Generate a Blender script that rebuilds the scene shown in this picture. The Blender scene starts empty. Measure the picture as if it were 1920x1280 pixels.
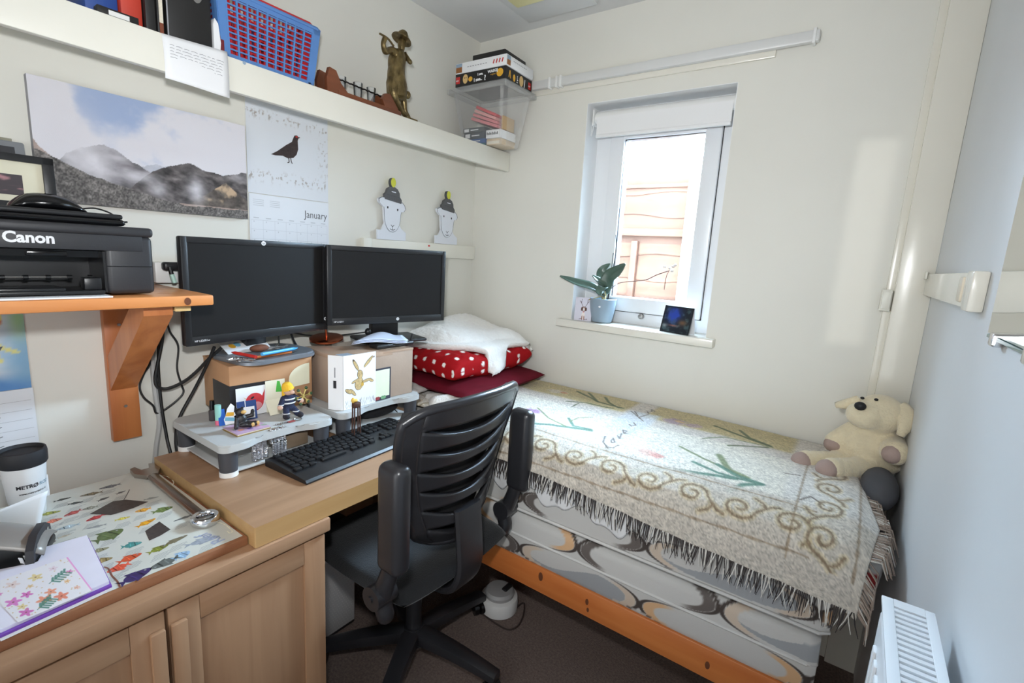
import bpy, bmesh, math, random
import numpy as np
from mathutils import Matrix, Vector, Euler
random.seed(7)
PI = math.pi
scene = bpy.context.scene
COL = scene.collection

# ------------------------------------------------------------------ camera
CAM = np.array([1.648, -1.95, 1.35])
YAW, PITCH, ROLL, FPX = -0.611117, 0.173888, 0.0572385, 915.805
def cam_basis():
    f = np.array([math.sin(YAW)*math.cos(PITCH), math.cos(YAW)*math.cos(PITCH), -math.sin(PITCH)])
    r = np.array([math.cos(YAW), -math.sin(YAW), 0.0]); u = np.cross(r, f)
    return np.array([r*math.cos(ROLL)+u*math.sin(ROLL), -r*math.sin(ROLL)+u*math.cos(ROLL), f])
RB = cam_basis()
cam = bpy.data.cameras.new('camera'); cam_o = bpy.data.objects.new('camera', cam); COL.objects.link(cam_o)
cam.sensor_width = 36.0; cam.lens = FPX/1920*36.0; cam.clip_start = 0.02; cam.clip_end = 100
m4 = Matrix.Identity(4)
for i in range(3):
    m4[i][0] = RB[0][i]; m4[i][1] = RB[1][i]; m4[i][2] = -RB[2][i]; m4[i][3] = CAM[i]
cam_o.matrix_world = m4
scene.camera = cam_o

# ------------------------------------------------------------------ light
W = bpy.data.worlds.new('daylight'); scene.world = W; W.use_nodes = True
wn = W.node_tree.nodes; wl = W.node_tree.links; bgn = wn['Background']
# hazy winter sky: a wide bright glow beyond the garden, dimmer over the roof behind the camera
wtc = wn.new('ShaderNodeTexCoord'); wdot = wn.new('ShaderNodeVectorMath'); wdot.operation = 'DOT_PRODUCT'
wdot.inputs[1].default_value = (0.0, 0.80, 0.60); wl.new(wtc.outputs['Generated'], wdot.inputs[0])
wmr = wn.new('ShaderNodeMapRange'); wmr.interpolation_type = 'SMOOTHSTEP'; wl.new(wdot.outputs['Value'], wmr.inputs['Value'])
for k_, v_ in (('From Min', 0.40), ('From Max', 0.95), ('To Min', 4.0), ('To Max', 155.0)): wmr.inputs[k_].default_value = v_
bgn.inputs[0].default_value = (0.56, 0.78, 1.0, 1); wl.new(wmr.outputs['Result'], bgn.inputs[1])
def add_light(name, kind, loc, power, color=(1, 1, 1), **kw):
    d = bpy.data.lights.new(name, kind); o = bpy.data.objects.new(name, d); COL.objects.link(o)
    o.location = loc; d.energy = power; d.color = color
    for k, v in kw.items(): setattr(d, k, v)
    return o
# the photographer's flash just above the lens
FLASH_W, FILL_W = 63.0, 15.0
flash = add_light('camera_flash', 'SPOT', (1.50, -1.88, 1.50), FLASH_W, (0.965, 0.985, 1.0), shadow_soft_size=0.035, spot_size=math.radians(142), spot_blend=1.0)
flash.rotation_euler = Vector((-0.64, 0.76, 0.08)).to_track_quat('-Z', 'Y').to_euler()
# soft fill light added behind the camera, no real source
rear_fill = add_light('rear_fill_light', 'AREA', (1.20, -2.95, 1.25), FILL_W, (0.97, 0.99, 1.0), shape='RECTANGLE', size=1.1, size_y=1.9)
rear_fill.rotation_euler = (math.radians(95), 0, 0)
# sky seen through the window: light portal
portal = add_light('window_portal', 'AREA', (0.895, 0.26, 1.54), 1, shape='RECTANGLE', size=0.62, size_y=0.95)
portal.rotation_euler = (math.radians(-90), 0, 0); portal.data.cycles.is_portal = True
# added lamp behind the rear wall, for the bright patch right of the window
add_light('patch_lamp', 'POINT', (1.25, -5.0, 1.75), 120, (1.0, 0.97, 0.9), shadow_soft_size=0.012)
sun = add_light('sun', 'SUN', (0, -3, 6), 14.0, (1.0, 0.95, 0.86), angle=0.01)
sun.rotation_euler = Vector((0.06, 0.62, -0.78)).to_track_quat('-Z', 'Y').to_euler()
vs = scene.view_settings
vs.view_transform = 'Standard'; vs.look = 'None'; vs.gamma = 1.0; vs.use_curve_mapping = False
vs.exposure = 0.0
scene.cycles.use_denoising = True
scene.cycles.max_bounces = 8; scene.cycles.transparent_max_bounces = 12
scene.cycles.caustics_reflective = False; scene.cycles.caustics_refractive = False
scene.cycles.sample_clamp_indirect = 8.0

# ------------------------------------------------------------------ helpers
def at(px, py, ax, val):
    """point of the view ray of photo pixel (px,py) on the plane ax = val"""
    d = RB.T @ np.array([(px-960)/FPX, -(py-640)/FPX, 1.0]); i = 'xyz'.index(ax)
    return Vector(CAM + d*(val-CAM[i])/d[i])
def lin(c):
    c = np.asarray(c, float)/255.0
    return np.where(c <= 0.04045, c/12.92, ((c+0.055)/1.055)**2.4)
def _hash(ix, iy, s):
    h = np.sin(ix*127.1 + iy*311.7 + s*74.7)*43758.5453
    return h - np.floor(h)
def vnoise(x, y, s=0):
    x = np.asarray(x, float); y = np.asarray(y, float)
    ix, iy = np.floor(x), np.floor(y); fx, fy = x-ix, y-iy
    fx = fx*fx*(3-2*fx); fy = fy*fy*(3-2*fy)
    return (_hash(ix, iy, s)*(1-fx)+_hash(ix+1, iy, s)*fx)*(1-fy) + (_hash(ix, iy+1, s)*(1-fx)+_hash(ix+1, iy+1, s)*fx)*fy
def fbm(x, y, s=0, o=4):
    t = 0; a = 0.5; n = 0
    for i in range(o):
        t = t + a*vnoise(x*2**i, y*2**i, s+i*7); n += a; a *= 0.5
    return t/n
def sstep(a, b, x):
    t = np.clip((x-a)/(b-a), 0, 1); return t*t*(3-2*t)
def mix(c0, c1, f):
    return c0*(1-f[..., None]) + np.asarray(c1, float)*f[..., None]
def seg_d(u, v, pts):
    d = np.full(np.shape(u), 1e9)
    for (ax, ay), (bx, by) in zip(pts[:-1], pts[1:]):
        dx, dy = bx-ax, by-ay; L = dx*dx+dy*dy+1e-12
        t = np.clip(((u-ax)*dx+(v-ay)*dy)/L, 0, 1)
        d = np.minimum(d, np.hypot(u-ax-t*dx, v-ay-t*dy))
    return d

MATS = {}
def mat(name, rgb, rough=0.5, metal=0.0, var=0.06, vscale=8.0, bump=0.0, bscale=60.0, coat=0.0, sheen=0.0, spec=0.5, emit=None, stretch=None):
    if name in MATS: return MATS[name]
    m = bpy.data.materials.new(name); m.use_nodes = True; nt = m.node_tree; b = nt.nodes['Principled BSDF']
    c = lin(rgb); L = nt.links
    b.inputs['Roughness'].default_value = rough; b.inputs['Metallic'].default_value = metal
    b.inputs['Specular IOR Level'].default_value = spec
    b.inputs['Coat Weight'].default_value = coat; b.inputs['Sheen Weight'].default_value = sheen
    tc = nt.nodes.new('ShaderNodeTexCoord'); mp = nt.nodes.new('ShaderNodeMapping')
    L.new(tc.outputs['Object'], mp.inputs['Vector'])
    if stretch: mp.inputs['Scale'].default_value = stretch
    nz = nt.nodes.new('ShaderNodeTexNoise'); nz.inputs['Scale'].default_value = vscale; nz.inputs['Detail'].default_value = 4
    L.new(mp.outputs[0], nz.inputs['Vector'])
    rp = nt.nodes.new('ShaderNodeValToRGB'); rp.color_ramp.elements[0].position = 0.3; rp.color_ramp.elements[1].position = 0.7
    rp.color_ramp.elements[0].color = (*np.clip(c*(1-var), 0, 1), 1); rp.color_ramp.elements[1].color = (*np.clip(c*(1+var), 0, 1), 1)
    L.new(nz.outputs['Fac'], rp.inputs[0]); L.new(rp.outputs[0], b.inputs['Base Color'])
    if bump:
        n2 = nt.nodes.new('ShaderNodeTexNoise'); n2.inputs['Scale'].default_value = bscale; n2.inputs['Detail'].default_value = 3
        L.new(mp.outputs[0], n2.inputs['Vector'])
        bp = nt.nodes.new('ShaderNodeBump'); bp.inputs['Strength'].default_value = bump; bp.inputs['Distance'].default_value = 0.004
        L.new(n2.outputs['Fac'], bp.inputs['Height']); L.new(bp.outputs[0], b.inputs['Normal'])
    if emit: b.inputs['Emission Color'].default_value = (*c, 1); b.inputs['Emission Strength'].default_value = emit
    MATS[name] = m; return m
def wood(name, c1, c2, axis='y', scale=6.0, rough=0.45, ring=14.0, coat=0.0):
    if name in MATS: return MATS[name]
    m = bpy.data.materials.new(name); m.use_nodes = True; nt = m.node_tree; b = nt.nodes['Principled BSDF']; L = nt.links
    b.inputs['Roughness'].default_value = rough; b.inputs['Coat Weight'].default_value = coat; b.inputs['Coat Roughness'].default_value = 0.15
    tc = nt.nodes.new('ShaderNodeTexCoord'); mp = nt.nodes.new('ShaderNodeMapping')
    s = [scale*ring]*3; s['xyz'.index(axis)] = scale*0.8; mp.inputs['Scale'].default_value = s
    L.new(tc.outputs['Object'], mp.inputs['Vector'])
    n1 = nt.nodes.new('ShaderNodeTexNoise'); n1.inputs['Scale'].default_value = 0.35; n1.inputs['Detail'].default_value = 6; n1.inputs['Distortion'].default_value = 0.6
    L.new(mp.outputs[0], n1.inputs['Vector'])
    rp = nt.nodes.new('ShaderNodeValToRGB'); rp.color_ramp.elements[0].position = 0.35; rp.color_ramp.elements[1].position = 0.68
    rp.color_ramp.elements[0].color = (*lin(c1), 1); rp.color_ramp.elements[1].color = (*lin(c2), 1)
    L.new(n1.outputs['Fac'], rp.inputs[0]); L.new(rp.outputs[0], b.inputs['Base Color'])
    MATS[name] = m; return m
def paintmat(name, rough=0.6, bump=0.0, bscale=300.0, spec=0.35, sheen=0.0):
    if name in MATS: return MATS[name]
    m = bpy.data.materials.new(name); m.use_nodes = True; nt = m.node_tree; b = nt.nodes['Principled BSDF']; L = nt.links
    b.inputs['Roughness'].default_value = rough; b.inputs['Specular IOR Level'].default_value = spec; b.inputs['Sheen Weight'].default_value = sheen
    a = nt.nodes.new('ShaderNodeAttribute'); a.attribute_name = 'print'
    L.new(a.outputs['Color'], b.inputs['Base Color'])
    if bump:
        tc = nt.nodes.new('ShaderNodeTexCoord'); n2 = nt.nodes.new('ShaderNodeTexNoise'); n2.inputs['Scale'].default_value = bscale
        L.new(tc.outputs['Object'], n2.inputs['Vector'])
        bp = nt.nodes.new('ShaderNodeBump'); bp.inputs['Strength'].default_value = bump; bp.inputs['Distance'].default_value = 0.003
        L.new(n2.outputs['Fac'], bp.inputs['Height']); L.new(bp.outputs[0], b.inputs['Normal'])
    MATS[name] = m; return m
def clear(name, rgb=(255, 255, 255), alpha=0.1, rough=0.05, spec_mix=0.12):
    """see-through plastic or glass: transparent with a share of glossy and of milky diffuse"""
    if name in MATS: return MATS[name]
    m = bpy.data.materials.new(name); m.use_nodes = True; nt = m.node_tree; L = nt.links
    for n in list(nt.nodes): nt.nodes.remove(n)
    out = nt.nodes.new('ShaderNodeOutputMaterial'); tr = nt.nodes.new('ShaderNodeBsdfTransparent'); gl = nt.nodes.new('ShaderNodeBsdfGlossy'); df = nt.nodes.new('ShaderNodeBsdfDiffuse')
    gl.inputs['Roughness'].default_value = rough; df.inputs['Color'].default_value = (*lin(rgb), 1)
    m1 = nt.nodes.new('ShaderNodeMixShader'); m2 = nt.nodes.new('ShaderNodeMixShader'); m1.inputs[0].default_value = alpha
    L.new(tr.outputs[0], m1.inputs[1]); L.new(df.outputs[0], m1.inputs[2])
    fr = nt.nodes.new('ShaderNodeFresnel'); fr.inputs['IOR'].default_value = 1.45
    mu = nt.nodes.new('ShaderNodeMath'); mu.operation = 'MULTIPLY'; mu.inputs[1].default_value = spec_mix*8
    L.new(fr.outputs[0], mu.inputs[0]); mu.use_clamp = True; L.new(mu.outputs[0], m2.inputs[0])
    L.new(m1.outputs[0], m2.inputs[1]); L.new(gl.outputs[0], m2.inputs[2]); L.new(m2.outputs[0], out.inputs[0])
    MATS[name] = m; return m

def frame(P0, U, V):
    """matrix with local x along U, local y along V, local z along U x V"""
    U = Vector(U).normalized(); V = Vector(V).normalized(); N = U.cross(V).normalized(); V = N.cross(U)
    M = Matrix.Identity(4)
    for i in range(3): M[i][0] = U[i]; M[i][1] = V[i]; M[i][2] = N[i]; M[i][3] = P0[i]
    return M
def TR(x, y, z, rz=0, ry=0, rx=0): return Matrix.Translation((x, y, z)) @ Euler((rx, ry, rz)).to_matrix().to_4x4()
def spline(pts, n=6):
    pts = [Vector(p) for p in pts]; out = []
    P = [pts[0]*2-pts[1]] + pts + [pts[-1]*2-pts[-2]]
    for i in range(1, len(P)-2):
        p0, p1, p2, p3 = P[i-1:i+3]
        for k in range(n):
            t = k/n
            out.append(0.5*((2*p1)+(p2-p0)*t+(2*p0-5*p1+4*p2-p3)*t*t+(3*p1-p0-3*p2+p3)*t**3))
    out.append(pts[-1]); return out

class MB:
    def __init__(s): s.bm = bmesh.new()
    def _mark(s, faces, mi):
        for f in faces: f.material_index = mi
    def box(s, x0, x1, y0, y1, z0, z1, mi=0, bev=0.0, M=None, seg=2):
        r = bmesh.ops.create_cube(s.bm, size=1.0); vs_ = r['verts']
        T_ = Matrix.Translation(((x0+x1)/2, (y0+y1)/2, (z0+z1)/2)) @ Matrix.Diagonal((abs(x1-x0), abs(y1-y0), abs(z1-z0), 1))
        if M is not None: T_ = M @ T_
        bmesh.ops.transform(s.bm, matrix=T_, verts=vs_)
        fs = list({f for v in vs_ for f in v.link_faces}); s._mark(fs, mi)
        if bev:
            es = list({e for v in vs_ for e in v.link_edges})
            r2 = bmesh.ops.bevel(s.bm, geom=es, offset=bev, segments=seg, affect='EDGES', profile=0.5)
            s._mark(r2['faces'], mi)
        return s
    def cyl(s, p0, p1, r0, r1=None, n=20, mi=0, cap=True):
        p0, p1 = Vector(p0), Vector(p1); r1 = r0 if r1 is None else r1; d = p1-p0
        r = bmesh.ops.create_cone(s.bm, cap_ends=cap, segments=n, radius1=r0, radius2=r1, depth=d.length)
        M = Matrix.Translation((p0+p1)/2) @ d.to_track_quat('Z', 'Y').to_matrix().to_4x4()
        bmesh.ops.transform(s.bm, matrix=M, verts=r['verts']); s._mark({f for v in r['verts'] for f in v.link_faces}, mi); return s
    def tube(s, pts, r, n=8, mi=0, smooth=0, closed=False):
        pts = spline(pts, smooth) if smooth else [Vector(p) for p in pts]
        N = len(pts); rs = r if isinstance(r, (list, tuple)) else [r]*N
        if len(rs) != N: rs = list(np.interp(np.linspace(0, 1, N), np.linspace(0, 1, len(rs)), rs))
        rings = []; up = None
        for i, p in enumerate(pts):
            a = pts[(i-1) % N] if (closed or i > 0) else p; b = pts[(i+1) % N] if (closed or i < N-1) else p
            t = (b-a).normalized()
            if up is None: up = t.orthogonal().normalized()
            up = (up - t*up.dot(t)).normalized(); sd = t.cross(up)
            rings.append([s.bm.verts.new(p+(up*math.cos(2*PI*k/n)+sd*math.sin(2*PI*k/n))*rs[i]) for k in range(n)])
        fs = []
        for i in range(N if closed else N-1):
            A, B = rings[i], rings[(i+1) % N]
            for k in range(n): fs.append(s.bm.faces.new((A[k], A[(k+1) % n], B[(k+1) % n], B[k])))
        if not closed: fs.append(s.bm.faces.new(rings[0][::-1])); fs.append(s.bm.faces.new(rings[-1]))
        s._mark(fs, mi); return s
    def lathe(s, prof, M, n=32, mi=0, cap=True):
        rings = []
        for (r, z) in prof: rings.append([s.bm.verts.new(M @ Vector((r*math.cos(2*PI*k/n), r*math.sin(2*PI*k/n), z))) for k in range(n)])
        fs = []
        for A, B in zip(rings[:-1], rings[1:]):
            for k in range(n): fs.append(s.bm.faces.new((A[k], A[(k+1) % n], B[(k+1) % n], B[k])))
        if cap: fs.append(s.bm.faces.new(rings[0][::-1])); fs.append(s.bm.faces.new(rings[-1]))
        s._mark(fs, mi); return s
    def prism(s, poly, h, M, mi=0, mside=None):
        a = [s.bm.verts.new(M @ Vector((x, y, 0))) for x, y in poly]; b = [s.bm.verts.new(M @ Vector((x, y, h))) for x, y in poly]
        fs = [s.bm.faces.new(a[::-1]), s.bm.faces.new(b)]; n = len(poly)
        sd = [s.bm.faces.new((a[i], a[(i+1) % n], b[(i+1) % n], b[i])) for i in range(n)]
        s._mark(fs, mi); s._mark(sd, mi if mside is None else mside); return s
    def poly(s, poly, M, off=0.0004, mi=0):
        f = s.bm.faces.new([s.bm.verts.new(M @ Vector((x, y, off))) for x, y in poly]); f.material_index = mi; return s
    def disc(s, cx, cy, rx, ry, M, off=0.0004, mi=0, n=20, rot=0.0):
        c_, s_ = math.cos(rot), math.sin(rot)
        return s.poly([(cx+rx*math.cos(2*PI*k/n)*c_-ry*math.sin(2*PI*k/n)*s_, cy+rx*math.cos(2*PI*k/n)*s_+ry*math.sin(2*PI*k/n)*c_) for k in range(n)], M, off, mi)
    def line(s, pts, w, M, off=0.0005, mi=0):
        for (ax, ay), (bx, by) in zip(pts[:-1], pts[1:]):
            d = math.hypot(bx-ax, by-ay) or 1e-6; nx, ny = -(by-ay)/d*w/2, (bx-ax)/d*w/2
            s.poly([(ax+nx, ay+ny), (ax-nx, ay-ny), (bx-nx, by-ny), (bx+nx, by+ny)], M, off, mi)
        return s
    def ell(s, c, r, mi=0, M=None, seg=20):
        q = bmesh.ops.create_uvsphere(s.bm, u_segments=seg, v_segments=max(8, seg//2), radius=1.0)
        T_ = Matrix.Translation(c) @ (M if M is not None else Matrix.Identity(4)) @ Matrix.Diagonal((*r, 1))
        bmesh.ops.transform(s.bm, matrix=T_, verts=q['verts']); s._mark({f for v in q['verts'] for f in v.link_faces}, mi); return s
    def grid(s, P, mi=0, cu=False, cv=False):
        nu, nv = P.shape[:2]; V_ = [[s.bm.verts.new(P[i, j]) for j in range(nv)] for i in range(nu)]; fs = []
        for i in range(nu if cu else nu-1):
            for j in range(nv if cv else nv-1):
                fs.append(s.bm.faces.new((V_[i][j], V_[(i+1) % nu][j], V_[(i+1) % nu][(j+1) % nv], V_[i][(j+1) % nv])))
        s._mark(fs, mi); return s
    def text(s, body, size, M, off=0.0006, mi=0, align='LEFT', bold=0.0, shear=0.0, sx=1.0, ext=0.0):
        c = bpy.data.curves.new('lettering', 'FONT'); c.body = body; c.size = size; c.align_x = align; c.offset = bold; c.shear = shear; c.resolution_u = 3; c.extrude = ext
        o = bpy.data.objects.new('lettering', c); COL.objects.link(o)
        me = bpy.data.meshes.new_from_object(o); me.transform(M @ Matrix.Translation((0, 0, off)) @ Matrix.Diagonal((sx, 1, 1, 1)))
        n0 = len(s.bm.faces); s.bm.from_mesh(me); s.bm.faces.ensure_lookup_table()
        s._mark(s.bm.faces[n0:], mi); bpy.data.objects.remove(o); bpy.data.curves.remove(c); bpy.data.meshes.remove(me); return s
    def mesh(s, name, mats, angle=38):
        bmesh.ops.recalc_face_normals(s.bm, faces=s.bm.faces[:]) if getattr(s, 'recalc', True) else None
        me = bpy.data.meshes.new(name); s.bm.to_mesh(me); s.bm.free()
        for m in (mats if isinstance(mats, (list, tuple)) else [mats]): me.materials.append(m)
        me.polygons.foreach_set('use_smooth', [True]*len(me.polygons)); me.set_sharp_from_angle(angle=math.radians(angle))
        return me
WM = {}
def tag(o, label=None, cat=None, group=None, kind=None):
    if label: o['label'] = label
    if cat: o['category'] = cat
    if group: o['group'] = group
    if kind: o['kind'] = kind
    return o
def thing(name, label, cat, loc=(0, 0, 0), rz=0.0, group=None):
    o = bpy.data.objects.new(name, None); COL.objects.link(o); o.empty_display_size = 0.05
    o.location = loc; o.rotation_euler = (0, 0, rz); WM[o.name] = TR(*loc, rz)
    return tag(o, label, cat, group)
def part(name, mb, mats, parent, world=True, label=None, kind=None, angle=38):
    me = mb.mesh(name, mats, angle) if isinstance(mb, MB) else mb
    o = bpy.data.objects.new(name, me); COL.objects.link(o); o.parent = parent
    if world: me.transform(WM[parent.name].inverted()); WM[o.name] = WM[parent.name]
    else: WM[o.name] = WM[parent.name]
    return tag(o, label, None, None, kind)
def solo(name, mb, mats, label=None, cat=None, group=None, kind=None, angle=38):
    me = mb.mesh(name, mats, angle) if isinstance(mb, MB) else mb
    co = np.array([v.co for v in me.vertices]); lo, hi = co.min(0), co.max(0)
    c = Vector(((lo[0]+hi[0])/2, (lo[1]+hi[1])/2, lo[2])); me.transform(Matrix.Translation(-c))
    o = bpy.data.objects.new(name, me); COL.objects.link(o); o.location = c; WM[o.name] = Matrix.Translation(c)
    return tag(o, label, cat, group, kind)
def struct(name, mb, mats): return solo(name, mb, mats, kind='structure')
def painted(name, P, C, material, edge=None, thick=0.0, back=None):
    """mesh of the grid P (nu,nv,3) printed with the colours C; with thick it gets a solid body behind it"""
    nu, nv = P.shape[:2]; V_ = [tuple(p) for p in P.reshape(-1, 3)]; F = []
    for i in range(nu-1):
        for j in range(nv-1): F.append((i*nv+j, (i+1)*nv+j, (i+1)*nv+j+1, i*nv+j+1))
    Cc = lin(np.clip(C, 0, 255)).reshape(-1, 3); cols = [Cc]
    if thick:
        N = np.cross(P[-1, 0]-P[0, 0], P[0, -1]-P[0, 0]); N = N/np.linalg.norm(N)
        rim = [(i, 0) for i in range(nu)] + [(nu-1, j) for j in range(1, nv)] + [(i, nv-1) for i in range(nu-2, -1, -1)] + [(0, j) for j in range(nv-2, 0, -1)]
        b0 = len(V_); e = lin(np.array(edge if edge is not None else (235, 235, 230), float))
        for (i, j) in rim: V_.append(tuple(P[i, j]))
        for (i, j) in rim: V_.append(tuple(P[i, j]-N*thick))
        n = len(rim); cols.append(np.tile(e, (2*n, 1)))
        for k in range(n): F.append((b0+k, b0+n+k, b0+n+(k+1) % n, b0+(k+1) % n))
        F.append(tuple(b0+n+k for k in range(n-1, -1, -1)))
    me = bpy.data.meshes.new(name); me.from_pydata(V_, [], F); me.materials.append(material)
    at_ = me.color_attributes.new('print', 'FLOAT_COLOR', 'POINT'); cc = np.concatenate(cols); cc = np.hstack([cc, np.ones((len(cc), 1))])
    at_.data.foreach_set('color', cc.astype(np.float32).ravel())
    me.polygons.foreach_set('use_smooth', [True]*len(me.polygons)); me.set_sharp_from_angle(angle=math.radians(40)); me.update()
    return me
def panel(P0, U, V, w, h, nu, nv):
    """grid of points over a flat rectangle and its (u,v) in 0..1"""
    u, v = np.meshgrid(np.linspace(0, 1, nu), np.linspace(0, 1, nv), indexing='ij')
    U = np.array(Vector(U).normalized()); V = np.array(Vector(V).normalized())
    return np.array(P0) + u[..., None]*w*U + v[..., None]*h*V, u, v
def solidify(o, t, off=-1.0):
    m = o.modifiers.new('thickness', 'SOLIDIFY'); m.thickness = t; m.offset = off; return o
def subsurf(o, n=1):
    m = o.modifiers.new('smooth', 'SUBSURF'); m.levels = n; m.render_levels = n; return o
def copy_thing(src, loc, rz, label, group=None):
    """a copy of a thing with copies of its parts and their parts"""
    r = src.copy(); COL.objects.link(r); r.location = loc; r.rotation_euler = (0, 0, rz); r['label'] = label
    if group: r['group'] = group
    def rec(a, b):
        for ch in list(a.children):
            c = ch.copy(); COL.objects.link(c); c.parent = b; rec(ch, c)
    rec(src, r); WM[r.name] = TR(*loc, rz); return r
# ------------------------------------------------------------------ shared materials
M_wall = mat('cream_paint', (224, 222, 213), 0.55, var=0.025, vscale=2.5, bump=0.06, bscale=40)
M_wallr = mat('white_paint', (219, 221, 223), 0.5, var=0.02, vscale=2.5, bump=0.05, bscale=40)
M_ceil = mat('ceiling_paint', (214, 214, 213), 0.8, var=0.02, vscale=3, bump=0.08, bscale=60)
M_carpet = mat('carpet', (122, 107, 100), 0.95, var=0.25, vscale=140, bump=0.6, bscale=260, spec=0.1)
M_gloss = mat('gloss_white_paint', (228, 224, 212), 0.22, var=0.02, vscale=4, coat=0.3)
M_cream = mat('cream_gloss', (230, 228, 217), 0.4, var=0.02, vscale=5)
M_upvc = mat('white_plastic_frame', (238, 240, 242), 0.3, var=0.01)
M_white = mat('white_plastic', (232, 232, 230), 0.4, var=0.02)
M_black = mat('black_plastic', (28, 28, 30), 0.4, var=0.1, bump=0.05, bscale=300)
M_blackg = mat('glossy_black', (14, 14, 16), 0.15, var=0.1)
M_dark = mat('charcoal_plastic', (50, 50, 54), 0.5, var=0.08, bump=0.04, bscale=400)
M_rub = mat('black_cable', (20, 20, 21), 0.5, var=0.1)
M_chrome = mat('chrome', (215, 217, 220), 0.12, 1.0, var=0.03)
M_steel = mat('brushed_steel', (170, 168, 165), 0.35, 1.0, var=0.08, vscale=20)
M_paper = mat('white_paper', (235, 236, 238), 0.7, var=0.015)
M_ink = mat('black_ink', (30, 30, 34), 0.7, var=0.05)
M_grey_ink = mat('grey_ink', (150, 150, 155), 0.7, var=0.05)
M_pine = wood('pine', (196, 118, 62), (222, 150, 90), 'y', 5.0, 0.38, 10, coat=0.3)
M_pinez = wood('pine_upright', (172, 98, 50), (200, 126, 72), 'z', 5.0, 0.42, 10, coat=0.2)
M_pinex = wood('pine_rail', (190, 104, 48), (214, 132, 70), 'x', 4.0, 0.42, 10, coat=0.2)
M_knot = mat('pine_knot', (104, 58, 34), 0.5, var=0.2, vscale=60)
M_deskw = wood('oak_veneer', (152, 117, 88), (168, 132, 102), 'y', 6.0, 0.4, 14)
M_deske = wood('oak_edging', (178, 140, 92), (188, 152, 104), 'y', 6.0, 0.45, 14)
M_cabw = wood('oak_cabinet', (158, 120, 90), (172, 134, 102), 'z', 6.0, 0.5, 14)
M_cabh = wood('oak_cabinet_rail', (158, 120, 90), (172, 134, 102), 'y', 6.0, 0.5, 14)
P_print = paintmat('printed_paper', 0.55)
P_canvas = paintmat('printed_canvas', 0.6, bump=0.15, bscale=900)
P_cloth = paintmat('woven_cloth', 0.9, bump=0.5, bscale=420, spec=0.1, sheen=0.2)
P_tick = paintmat('mattress_ticking', 0.75, bump=0.2, bscale=500, spec=0.2)

# ------------------------------------------------------------------ room shell
HC = 2.34; RX = 1.82; Y0 = -3.0
b = MB(); b.box(-0.1, 1.95, Y0-0.3, 0.3, -0.1, 0.0); struct('floor', b, M_carpet)
b = MB(); b.box(-0.12, 0.0, Y0-0.1, 0.3, 0, HC); struct('wall_left', b, M_wall)
b = MB(); b.box(RX, RX+0.12, Y0-0.1, 0.3, 0, HC); struct('wall_right', b, M_wallr)
WX0, WX1, WZ0, WZ1 = 0.600, 1.190, 1.080, 1.996
b = MB()
b.box(-0.12, WX0, 0, 0.25, 0, 2.62); b.box(WX1, RX+0.12, 0, 0.25, 0, 2.62); b.box(WX0, WX1, 0, 0.25, 0, WZ0); b.box(WX0, WX1, 0, 0.25, WZ1, 2.62)
struct('wall_back', b, M_wall)
b = MB(); b.box(-0.12, RX+0.12, Y0-0.1, 0.25, HC, HC+0.1); struct('ceiling', b, M_ceil)
b = MB()  # rear wall; its slit is added to shape the light patch on the window wall
sl = [at(px, py, 'y', 0) for px, py in ((1566, 520), (1640, 520))]; sz = [at(1640, 262, 'y', 0).z, at(1560, 642, 'y', 0).z]
sf = lambda q: (1.25+(q.x-1.25)*0.4); sx0, sx1 = sf(sl[0]), sf(sl[1]); sz1, sz0 = 1.75+(sz[0]-1.75)*0.4, 1.75+(sz[1]-1.75)*0.4
for q in ((-0.12, sx0, 0, HC), (sx1, RX+0.12, 0, HC), (sx0, sx1, 0, sz0), (sx0, sx1, sz1, HC)): b.box(q[0], q[1], Y0-0.02, Y0, q[2], q[3])
struct('wall_rear', b, M_wall)
# boxed-in pipe in the right corner
b = MB(); b.box(1.732, RX, -0.036, 0, 0, HC, bev=0.003); b.box(1.712, 1.734, -0.014, 0, 0, HC, bev=0.002)
struct('trim_1', b, M_gloss)
t = thing('junction_box', 'small cream cable box on the boxed pipe right of the window', 'junction box', (1.713, -0.03, 1.27))
b = MB(); b.box(1.700, 1.729, -0.044, -0.004, 1.245, 1.312, bev=0.004); part('housing', b, M_cream, t)
b = MB(); b.box(1.704, 1.727, -0.050, -0.043, 1.252, 1.306, bev=0.002); part('cover', b, M_cream, t)

# window
b = MB(); e = 0.002
for q in ((WX0, WX0+e, WZ0, WZ1), (WX1-e, WX1, WZ0, WZ1), (WX0, WX1, WZ1-e, WZ1)): b.box(q[0], q[1], 0.001, 0.116, q[2], q[3])
struct('trim_2', b, mat('white_reveal_paint', (240, 241, 241), 0.5, var=0.01))
wroot = thing('window_1', None, None, (0.895, 0.12, WZ0)); wroot['kind'] = 'structure'
def ring(b, x0, x1, z0, z1, w, y0, y1, mi=0, bev=0.004):
    b.box(x0, x0+w, y0, y1, z0, z1, mi, bev); b.box(x1-w, x1, y0, y1, z0, z1, mi, bev)
    b.box(x0+w*0.9, x1-w*0.9, y0, y1, z0, z0+w, mi, bev); b.box(x0+w*0.9, x1-w*0.9, y0, y1, z1-w, z1, mi, bev)
b = MB(); ring(b, WX0, WX1, WZ0, WZ1, 0.07, 0.115, 0.19); part('window_frame', b, M_upvc, wroot)
b = MB(); ring(b, WX0+0.075, WX1-0.058, WZ0+0.055, WZ1-0.07, 0.062, 0.098, 0.165)
part('sash', b, M_upvc, wroot)
b = MB(); ring(b, WX0+0.0715, WX1-0.055, WZ0+0.0515, WZ1-0.066, 0.004, 0.112, 0.118, bev=0); ring(b, WX0+0.136, WX1-0.119, WZ0+0.116, WZ1-0.131, 0.003, 0.110, 0.118, bev=0)
part('gasket', b, M_rub, wroot, label='black rubber gasket')
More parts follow.
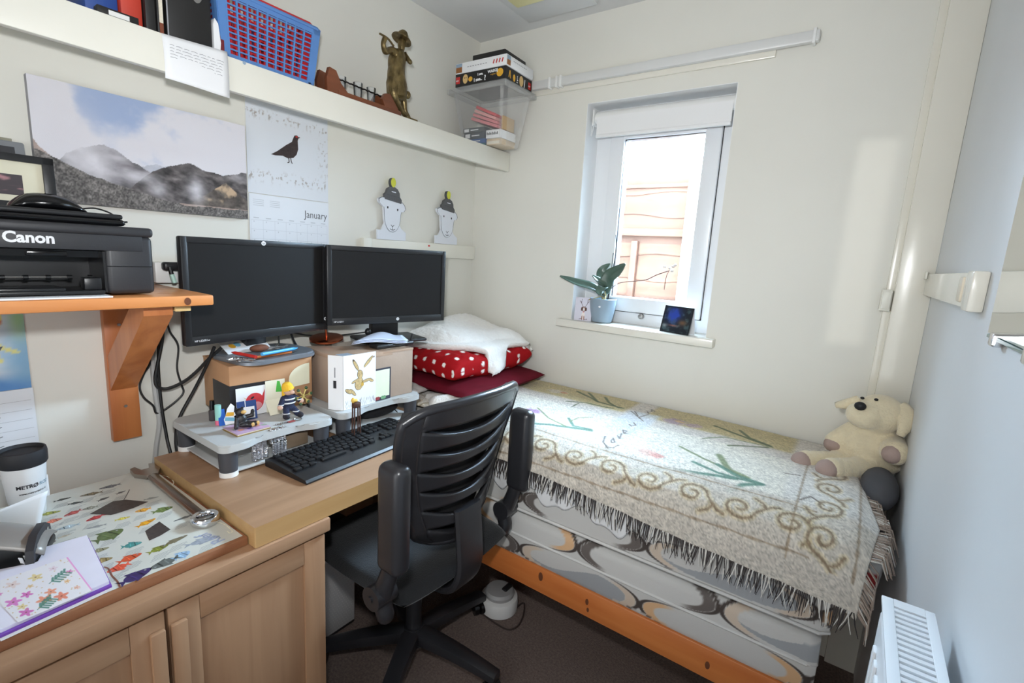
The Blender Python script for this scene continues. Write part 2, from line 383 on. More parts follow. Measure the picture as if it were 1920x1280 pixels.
b = MB(); b.box(WX0+0.13, WX1-0.115, 0.128, 0.148, WZ0+0.11, WZ1-0.13); part('glass_pane', b, clear('window_glass', alpha=0.0, spec_mix=0.08), wroot)
b = MB(); b.cyl((0.89, 0.10, 1.122), (0.89, 0.082, 1.122), 0.012, 0.010); b.box(0.882, 0.90, 0.078, 0.09, 1.118, 1.128, bev=0.002); part('handle', b, M_steel, wroot)
b = MB(); b.box(0.545, 1.226, -0.042, 0.115, WZ0-0.030, WZ0+0.002, bev=0.004); part('window_sill', b, M_gloss, wroot)

# roller blind
t = thing('roller_blind', 'white roller blind wound up at the top of the window', 'blind', (0.90, 0.05, 1.95))
b = MB(); b.cyl((0.628, 0.052, 1.945), (1.182, 0.052, 1.945), 0.026, n=28); part('roller', b, M_white, t)
b = MB(); b.box(0.638, 1.176, 0.026, 0.029, 1.868, 1.945); b.box(0.638, 1.176, 0.020, 0.034, 1.860, 1.874, bev=0.004); part('blind_fabric', b, mat('blind_cloth', (236, 236, 236), 0.8, var=0.01), t)
for x in (0.616, 1.182):
    b = MB(); b.box(x, x+0.006, 0.022, 0.082, 1.912, 1.978, bev=0.002); b.cyl((x-0.003, 0.052, 1.945), (x+0.009, 0.052, 1.945), 0.02); part('bracket', b, M_white, t)
b = MB()
b.tube([(0.616, 0.030, 1.944), (0.612, 0.030, 1.90), (0.616, 0.026, 1.87), (0.621, 0.03, 1.91), (0.619, 0.03, 1.944)], 0.0016, 6, smooth=5); part('pull_chain', b, M_white, t)

# curtain track and batten
t = thing('curtain_track', 'white plastic curtain track on the wall above the window', 'curtain rail', (0.88, -0.02, 2.09))
b = MB(); b.box(0.335, 1.30, -0.012, 0, 2.055, 2.098, bev=0.003); part('batten', b, M_gloss, t)
b = MB(); b.box(0.335, 1.425, -0.036, -0.010, 2.074, 2.110, bev=0.006); part('track', b, mat('track_plastic', (214, 214, 212), 0.35, var=0.02), t)
for x in (0.42, 0.455, 0.475, 1.405):
    b = MB(); b.box(x, x+0.010, -0.041, -0.009, 2.068, 2.114, bev=0.003); part('clip', b, M_white, t)

# white trunking on both side walls
t = thing('cable_trunking', 'cream cable trunking on the left wall under the sheep cutouts', 'trunking', (0.01, -0.35, 1.32))
b = MB(); b.box(0, 0.022, -0.655, -0.004, 1.320, 1.385, bev=0.003); part('cover', b, M_cream, t)
b = MB(); b.box(0, 0.024, -0.69, -0.648, 1.318, 1.387, bev=0.003); part('joint', b, M_cream, t)
b = MB(); b.disc(-0.33, 1.372, 0.007, 0.004, frame((0.0222, 0, 0), (0, 1, 0), (0, 0, 1)), mi=0); part('sticker', b, mat('red_sticker', (200, 60, 60), 0.6), t, label='tiny red mark')
t = thing('cable_trunking', 'white cable trunking with a socket end on the right wall', 'trunking', (1.80, -0.5, 1.30))
b = MB(); b.box(1.800, RX, -0.765, -0.037, 1.303, 1.366, bev=0.003); part('cover', b, M_gloss, t)
b = MB(); b.box(1.797, RX, -0.822, -0.766, 1.299, 1.369, bev=0.004); part('end_box', b, M_gloss, t)
b = MB(); b.box(1.796, 1.803, -0.735, -0.700, 1.312, 1.358, bev=0.003); part('blanking_plate', b, mat('beige_plastic', (220, 208, 188), 0.5), t)
b = MB(); b.box(1.794, 1.80, -0.075, -0.037, 1.350, 1.372, bev=0.002); part('joint', b, M_cream, t)

# frameless mirror on the right wall
t = thing('wall_mirror', 'frameless mirror at the right edge of the photo on the white wall', 'mirror', (1.815, -1.6, 1.27))
b = MB(); b.box(1.811, 1.817, -2.30, -0.945, 1.276, 2.05, bev=0.001); part('mirror_glass', b, mat('mirror_silver', (225, 230, 228), 0.02, 1.0, var=0.0), t)
b = MB(); b.box(1.8105, RX-0.001, -2.30, -0.945, 1.270, 1.2755, bev=0.001); part('glass_edge', b, mat('green_glass_edge', (110, 150, 145), 0.15, var=0.3, vscale=40), t)
for y in (-1.0, -1.18):
    b = MB(); b.box(1.806, RX-0.001, y-0.012, y+0.012, 1.262, 1.281, bev=0.003); part('mirror_clip', b, M_chrome, t)

# radiator
M_gloss0 = M_gloss; M_gloss = mat('radiator_enamel', (238, 240, 243), 0.25, var=0.01)
t = thing('radiator', 'white panel radiator on the right wall beside the foot of the bed', 'radiator', (1.77, -1.6, 0.2))
rx0, rx1, ry1, rz1 = 1.742, 1.800, -1.075, 0.878
b = MB(); b.box(rx0, rx0+0.012, -2.3, ry1-0.004, 0.28, rz1-0.02, bev=0.004)
y = -2.26
while y < ry1-0.05:
    b.box(rx0-0.004, rx0+0.002, y, y+0.020, 0.32, rz1-0.06, bev=0.003); y += 0.0333
part('front_panel', b, M_gloss, t)
b = MB(); b.box(rx1-0.006, rx1, -2.3, ry1-0.002, 0.28, rz1-0.012, bev=0.002); part('back_panel', b, M_gloss, t)
b = MB(); b.box(rx0+0.002, rx1-0.002, ry1-0.010, ry1, 0.30, rz1-0.004, bev=0.002); part('side_panel', b, M_gloss, t)
b = MB(); b.box(rx0-0.002, rx0+0.012, -2.3, ry1, rz1-0.004, rz1+0.002, bev=0.001); b.box(rx1-0.010, rx1+0.002, -2.3, ry1, rz1-0.004, rz1+0.002, bev=0.001)
b.box(rx0+0.012, rx1-0.010, ry1-0.020, ry1, rz1-0.004, rz1+0.002)
y = ry1-0.027
while y > -2.3:
    b.box(rx0+0.011, rx1-0.009, y-0.0035, y+0.0035, rz1-0.005, rz1+0.001); y -= 0.0125
part('top_grille', b, M_gloss, t)
b = MB(); b.box(rx1, RX, -1.30, -1.26, 0.5, 0.84, bev=0.002); part('wall_bracket', b, M_white, t)
b = MB(); b.tube([(1.77, -2.2, 0.30), (1.77, -2.2, 0.0)], 0.0075, 10); part('pipe', b, M_white, t)

M_gloss = M_gloss0
# ceiling lamp close to the window wall
t = thing('ceiling_lamp', 'yellowed ceiling lamp on a white base board near the window wall', 'ceiling lamp', (0.50, -0.30, HC-0.03))
b = MB(); b.box(0.345, 0.665, -0.62, -0.10, HC-0.022, HC, bev=0.003); part('base_board', b, M_ceil, t)
b = MB(); b.box(0.40, 0.63, -0.60, -0.262, HC-0.045, HC-0.021, bev=0.008); part('lamp_shade', b, mat('yellowed_acrylic', (236, 228, 170), 0.35, var=0.03), t)

# ------------------------------------------------------------------ outside: fence, ground
b = MB(); b.box(-2.5, 3.5, 0.25, 3.2, -0.3, -0.02); solo('garden_path', b, mat('concrete', (170, 166, 158), 0.9, var=0.1, vscale=6), kind='structure')
FW = wood('larch_lap', (92, 64, 52), (112, 80, 66), 'x', 2.2, 0.8, 9)
t = thing('garden_fence', 'overlapping larch board fence panel seen through the window', 'fence', (0.5, 1.45, 0))
b = MB(); z = -0.02; k = 0
while z < 1.86:
    h = 0.155 + 0.02*math.sin(k*2.3); n = 60; P = np.zeros((n, 4, 3))
    xs = np.linspace(-2.2, 3.2, n)
    for i, x in enumerate(xs):
        wv = 0.012*math.sin(x*5+k*1.7)+0.009*math.sin(x*13+k*4)
        P[i] = [(x, 1.452, z-0.02+wv), (x, 1.436, z-0.02+wv), (x, 1.446, z+h), (x, 1.462, z+h)]
    b.grid(P, cv=True); z += h-0.012; k += 1
part('board', b, FW, t)
for x in (0.28, -0.95, 1.85):
    b = MB(); b.box(x, x+0.045, 1.40, 1.437, 0, 1.5, bev=0.004); part('batten', b, FW, t)
b = MB(); b.box(-2.2, 3.2, 1.40, 1.437, 1.535, 1.585, bev=0.004); part('rail', b, FW, t)
b = MB(); b.box(-2.2, 3.2, 1.42, 1.475, 1.86, 1.885, bev=0.004); part('top_capping', b, FW, t)
b = MB(); b.box(0.66, 0.79, 1.30, 1.40, 0, 1.95, bev=0.01)
solo('fence_post', b, mat('pale_post', (236, 226, 208), 0.8, var=0.05), 'thick pale fence post standing in front of the larch boards', 'post')

# ------------------------------------------------------------------ upper shelf on the left wall
t = thing('wall_shelf', 'long cream wall shelf with deep front edge on the left wall', 'shelf', (0.1, -1.2, 1.738))
b = MB(); b.box(0, 0.195, -2.6, -0.002, 1.79, 1.822); part('shelf_board', b, M_cream, t)
b = MB(); b.box(0.192, 0.212, -2.6, -0.004, 1.738, 1.822, bev=0.002); part('front_edge', b, M_cream, t)
b = MB(); p = at(458, 118, 'x', 0.212); b.cyl((0.211, p.y, p.z), (0.2135, p.y, p.z), 0.0045, 0.004); part('screw_cap', b, mat('blue_grey_cap', (150, 170, 190), 0.5), t)
SZ = 1.822
def on_shelf(px, py, x): p = at(px, py, 'x', x); return p.y
# handwritten note taped on the front edge
c = [at(303, 62, 'x', 0.214), at(426, 97, 'x', 0.214), at(431, 184, 'x', 0.225), at(310, 146, 'x', 0.223)]
P = np.zeros((10, 12, 3)); u_ = np.linspace(0, 1, 10); v_ = np.linspace(0, 1, 12)
for i, u in enumerate(u_):
    for j, v in enumerate(v_):
        q = c[0].lerp(c[1], u).lerp(c[3].lerp(c[2], u), v); P[i, j] = (q.x+0.004*math.sin(v*3)+0.002*math.sin(u*5)*v, q.y, q.z)
t = thing('paper_note', 'handwritten white note taped to the front of the wall shelf', 'note', tuple(c[0]))
b = MB(); b.grid(P); o = part('sheet', b, M_paper, t); solidify(o, 0.0006)
b = MB(); F = frame(Vector((0.2195, c[0].y, c[0].z)), (0, 1, 0), (0, 0, 1))
rr = random.Random(3)
for k in range(9):
    x = 0.012; zz = -0.022-0.0068*k; sl = 0.06
    while x < 0.125:
        w = rr.uniform(0.006, 0.02)
        if k < 8 or x < 0.06: b.line([(x, zz+sl*0), (x+w*0.5, zz+0.0012), (x+w, zz)], 0.0011, F, 0.0042-0.0001*k)
        x += w+0.004
part('handwriting', b, M_grey_ink, t)

# books, folders at the left end of the shelf
def slab(name, y0, y1, h, x0, x1, m, label, cat, lean=0.0, group=None, extra=None, z=SZ):
    b = MB(); b.box(x0, x1, y0, y1, 0, h, 0, 0.002, M=Matrix.Translation((0, 0, z)))
    ms = [m]
    if extra: extra(b, ms)
    return solo(name, b, ms, label, cat, group)
M_bk = mat('black_card', (26, 25, 25), 0.5, var=0.15); M_blue = mat('blue_card', (36, 74, 150), 0.5); M_red = mat('red_card', (196, 62, 44), 0.5)
M_pages = mat('page_edges', (222, 214, 196), 0.8, var=0.1, vscale=200)
yb = lambda px: at(px, 40, 'x', 0.17).y
# CD cases lying in a stack, then folders standing behind them
yy0, yy1 = -1.86, -1.66
cds = [((40, 60, 50), 'dark green compact disc case lying lowest in the stack on the shelf'), ((60, 62, 66), 'grey compact disc case lying second in the stack on the shelf'), ((28, 40, 70), 'navy compact disc case lying on top of the stack on the shelf')]
for k, (c_, lb) in enumerate(cds):
    b = MB(); b.box(0.062+0.004*k, 0.19+0.003*k, yy0+0.01*k, yy1+0.008*k, SZ+0.0108*k, SZ+0.0105*(k+1), bev=0.001); b.box(0.19+0.003*k, 0.1915+0.003*k, yy0+0.03+0.01*k, yy1-0.02, SZ+0.0108*k+0.003, SZ+0.0108*k+0.008, 1)
    solo('cd_case', b, [mat('cd_%d' % k, c_, 0.25), M_white], lb, 'cd case', 'compact disc cases lying on the wall shelf')
slab('folder', yb(165), yb(226), 0.29, 0.03, 0.16, M_blue, 'blue folder standing between the disc cases and the red folder', 'folder')
slab('folder', yb(228), yb(267), 0.30, 0.03, 0.172, M_red, 'red folder standing right of the blue folder on the shelf', 'folder')
b = MB(); k0, k1 = yb(196), yb(262)
b.box(0.176, 0.20, k0-0.02, k1-0.012, SZ, SZ+0.018, bev=0.001); b.box(0.2, 0.2008, k0, k1-0.03, SZ+0.004, SZ+0.014, 1)
solo('booklet', b, [M_bk, M_white], 'small dark booklet with pale spine lying before the red folder', 'booklet')
slab('book', yb(269), yb(288), 0.31, 0.03, 0.185, M_bk, 'narrow black book standing right of the red folder', 'book')
b = MB(); b.box(0.03, 0.188, yb(289.5), yb(302), SZ, SZ+0.30, 0, 0.002); b.box(0.187, 0.189, yb(293), yb(300), SZ+0.03, SZ+0.30, 1); b.box(0.187, 0.189, yb(293), yb(300), SZ+0.001, SZ+0.03, 2)
solo('book', b, [M_bk, M_pages, mat('brown_leather', (120, 62, 40), 0.5)], 'book with pale and brown spine standing left of the black box file', 'book')
t = thing('box_file', 'worn black box file standing left of the blue basket', 'box file', (0.1, (yb(306)+yb(388))/2, SZ))
b = MB(); b.box(0.02, 0.190, yb(306), yb(390), SZ, SZ+0.32, 0, 0.004); part('case', b, M_bk, t)
Ff = frame((0.1902, (yb(306)+yb(390))/2, SZ), (0, 1, 0), (0, 0, 1))
b = MB(); b.disc(0.018, 0.155, 0.018, 0.05, Ff, 0.0005, 0); b.disc(0.018, 0.155, 0.010, 0.04, Ff, 0.0009, 1); part('spine_motif', b, [M_steel, mat('orange_print', (206, 92, 40), 0.5)], t, label='orange drop shape on the spine')
b = MB(); hh = (yb(390)-yb(306))/2; b.line([(-hh+0.002, 0.0), (-hh+0.002, 0.3)], 0.003, Ff); b.line([(-hh, 0.004), (hh*0.6, 0.0035)], 0.003, Ff); b.line([(hh*0.5, 0.006), (hh*0.9, 0.005)], 0.006, Ff); part('worn_edge', b, M_grey_ink, t, label='worn pale scuffs')
b = MB(); q0 = yb(391); b.prism([(0, 0), (0.014, 0.0), (0.017, 0.03), (0.012, 0.075), (0.004, 0.085), (0, 0.07)], 0.13, frame((0.195, q0, SZ+0.0005), (0, 1, 0), (0, 0, 1)) @ Matrix.Translation((0, 0, -0.13)), 0)
solo('paper_bundle', b, M_paper, 'bundle of white papers squeezed between the box file and the blue basket', 'paper')
b = MB(); b.box(0.05, 0.192, q0+0.0175, q0+0.027, SZ, SZ+0.30, 0, 0.001)
for k in range(14): b.box(0.192, 0.1926, q0+0.018+0.004*(k % 2), q0+0.0225+0.004*(k % 2), SZ+0.06+0.017*k, SZ+0.068+0.017*k, 1)
solo('gift_bag', b, [mat('maroon_card', (110, 24, 38), 0.6), M_paper], 'maroon spotted paper bag left of the blue basket', 'bag')

# plastic baskets, the red one nested in the blue one
def basket(name, label, x0, x1, y0, y1, z0, z1, flare, m, wall=0.004, ncol=9, nrow=10, rim=0.012):
    t = thing(name, label, 'basket', ((x0+x1)/2, (y0+y1)/2, z0))
    def pt(s, v, side):   # s 0..1 along the side, v 0..1 up
        f = flare*v
        c4 = [(x1+f, y0-f), (x1+f, y1+f), (x0-f, y1+f), (x0-f, y0-f)]
        a, c = Vector(c4[side]), Vector(c4[(side+1) % 4]); q = a.lerp(c, s); return Vector((q.x, q.y, z0+(z1-z0)*v))
    for side in range(4):
        b = MB(); nc = ncol if side % 2 == 0 else 5
        marg = 0.075 if side % 2 == 0 else 0.14
        def bar(s0, v0, s1, v1, w):
            a, c = pt(s0, v0, side), pt(s1, v1, side); b.tube([a, c], w, 4)
        for k in range(nc+1):
            s = marg+(1-2*marg)*k/nc; bar(s, 0.02, s, 0.95, 0.0032)
        for k in range(nrow+1):
            v = 0.08+0.80*k/nrow; bar(marg, v, 1-marg, v, 0.0025)
        for s0 in (0.0, 1-marg):
            q = [pt(s0, 0, side), pt(s0+marg, 0, side), pt(s0+marg, 1, side), pt(s0, 1, side)]
            n_ = (q[1]-q[0]).cross(q[3]-q[0]).normalized()*wall/2
            vs_ = [b.bm.verts.new(p_+n_*sg) for sg in (1, -1) for p_ in q]
            for idx in ((0, 1, 2, 3), (7, 6, 5, 4), (0, 4, 5, 1), (1, 5, 6, 2), (2, 6, 7, 3), (3, 7, 4, 0)): b.bm.faces.new([vs_[i] for i in idx])
        for (v0, v1) in ((0, 0.07), (0.90, 1.0)):
            q = [pt(0, v0, side), pt(1, v0, side), pt(1, v1, side), pt(0, v1, side)]
            n_ = (q[1]-q[0]).cross(q[3]-q[0]).normalized()*wall/2
            vs_ = [b.bm.verts.new(p_+n_*sg) for sg in (1, -1) for p_ in q]
            for idx in ((0, 1, 2, 3), (7, 6, 5, 4), (0, 4, 5, 1), (1, 5, 6, 2), (2, 6, 7, 3), (3, 7, 4, 0)): b.bm.faces.new([vs_[i] for i in idx])
        part('side', b, m, t)
    b = MB(); b.box(x0, x1, y0, y1, z0, z0+0.004); part('bottom', b, m, t)
    b = MB(); pts = []
    for side in range(4):
        for s in (0.04, 0.5, 0.96): pts.append(pt(s, 1.0, side))
    b.tube(pts, rim/2, 8, closed=True); part('rim', b, m, t)
    return t
M_bblue = mat('blue_plastic', (88, 132, 192), 0.35, var=0.03); M_bred = mat('red_plastic', (196, 40, 46), 0.35, var=0.04)
basket('plastic_basket', 'blue perforated plastic basket on the wall shelf holding a red one', 0.03, 0.186, -1.272, -1.008, SZ+0.001, SZ+0.165, 0.016, M_bblue)
basket('plastic_basket', 'red plastic basket nested inside the blue basket', 0.042, 0.174, -1.258, -1.022, SZ+0.006, SZ+0.176, 0.014, M_bred, ncol=16, nrow=7)
for k in range(5):
    y = -1.235+0.046*k; b = MB(); b.box(0.06, 0.162, y, y+0.036, SZ+0.0125, SZ+0.095+0.012*(k % 2), 0, 0.004)
    nm = ['leftmost', 'second from the left', 'middle', 'second from the right', 'rightmost'][k]
    solo('seed_packet', b, mat('packet_%d' % (k % 3), [(150, 30, 44), (66, 40, 80), (170, 36, 40)][k % 3], 0.5), 'dark red packet inside the red basket, %s of five' % nm, 'packet', 'packets inside the red basket')

# wooden rack with shot glasses
gy0, gy1 = on_shelf(607, 150, 0.15), on_shelf(741, 206, 0.15)
t = thing('glass_rack', 'brown wooden rack with shot glasses on the wall shelf', 'rack', (0.14, (gy0+gy1)/2, SZ))
M_rack = wood('dark_rack_wood', (98, 54, 32), (132, 76, 48), 'y', 6, 0.4, 10)
b = MB(); b.box(0.11, 0.185, gy0+0.03, gy1, SZ+0.006, SZ+0.024, bev=0.004); part('base', b, M_rack, t)
for (ya, sgn) in ((gy0+0.012, 1), (gy1-0.075, -1)):
    b = MB(); Fm = frame((0.115, ya, SZ), (0, 1, 0), (0, 0, 1)) @ Matrix.Translation((0, 0, 0))
    pol = [(-0.02, 0.0), (0.045, 0.0), (0.06, 0.02), (0.03, 0.045), (0.012, 0.078), (-0.012, 0.082), (-0.022, 0.05)] if sgn > 0 else [(0, 0.024), (0.07, 0.012), (0.06, 0.03), (0.04, 0.052), (0.024, 0.07), (0.002, 0.066), (-0.012, 0.045)]
    b.prism(pol, 0.014, Fm); b.prism(pol, 0.014, frame((0.168, ya, SZ), (0, 1, 0), (0, 0, 1))); part('end_support', b, M_rack, t)
b = MB(); pts = [(0.150, gy0+0.012+(gy1-0.055-gy0-0.012)*k/40, SZ+0.068-0.006*k/40+0.0012*math.sin(k*2)) for k in range(41)]; b.tube(pts, 0.0028, 6); part('twisted_rod', b, mat('dark_iron', (44, 40, 40), 0.4, 0.8), t)
M_gl = clear('drinking_glass', (225, 232, 235), 0.10, 0.03, 0.20)
for k, f in enumerate((0.28, 0.55, 0.78)):
    y = gy0+0.012+(gy1-0.05-gy0)*f; b = MB(); x = 0.128
    b.lathe([(0.0125, 0), (0.0125, 0.008), (0.0165, 0.06), (0.0150, 0.06), (0.011, 0.012), (0.001, 0.010)], TR(x, y, SZ+0.0245), 20, cap=False)
    solo('shot_glass', b, M_gl, 'clear shot glass in the wooden rack, %s of three' % ['leftmost', 'middle', 'rightmost'][k], 'glass', 'shot glasses in the rack')

# brass boy figurine
fy = on_shelf(752, 150, 0.15)-0.012; fx = 0.165
t = thing('figurine', 'tall brass figurine of a boy in a hat on the wall shelf', 'figurine', (fx, fy, SZ))
M_brass = mat('aged_brass', (116, 100, 66), 0.34, 0.75, var=0.5, vscale=40, bump=0.3, bscale=70)
def fig(px, py, dx=0.0): p = at(px, py, 'x', fx+dx); return (p.x, p.y, p.z)
me = bpy.data.meshes.new('body'); 
V_ = [fig(742, 150), fig(743, 128), fig(746, 108), fig(752, 96), fig(753, 80), fig(755, 70),           # pelvis chest neck head
      fig(733, 92, 0.012), fig(722, 99, 0.022), fig(718, 82, 0.03), fig(723, 68, 0.03),                   # right arm raised
      fig(760, 104, -0.01), fig(766, 113, 0.01), fig(772, 120, 0.02),                                  # left arm
      fig(737, 170, 0.012), fig(741, 186, 0.014), fig(752, 206, 0.012), (fx+0.012, fig(762, 212)[1], SZ+0.008),
      fig(752, 172, -0.01), fig(757, 190, -0.012), fig(759, 208, -0.010), (fx+0.002, fig(768, 214)[1], SZ+0.008)]
Ed = [(0, 1), (1, 2), (2, 3), (3, 4), (4, 5), (2, 6), (6, 7), (7, 8), (8, 9), (2, 10), (10, 11), (11, 12), (0, 13), (13, 14), (14, 15), (15, 16), (0, 17), (17, 18), (18, 19), (19, 20)]
me.from_pydata(V_, Ed, []); me.materials.append(M_brass)
o = part('body', me, None, t); sk = o.modifiers.new('skin', 'SKIN')
rad = [0.028, 0.030, 0.029, 0.014, 0.017, 0.012, 0.014, 0.012, 0.009, 0.010, 0.013, 0.010, 0.011, 0.022, 0.013, 0.010, 0.010, 0.021, 0.013, 0.010, 0.010]
for i, r in enumerate(rad): o.data.skin_vertices[0].data[i].radius = (r, r*0.9)
o.data.skin_vertices[0].data[0].use_root = True; subsurf(o, 2)
b = MB(); h = Vector(fig(754, 71)); b.lathe([(0.001, 0.026), (0.012, 0.024), (0.019, 0.014), (0.021, 0.002), (0.036, -0.004), (0.037, -0.008), (0.020, -0.006), (0.001, -0.004)], TR(h.x, h.y, h.z, 0, 0.1, -0.35), 20, cap=False); part('hat', b, M_brass, t)
b = MB(); b.tube([fig(712, 63, 0.035), fig(727, 72, 0.03), fig(738, 86, 0.02)], 0.0035, 8, smooth=4); part('fishing_rod', b, M_brass, t)
b = MB(); prof = [(0.030, 0.0), (0.037, -0.03), (0.036, -0.075), (0.024, -0.085), (0.001, -0.08)]; c0 = Vector(fig(743, 138)); b.lathe(prof, TR(c0.x, c0.y, c0.z-0.002, 0, 0.0, 0.05), 14, cap=False); part('breeches', b, M_brass, t)
b = MB(); b.box(fx-0.03, fx+0.035, fy-0.0, fy+0.055, SZ, SZ+0.010, bev=0.004); part('base', b, M_brass, t)
b = MB(); b.ell(fig(764, 178, -0.005), (0.012, 0.012, 0.014)); b.ell(fig(759, 165, -0.005), (0.008, 0.010, 0.016)); part('satchel', b, M_brass, t)

# clear storage box with books, games on top
bn = thing('storage_box', 'clear plastic storage box full of cases on the end of the wall shelf', 'box', (0.19, -0.12, SZ))
M_clear = clear('clear_plastic', (228, 230, 230), 0.14, 0.18, 0.035)
bx0, bx1, by0, by1 = 0.055, 0.300, -0.180, -0.045; tx0, tx1, ty0, ty1 = 0.035, 0.338, -0.236, -0.020; bz1 = 2.048
b = MB()
q0 = [(bx0, by0, SZ+0.001), (bx1, by0, SZ+0.001), (bx1, by1, SZ+0.001), (bx0, by1, SZ+0.001)]; q1 = [(tx0, ty0, bz1), (tx1, ty0, bz1), (tx1, ty1, bz1), (tx0, ty1, bz1)]
va = [b.bm.verts.new(p_) for p_ in q0]; vb = [b.bm.verts.new(p_) for p_ in q1]
b.bm.faces.new(va[::-1])
for i in range(4): b.bm.faces.new((va[i], va[(i+1) % 4], vb[(i+1) % 4], vb[i]))
es = [e for e in b.bm.edges if (e.verts[0] in va) != (e.verts[1] in va)]; bmesh.ops.bevel(b.bm, geom=es, offset=0.022, segments=4, affect='EDGES')
part('tub', b, M_clear, bn)
b = MB(); n = 0.010
b.box(tx0-n, tx1+n, ty0-n, ty0+0.002, bz1-0.012, bz1+0.012, bev=0.003); b.box(tx0-n, tx1+n, ty1-0.002, ty1+n, bz1-0.012, bz1+0.012, bev=0.003)
b.box(tx0-n, tx0+0.002, ty0, ty1, bz1-0.012, bz1+0.012, bev=0.003); b.box(tx1-0.002, tx1+n, ty0, ty1, bz1-0.012, bz1+0.012, bev=0.003); b.box(tx0, tx1, ty0, ty1, bz1+0.008, bz1+0.012)
part('lid', b, M_clear, bn)
def inbox(px, py, y): return at(px, py, 'y', y)
cs = [((0.075, 0.185, -0.165, -0.06), (1.826, 1.838), (70, 120, 130), 'teal case lying at the bottom of the clear storage box'),
      ((0.072, 0.187, -0.168, -0.06), (1.8385, 1.858), (46, 90, 150), 'blue case second from the bottom in the clear storage box'),
      ((0.070, 0.190, -0.172, -0.06), (1.8585, 1.884), (58, 66, 76), 'dark slate case third from the bottom in the clear storage box'),
      ((0.066, 0.190, -0.176, -0.06), (1.8845, 1.905), (74, 80, 84), 'grey case on top of the left pile in the clear storage box')]
for (x0, x1, y0, y1), (z0, z1), c_, lb in cs:
    b = MB(); b.box(x0, x1, y0, y1, z0, z1, 0, 0.0015); b.box(x0+0.008, x0+0.035, y0-0.0006, y0, z0+0.004, z1-0.004, 1); b.box(x0+0.045, x0+0.09, y0-0.0006, y0, (z0+z1)/2-0.002, (z0+z1)/2+0.002, 1)
    solo('media_case', b, [mat('case_%d' % c_[0], c_, 0.3), M_paper], lb, 'case', 'cases in the clear storage box')
M_pinkp = mat('pink_case', (206, 120, 124), 0.5); M_redp = mat('red_case', (196, 60, 66), 0.4)
b = MB(); b.box(0.196, 0.276, -0.165, -0.055, SZ+0.004, SZ+0.030, 0, 0.002); b.box(0.20, 0.27, -0.1656, -0.165, SZ+0.008, SZ+0.02, 1); solo('book', b, [mat('kraft_cover', (206, 182, 150), 0.7), M_pages], 'tan book lying under the white one in the clear storage box', 'book')
b = MB(); b.box(0.197, 0.278, -0.172, -0.055, SZ+0.031, SZ+0.066, 0, 0.002)
for k in range(9): b.box(0.203+0.007*k, 0.207+0.007*k, -0.1727, -0.172, SZ+0.045, SZ+0.056-0.003*(k % 2), 1)
solo('book', b, [M_paper, M_ink], 'white book with dark lettering in the clear storage box', 'book')
for k in range(4):
    b = MB(); Mx = TR(0.185, -0.125, 1.915+0.0165*k, 0.05, 0.30+0.03*k, 0.0)
    b.box(-0.075+0.008*k, 0.075-0.004*k, -0.055, 0.06, 0, 0.0125, 0, 0.002, M=Mx)
    solo('media_case', b, [M_pinkp, M_pinkp, mat('pink_case_2', (216, 150, 146), 0.5), M_redp][k], 'tilted %s case in the clear storage box, %s of the tilted pile' % (['pink', 'pink', 'pale pink', 'red'][k], ['lowest', 'second', 'third', 'topmost'][k]), 'case', 'tilted cases in the clear storage box')
b = MB(); b.box(0.268, 0.276, -0.155, -0.07, SZ+0.07, SZ+0.125, 0, 0.001); solo('book', b, mat('ochre_cover', (190, 150, 90), 0.6), 'upright ochre booklet at the right side of the clear storage box', 'book')

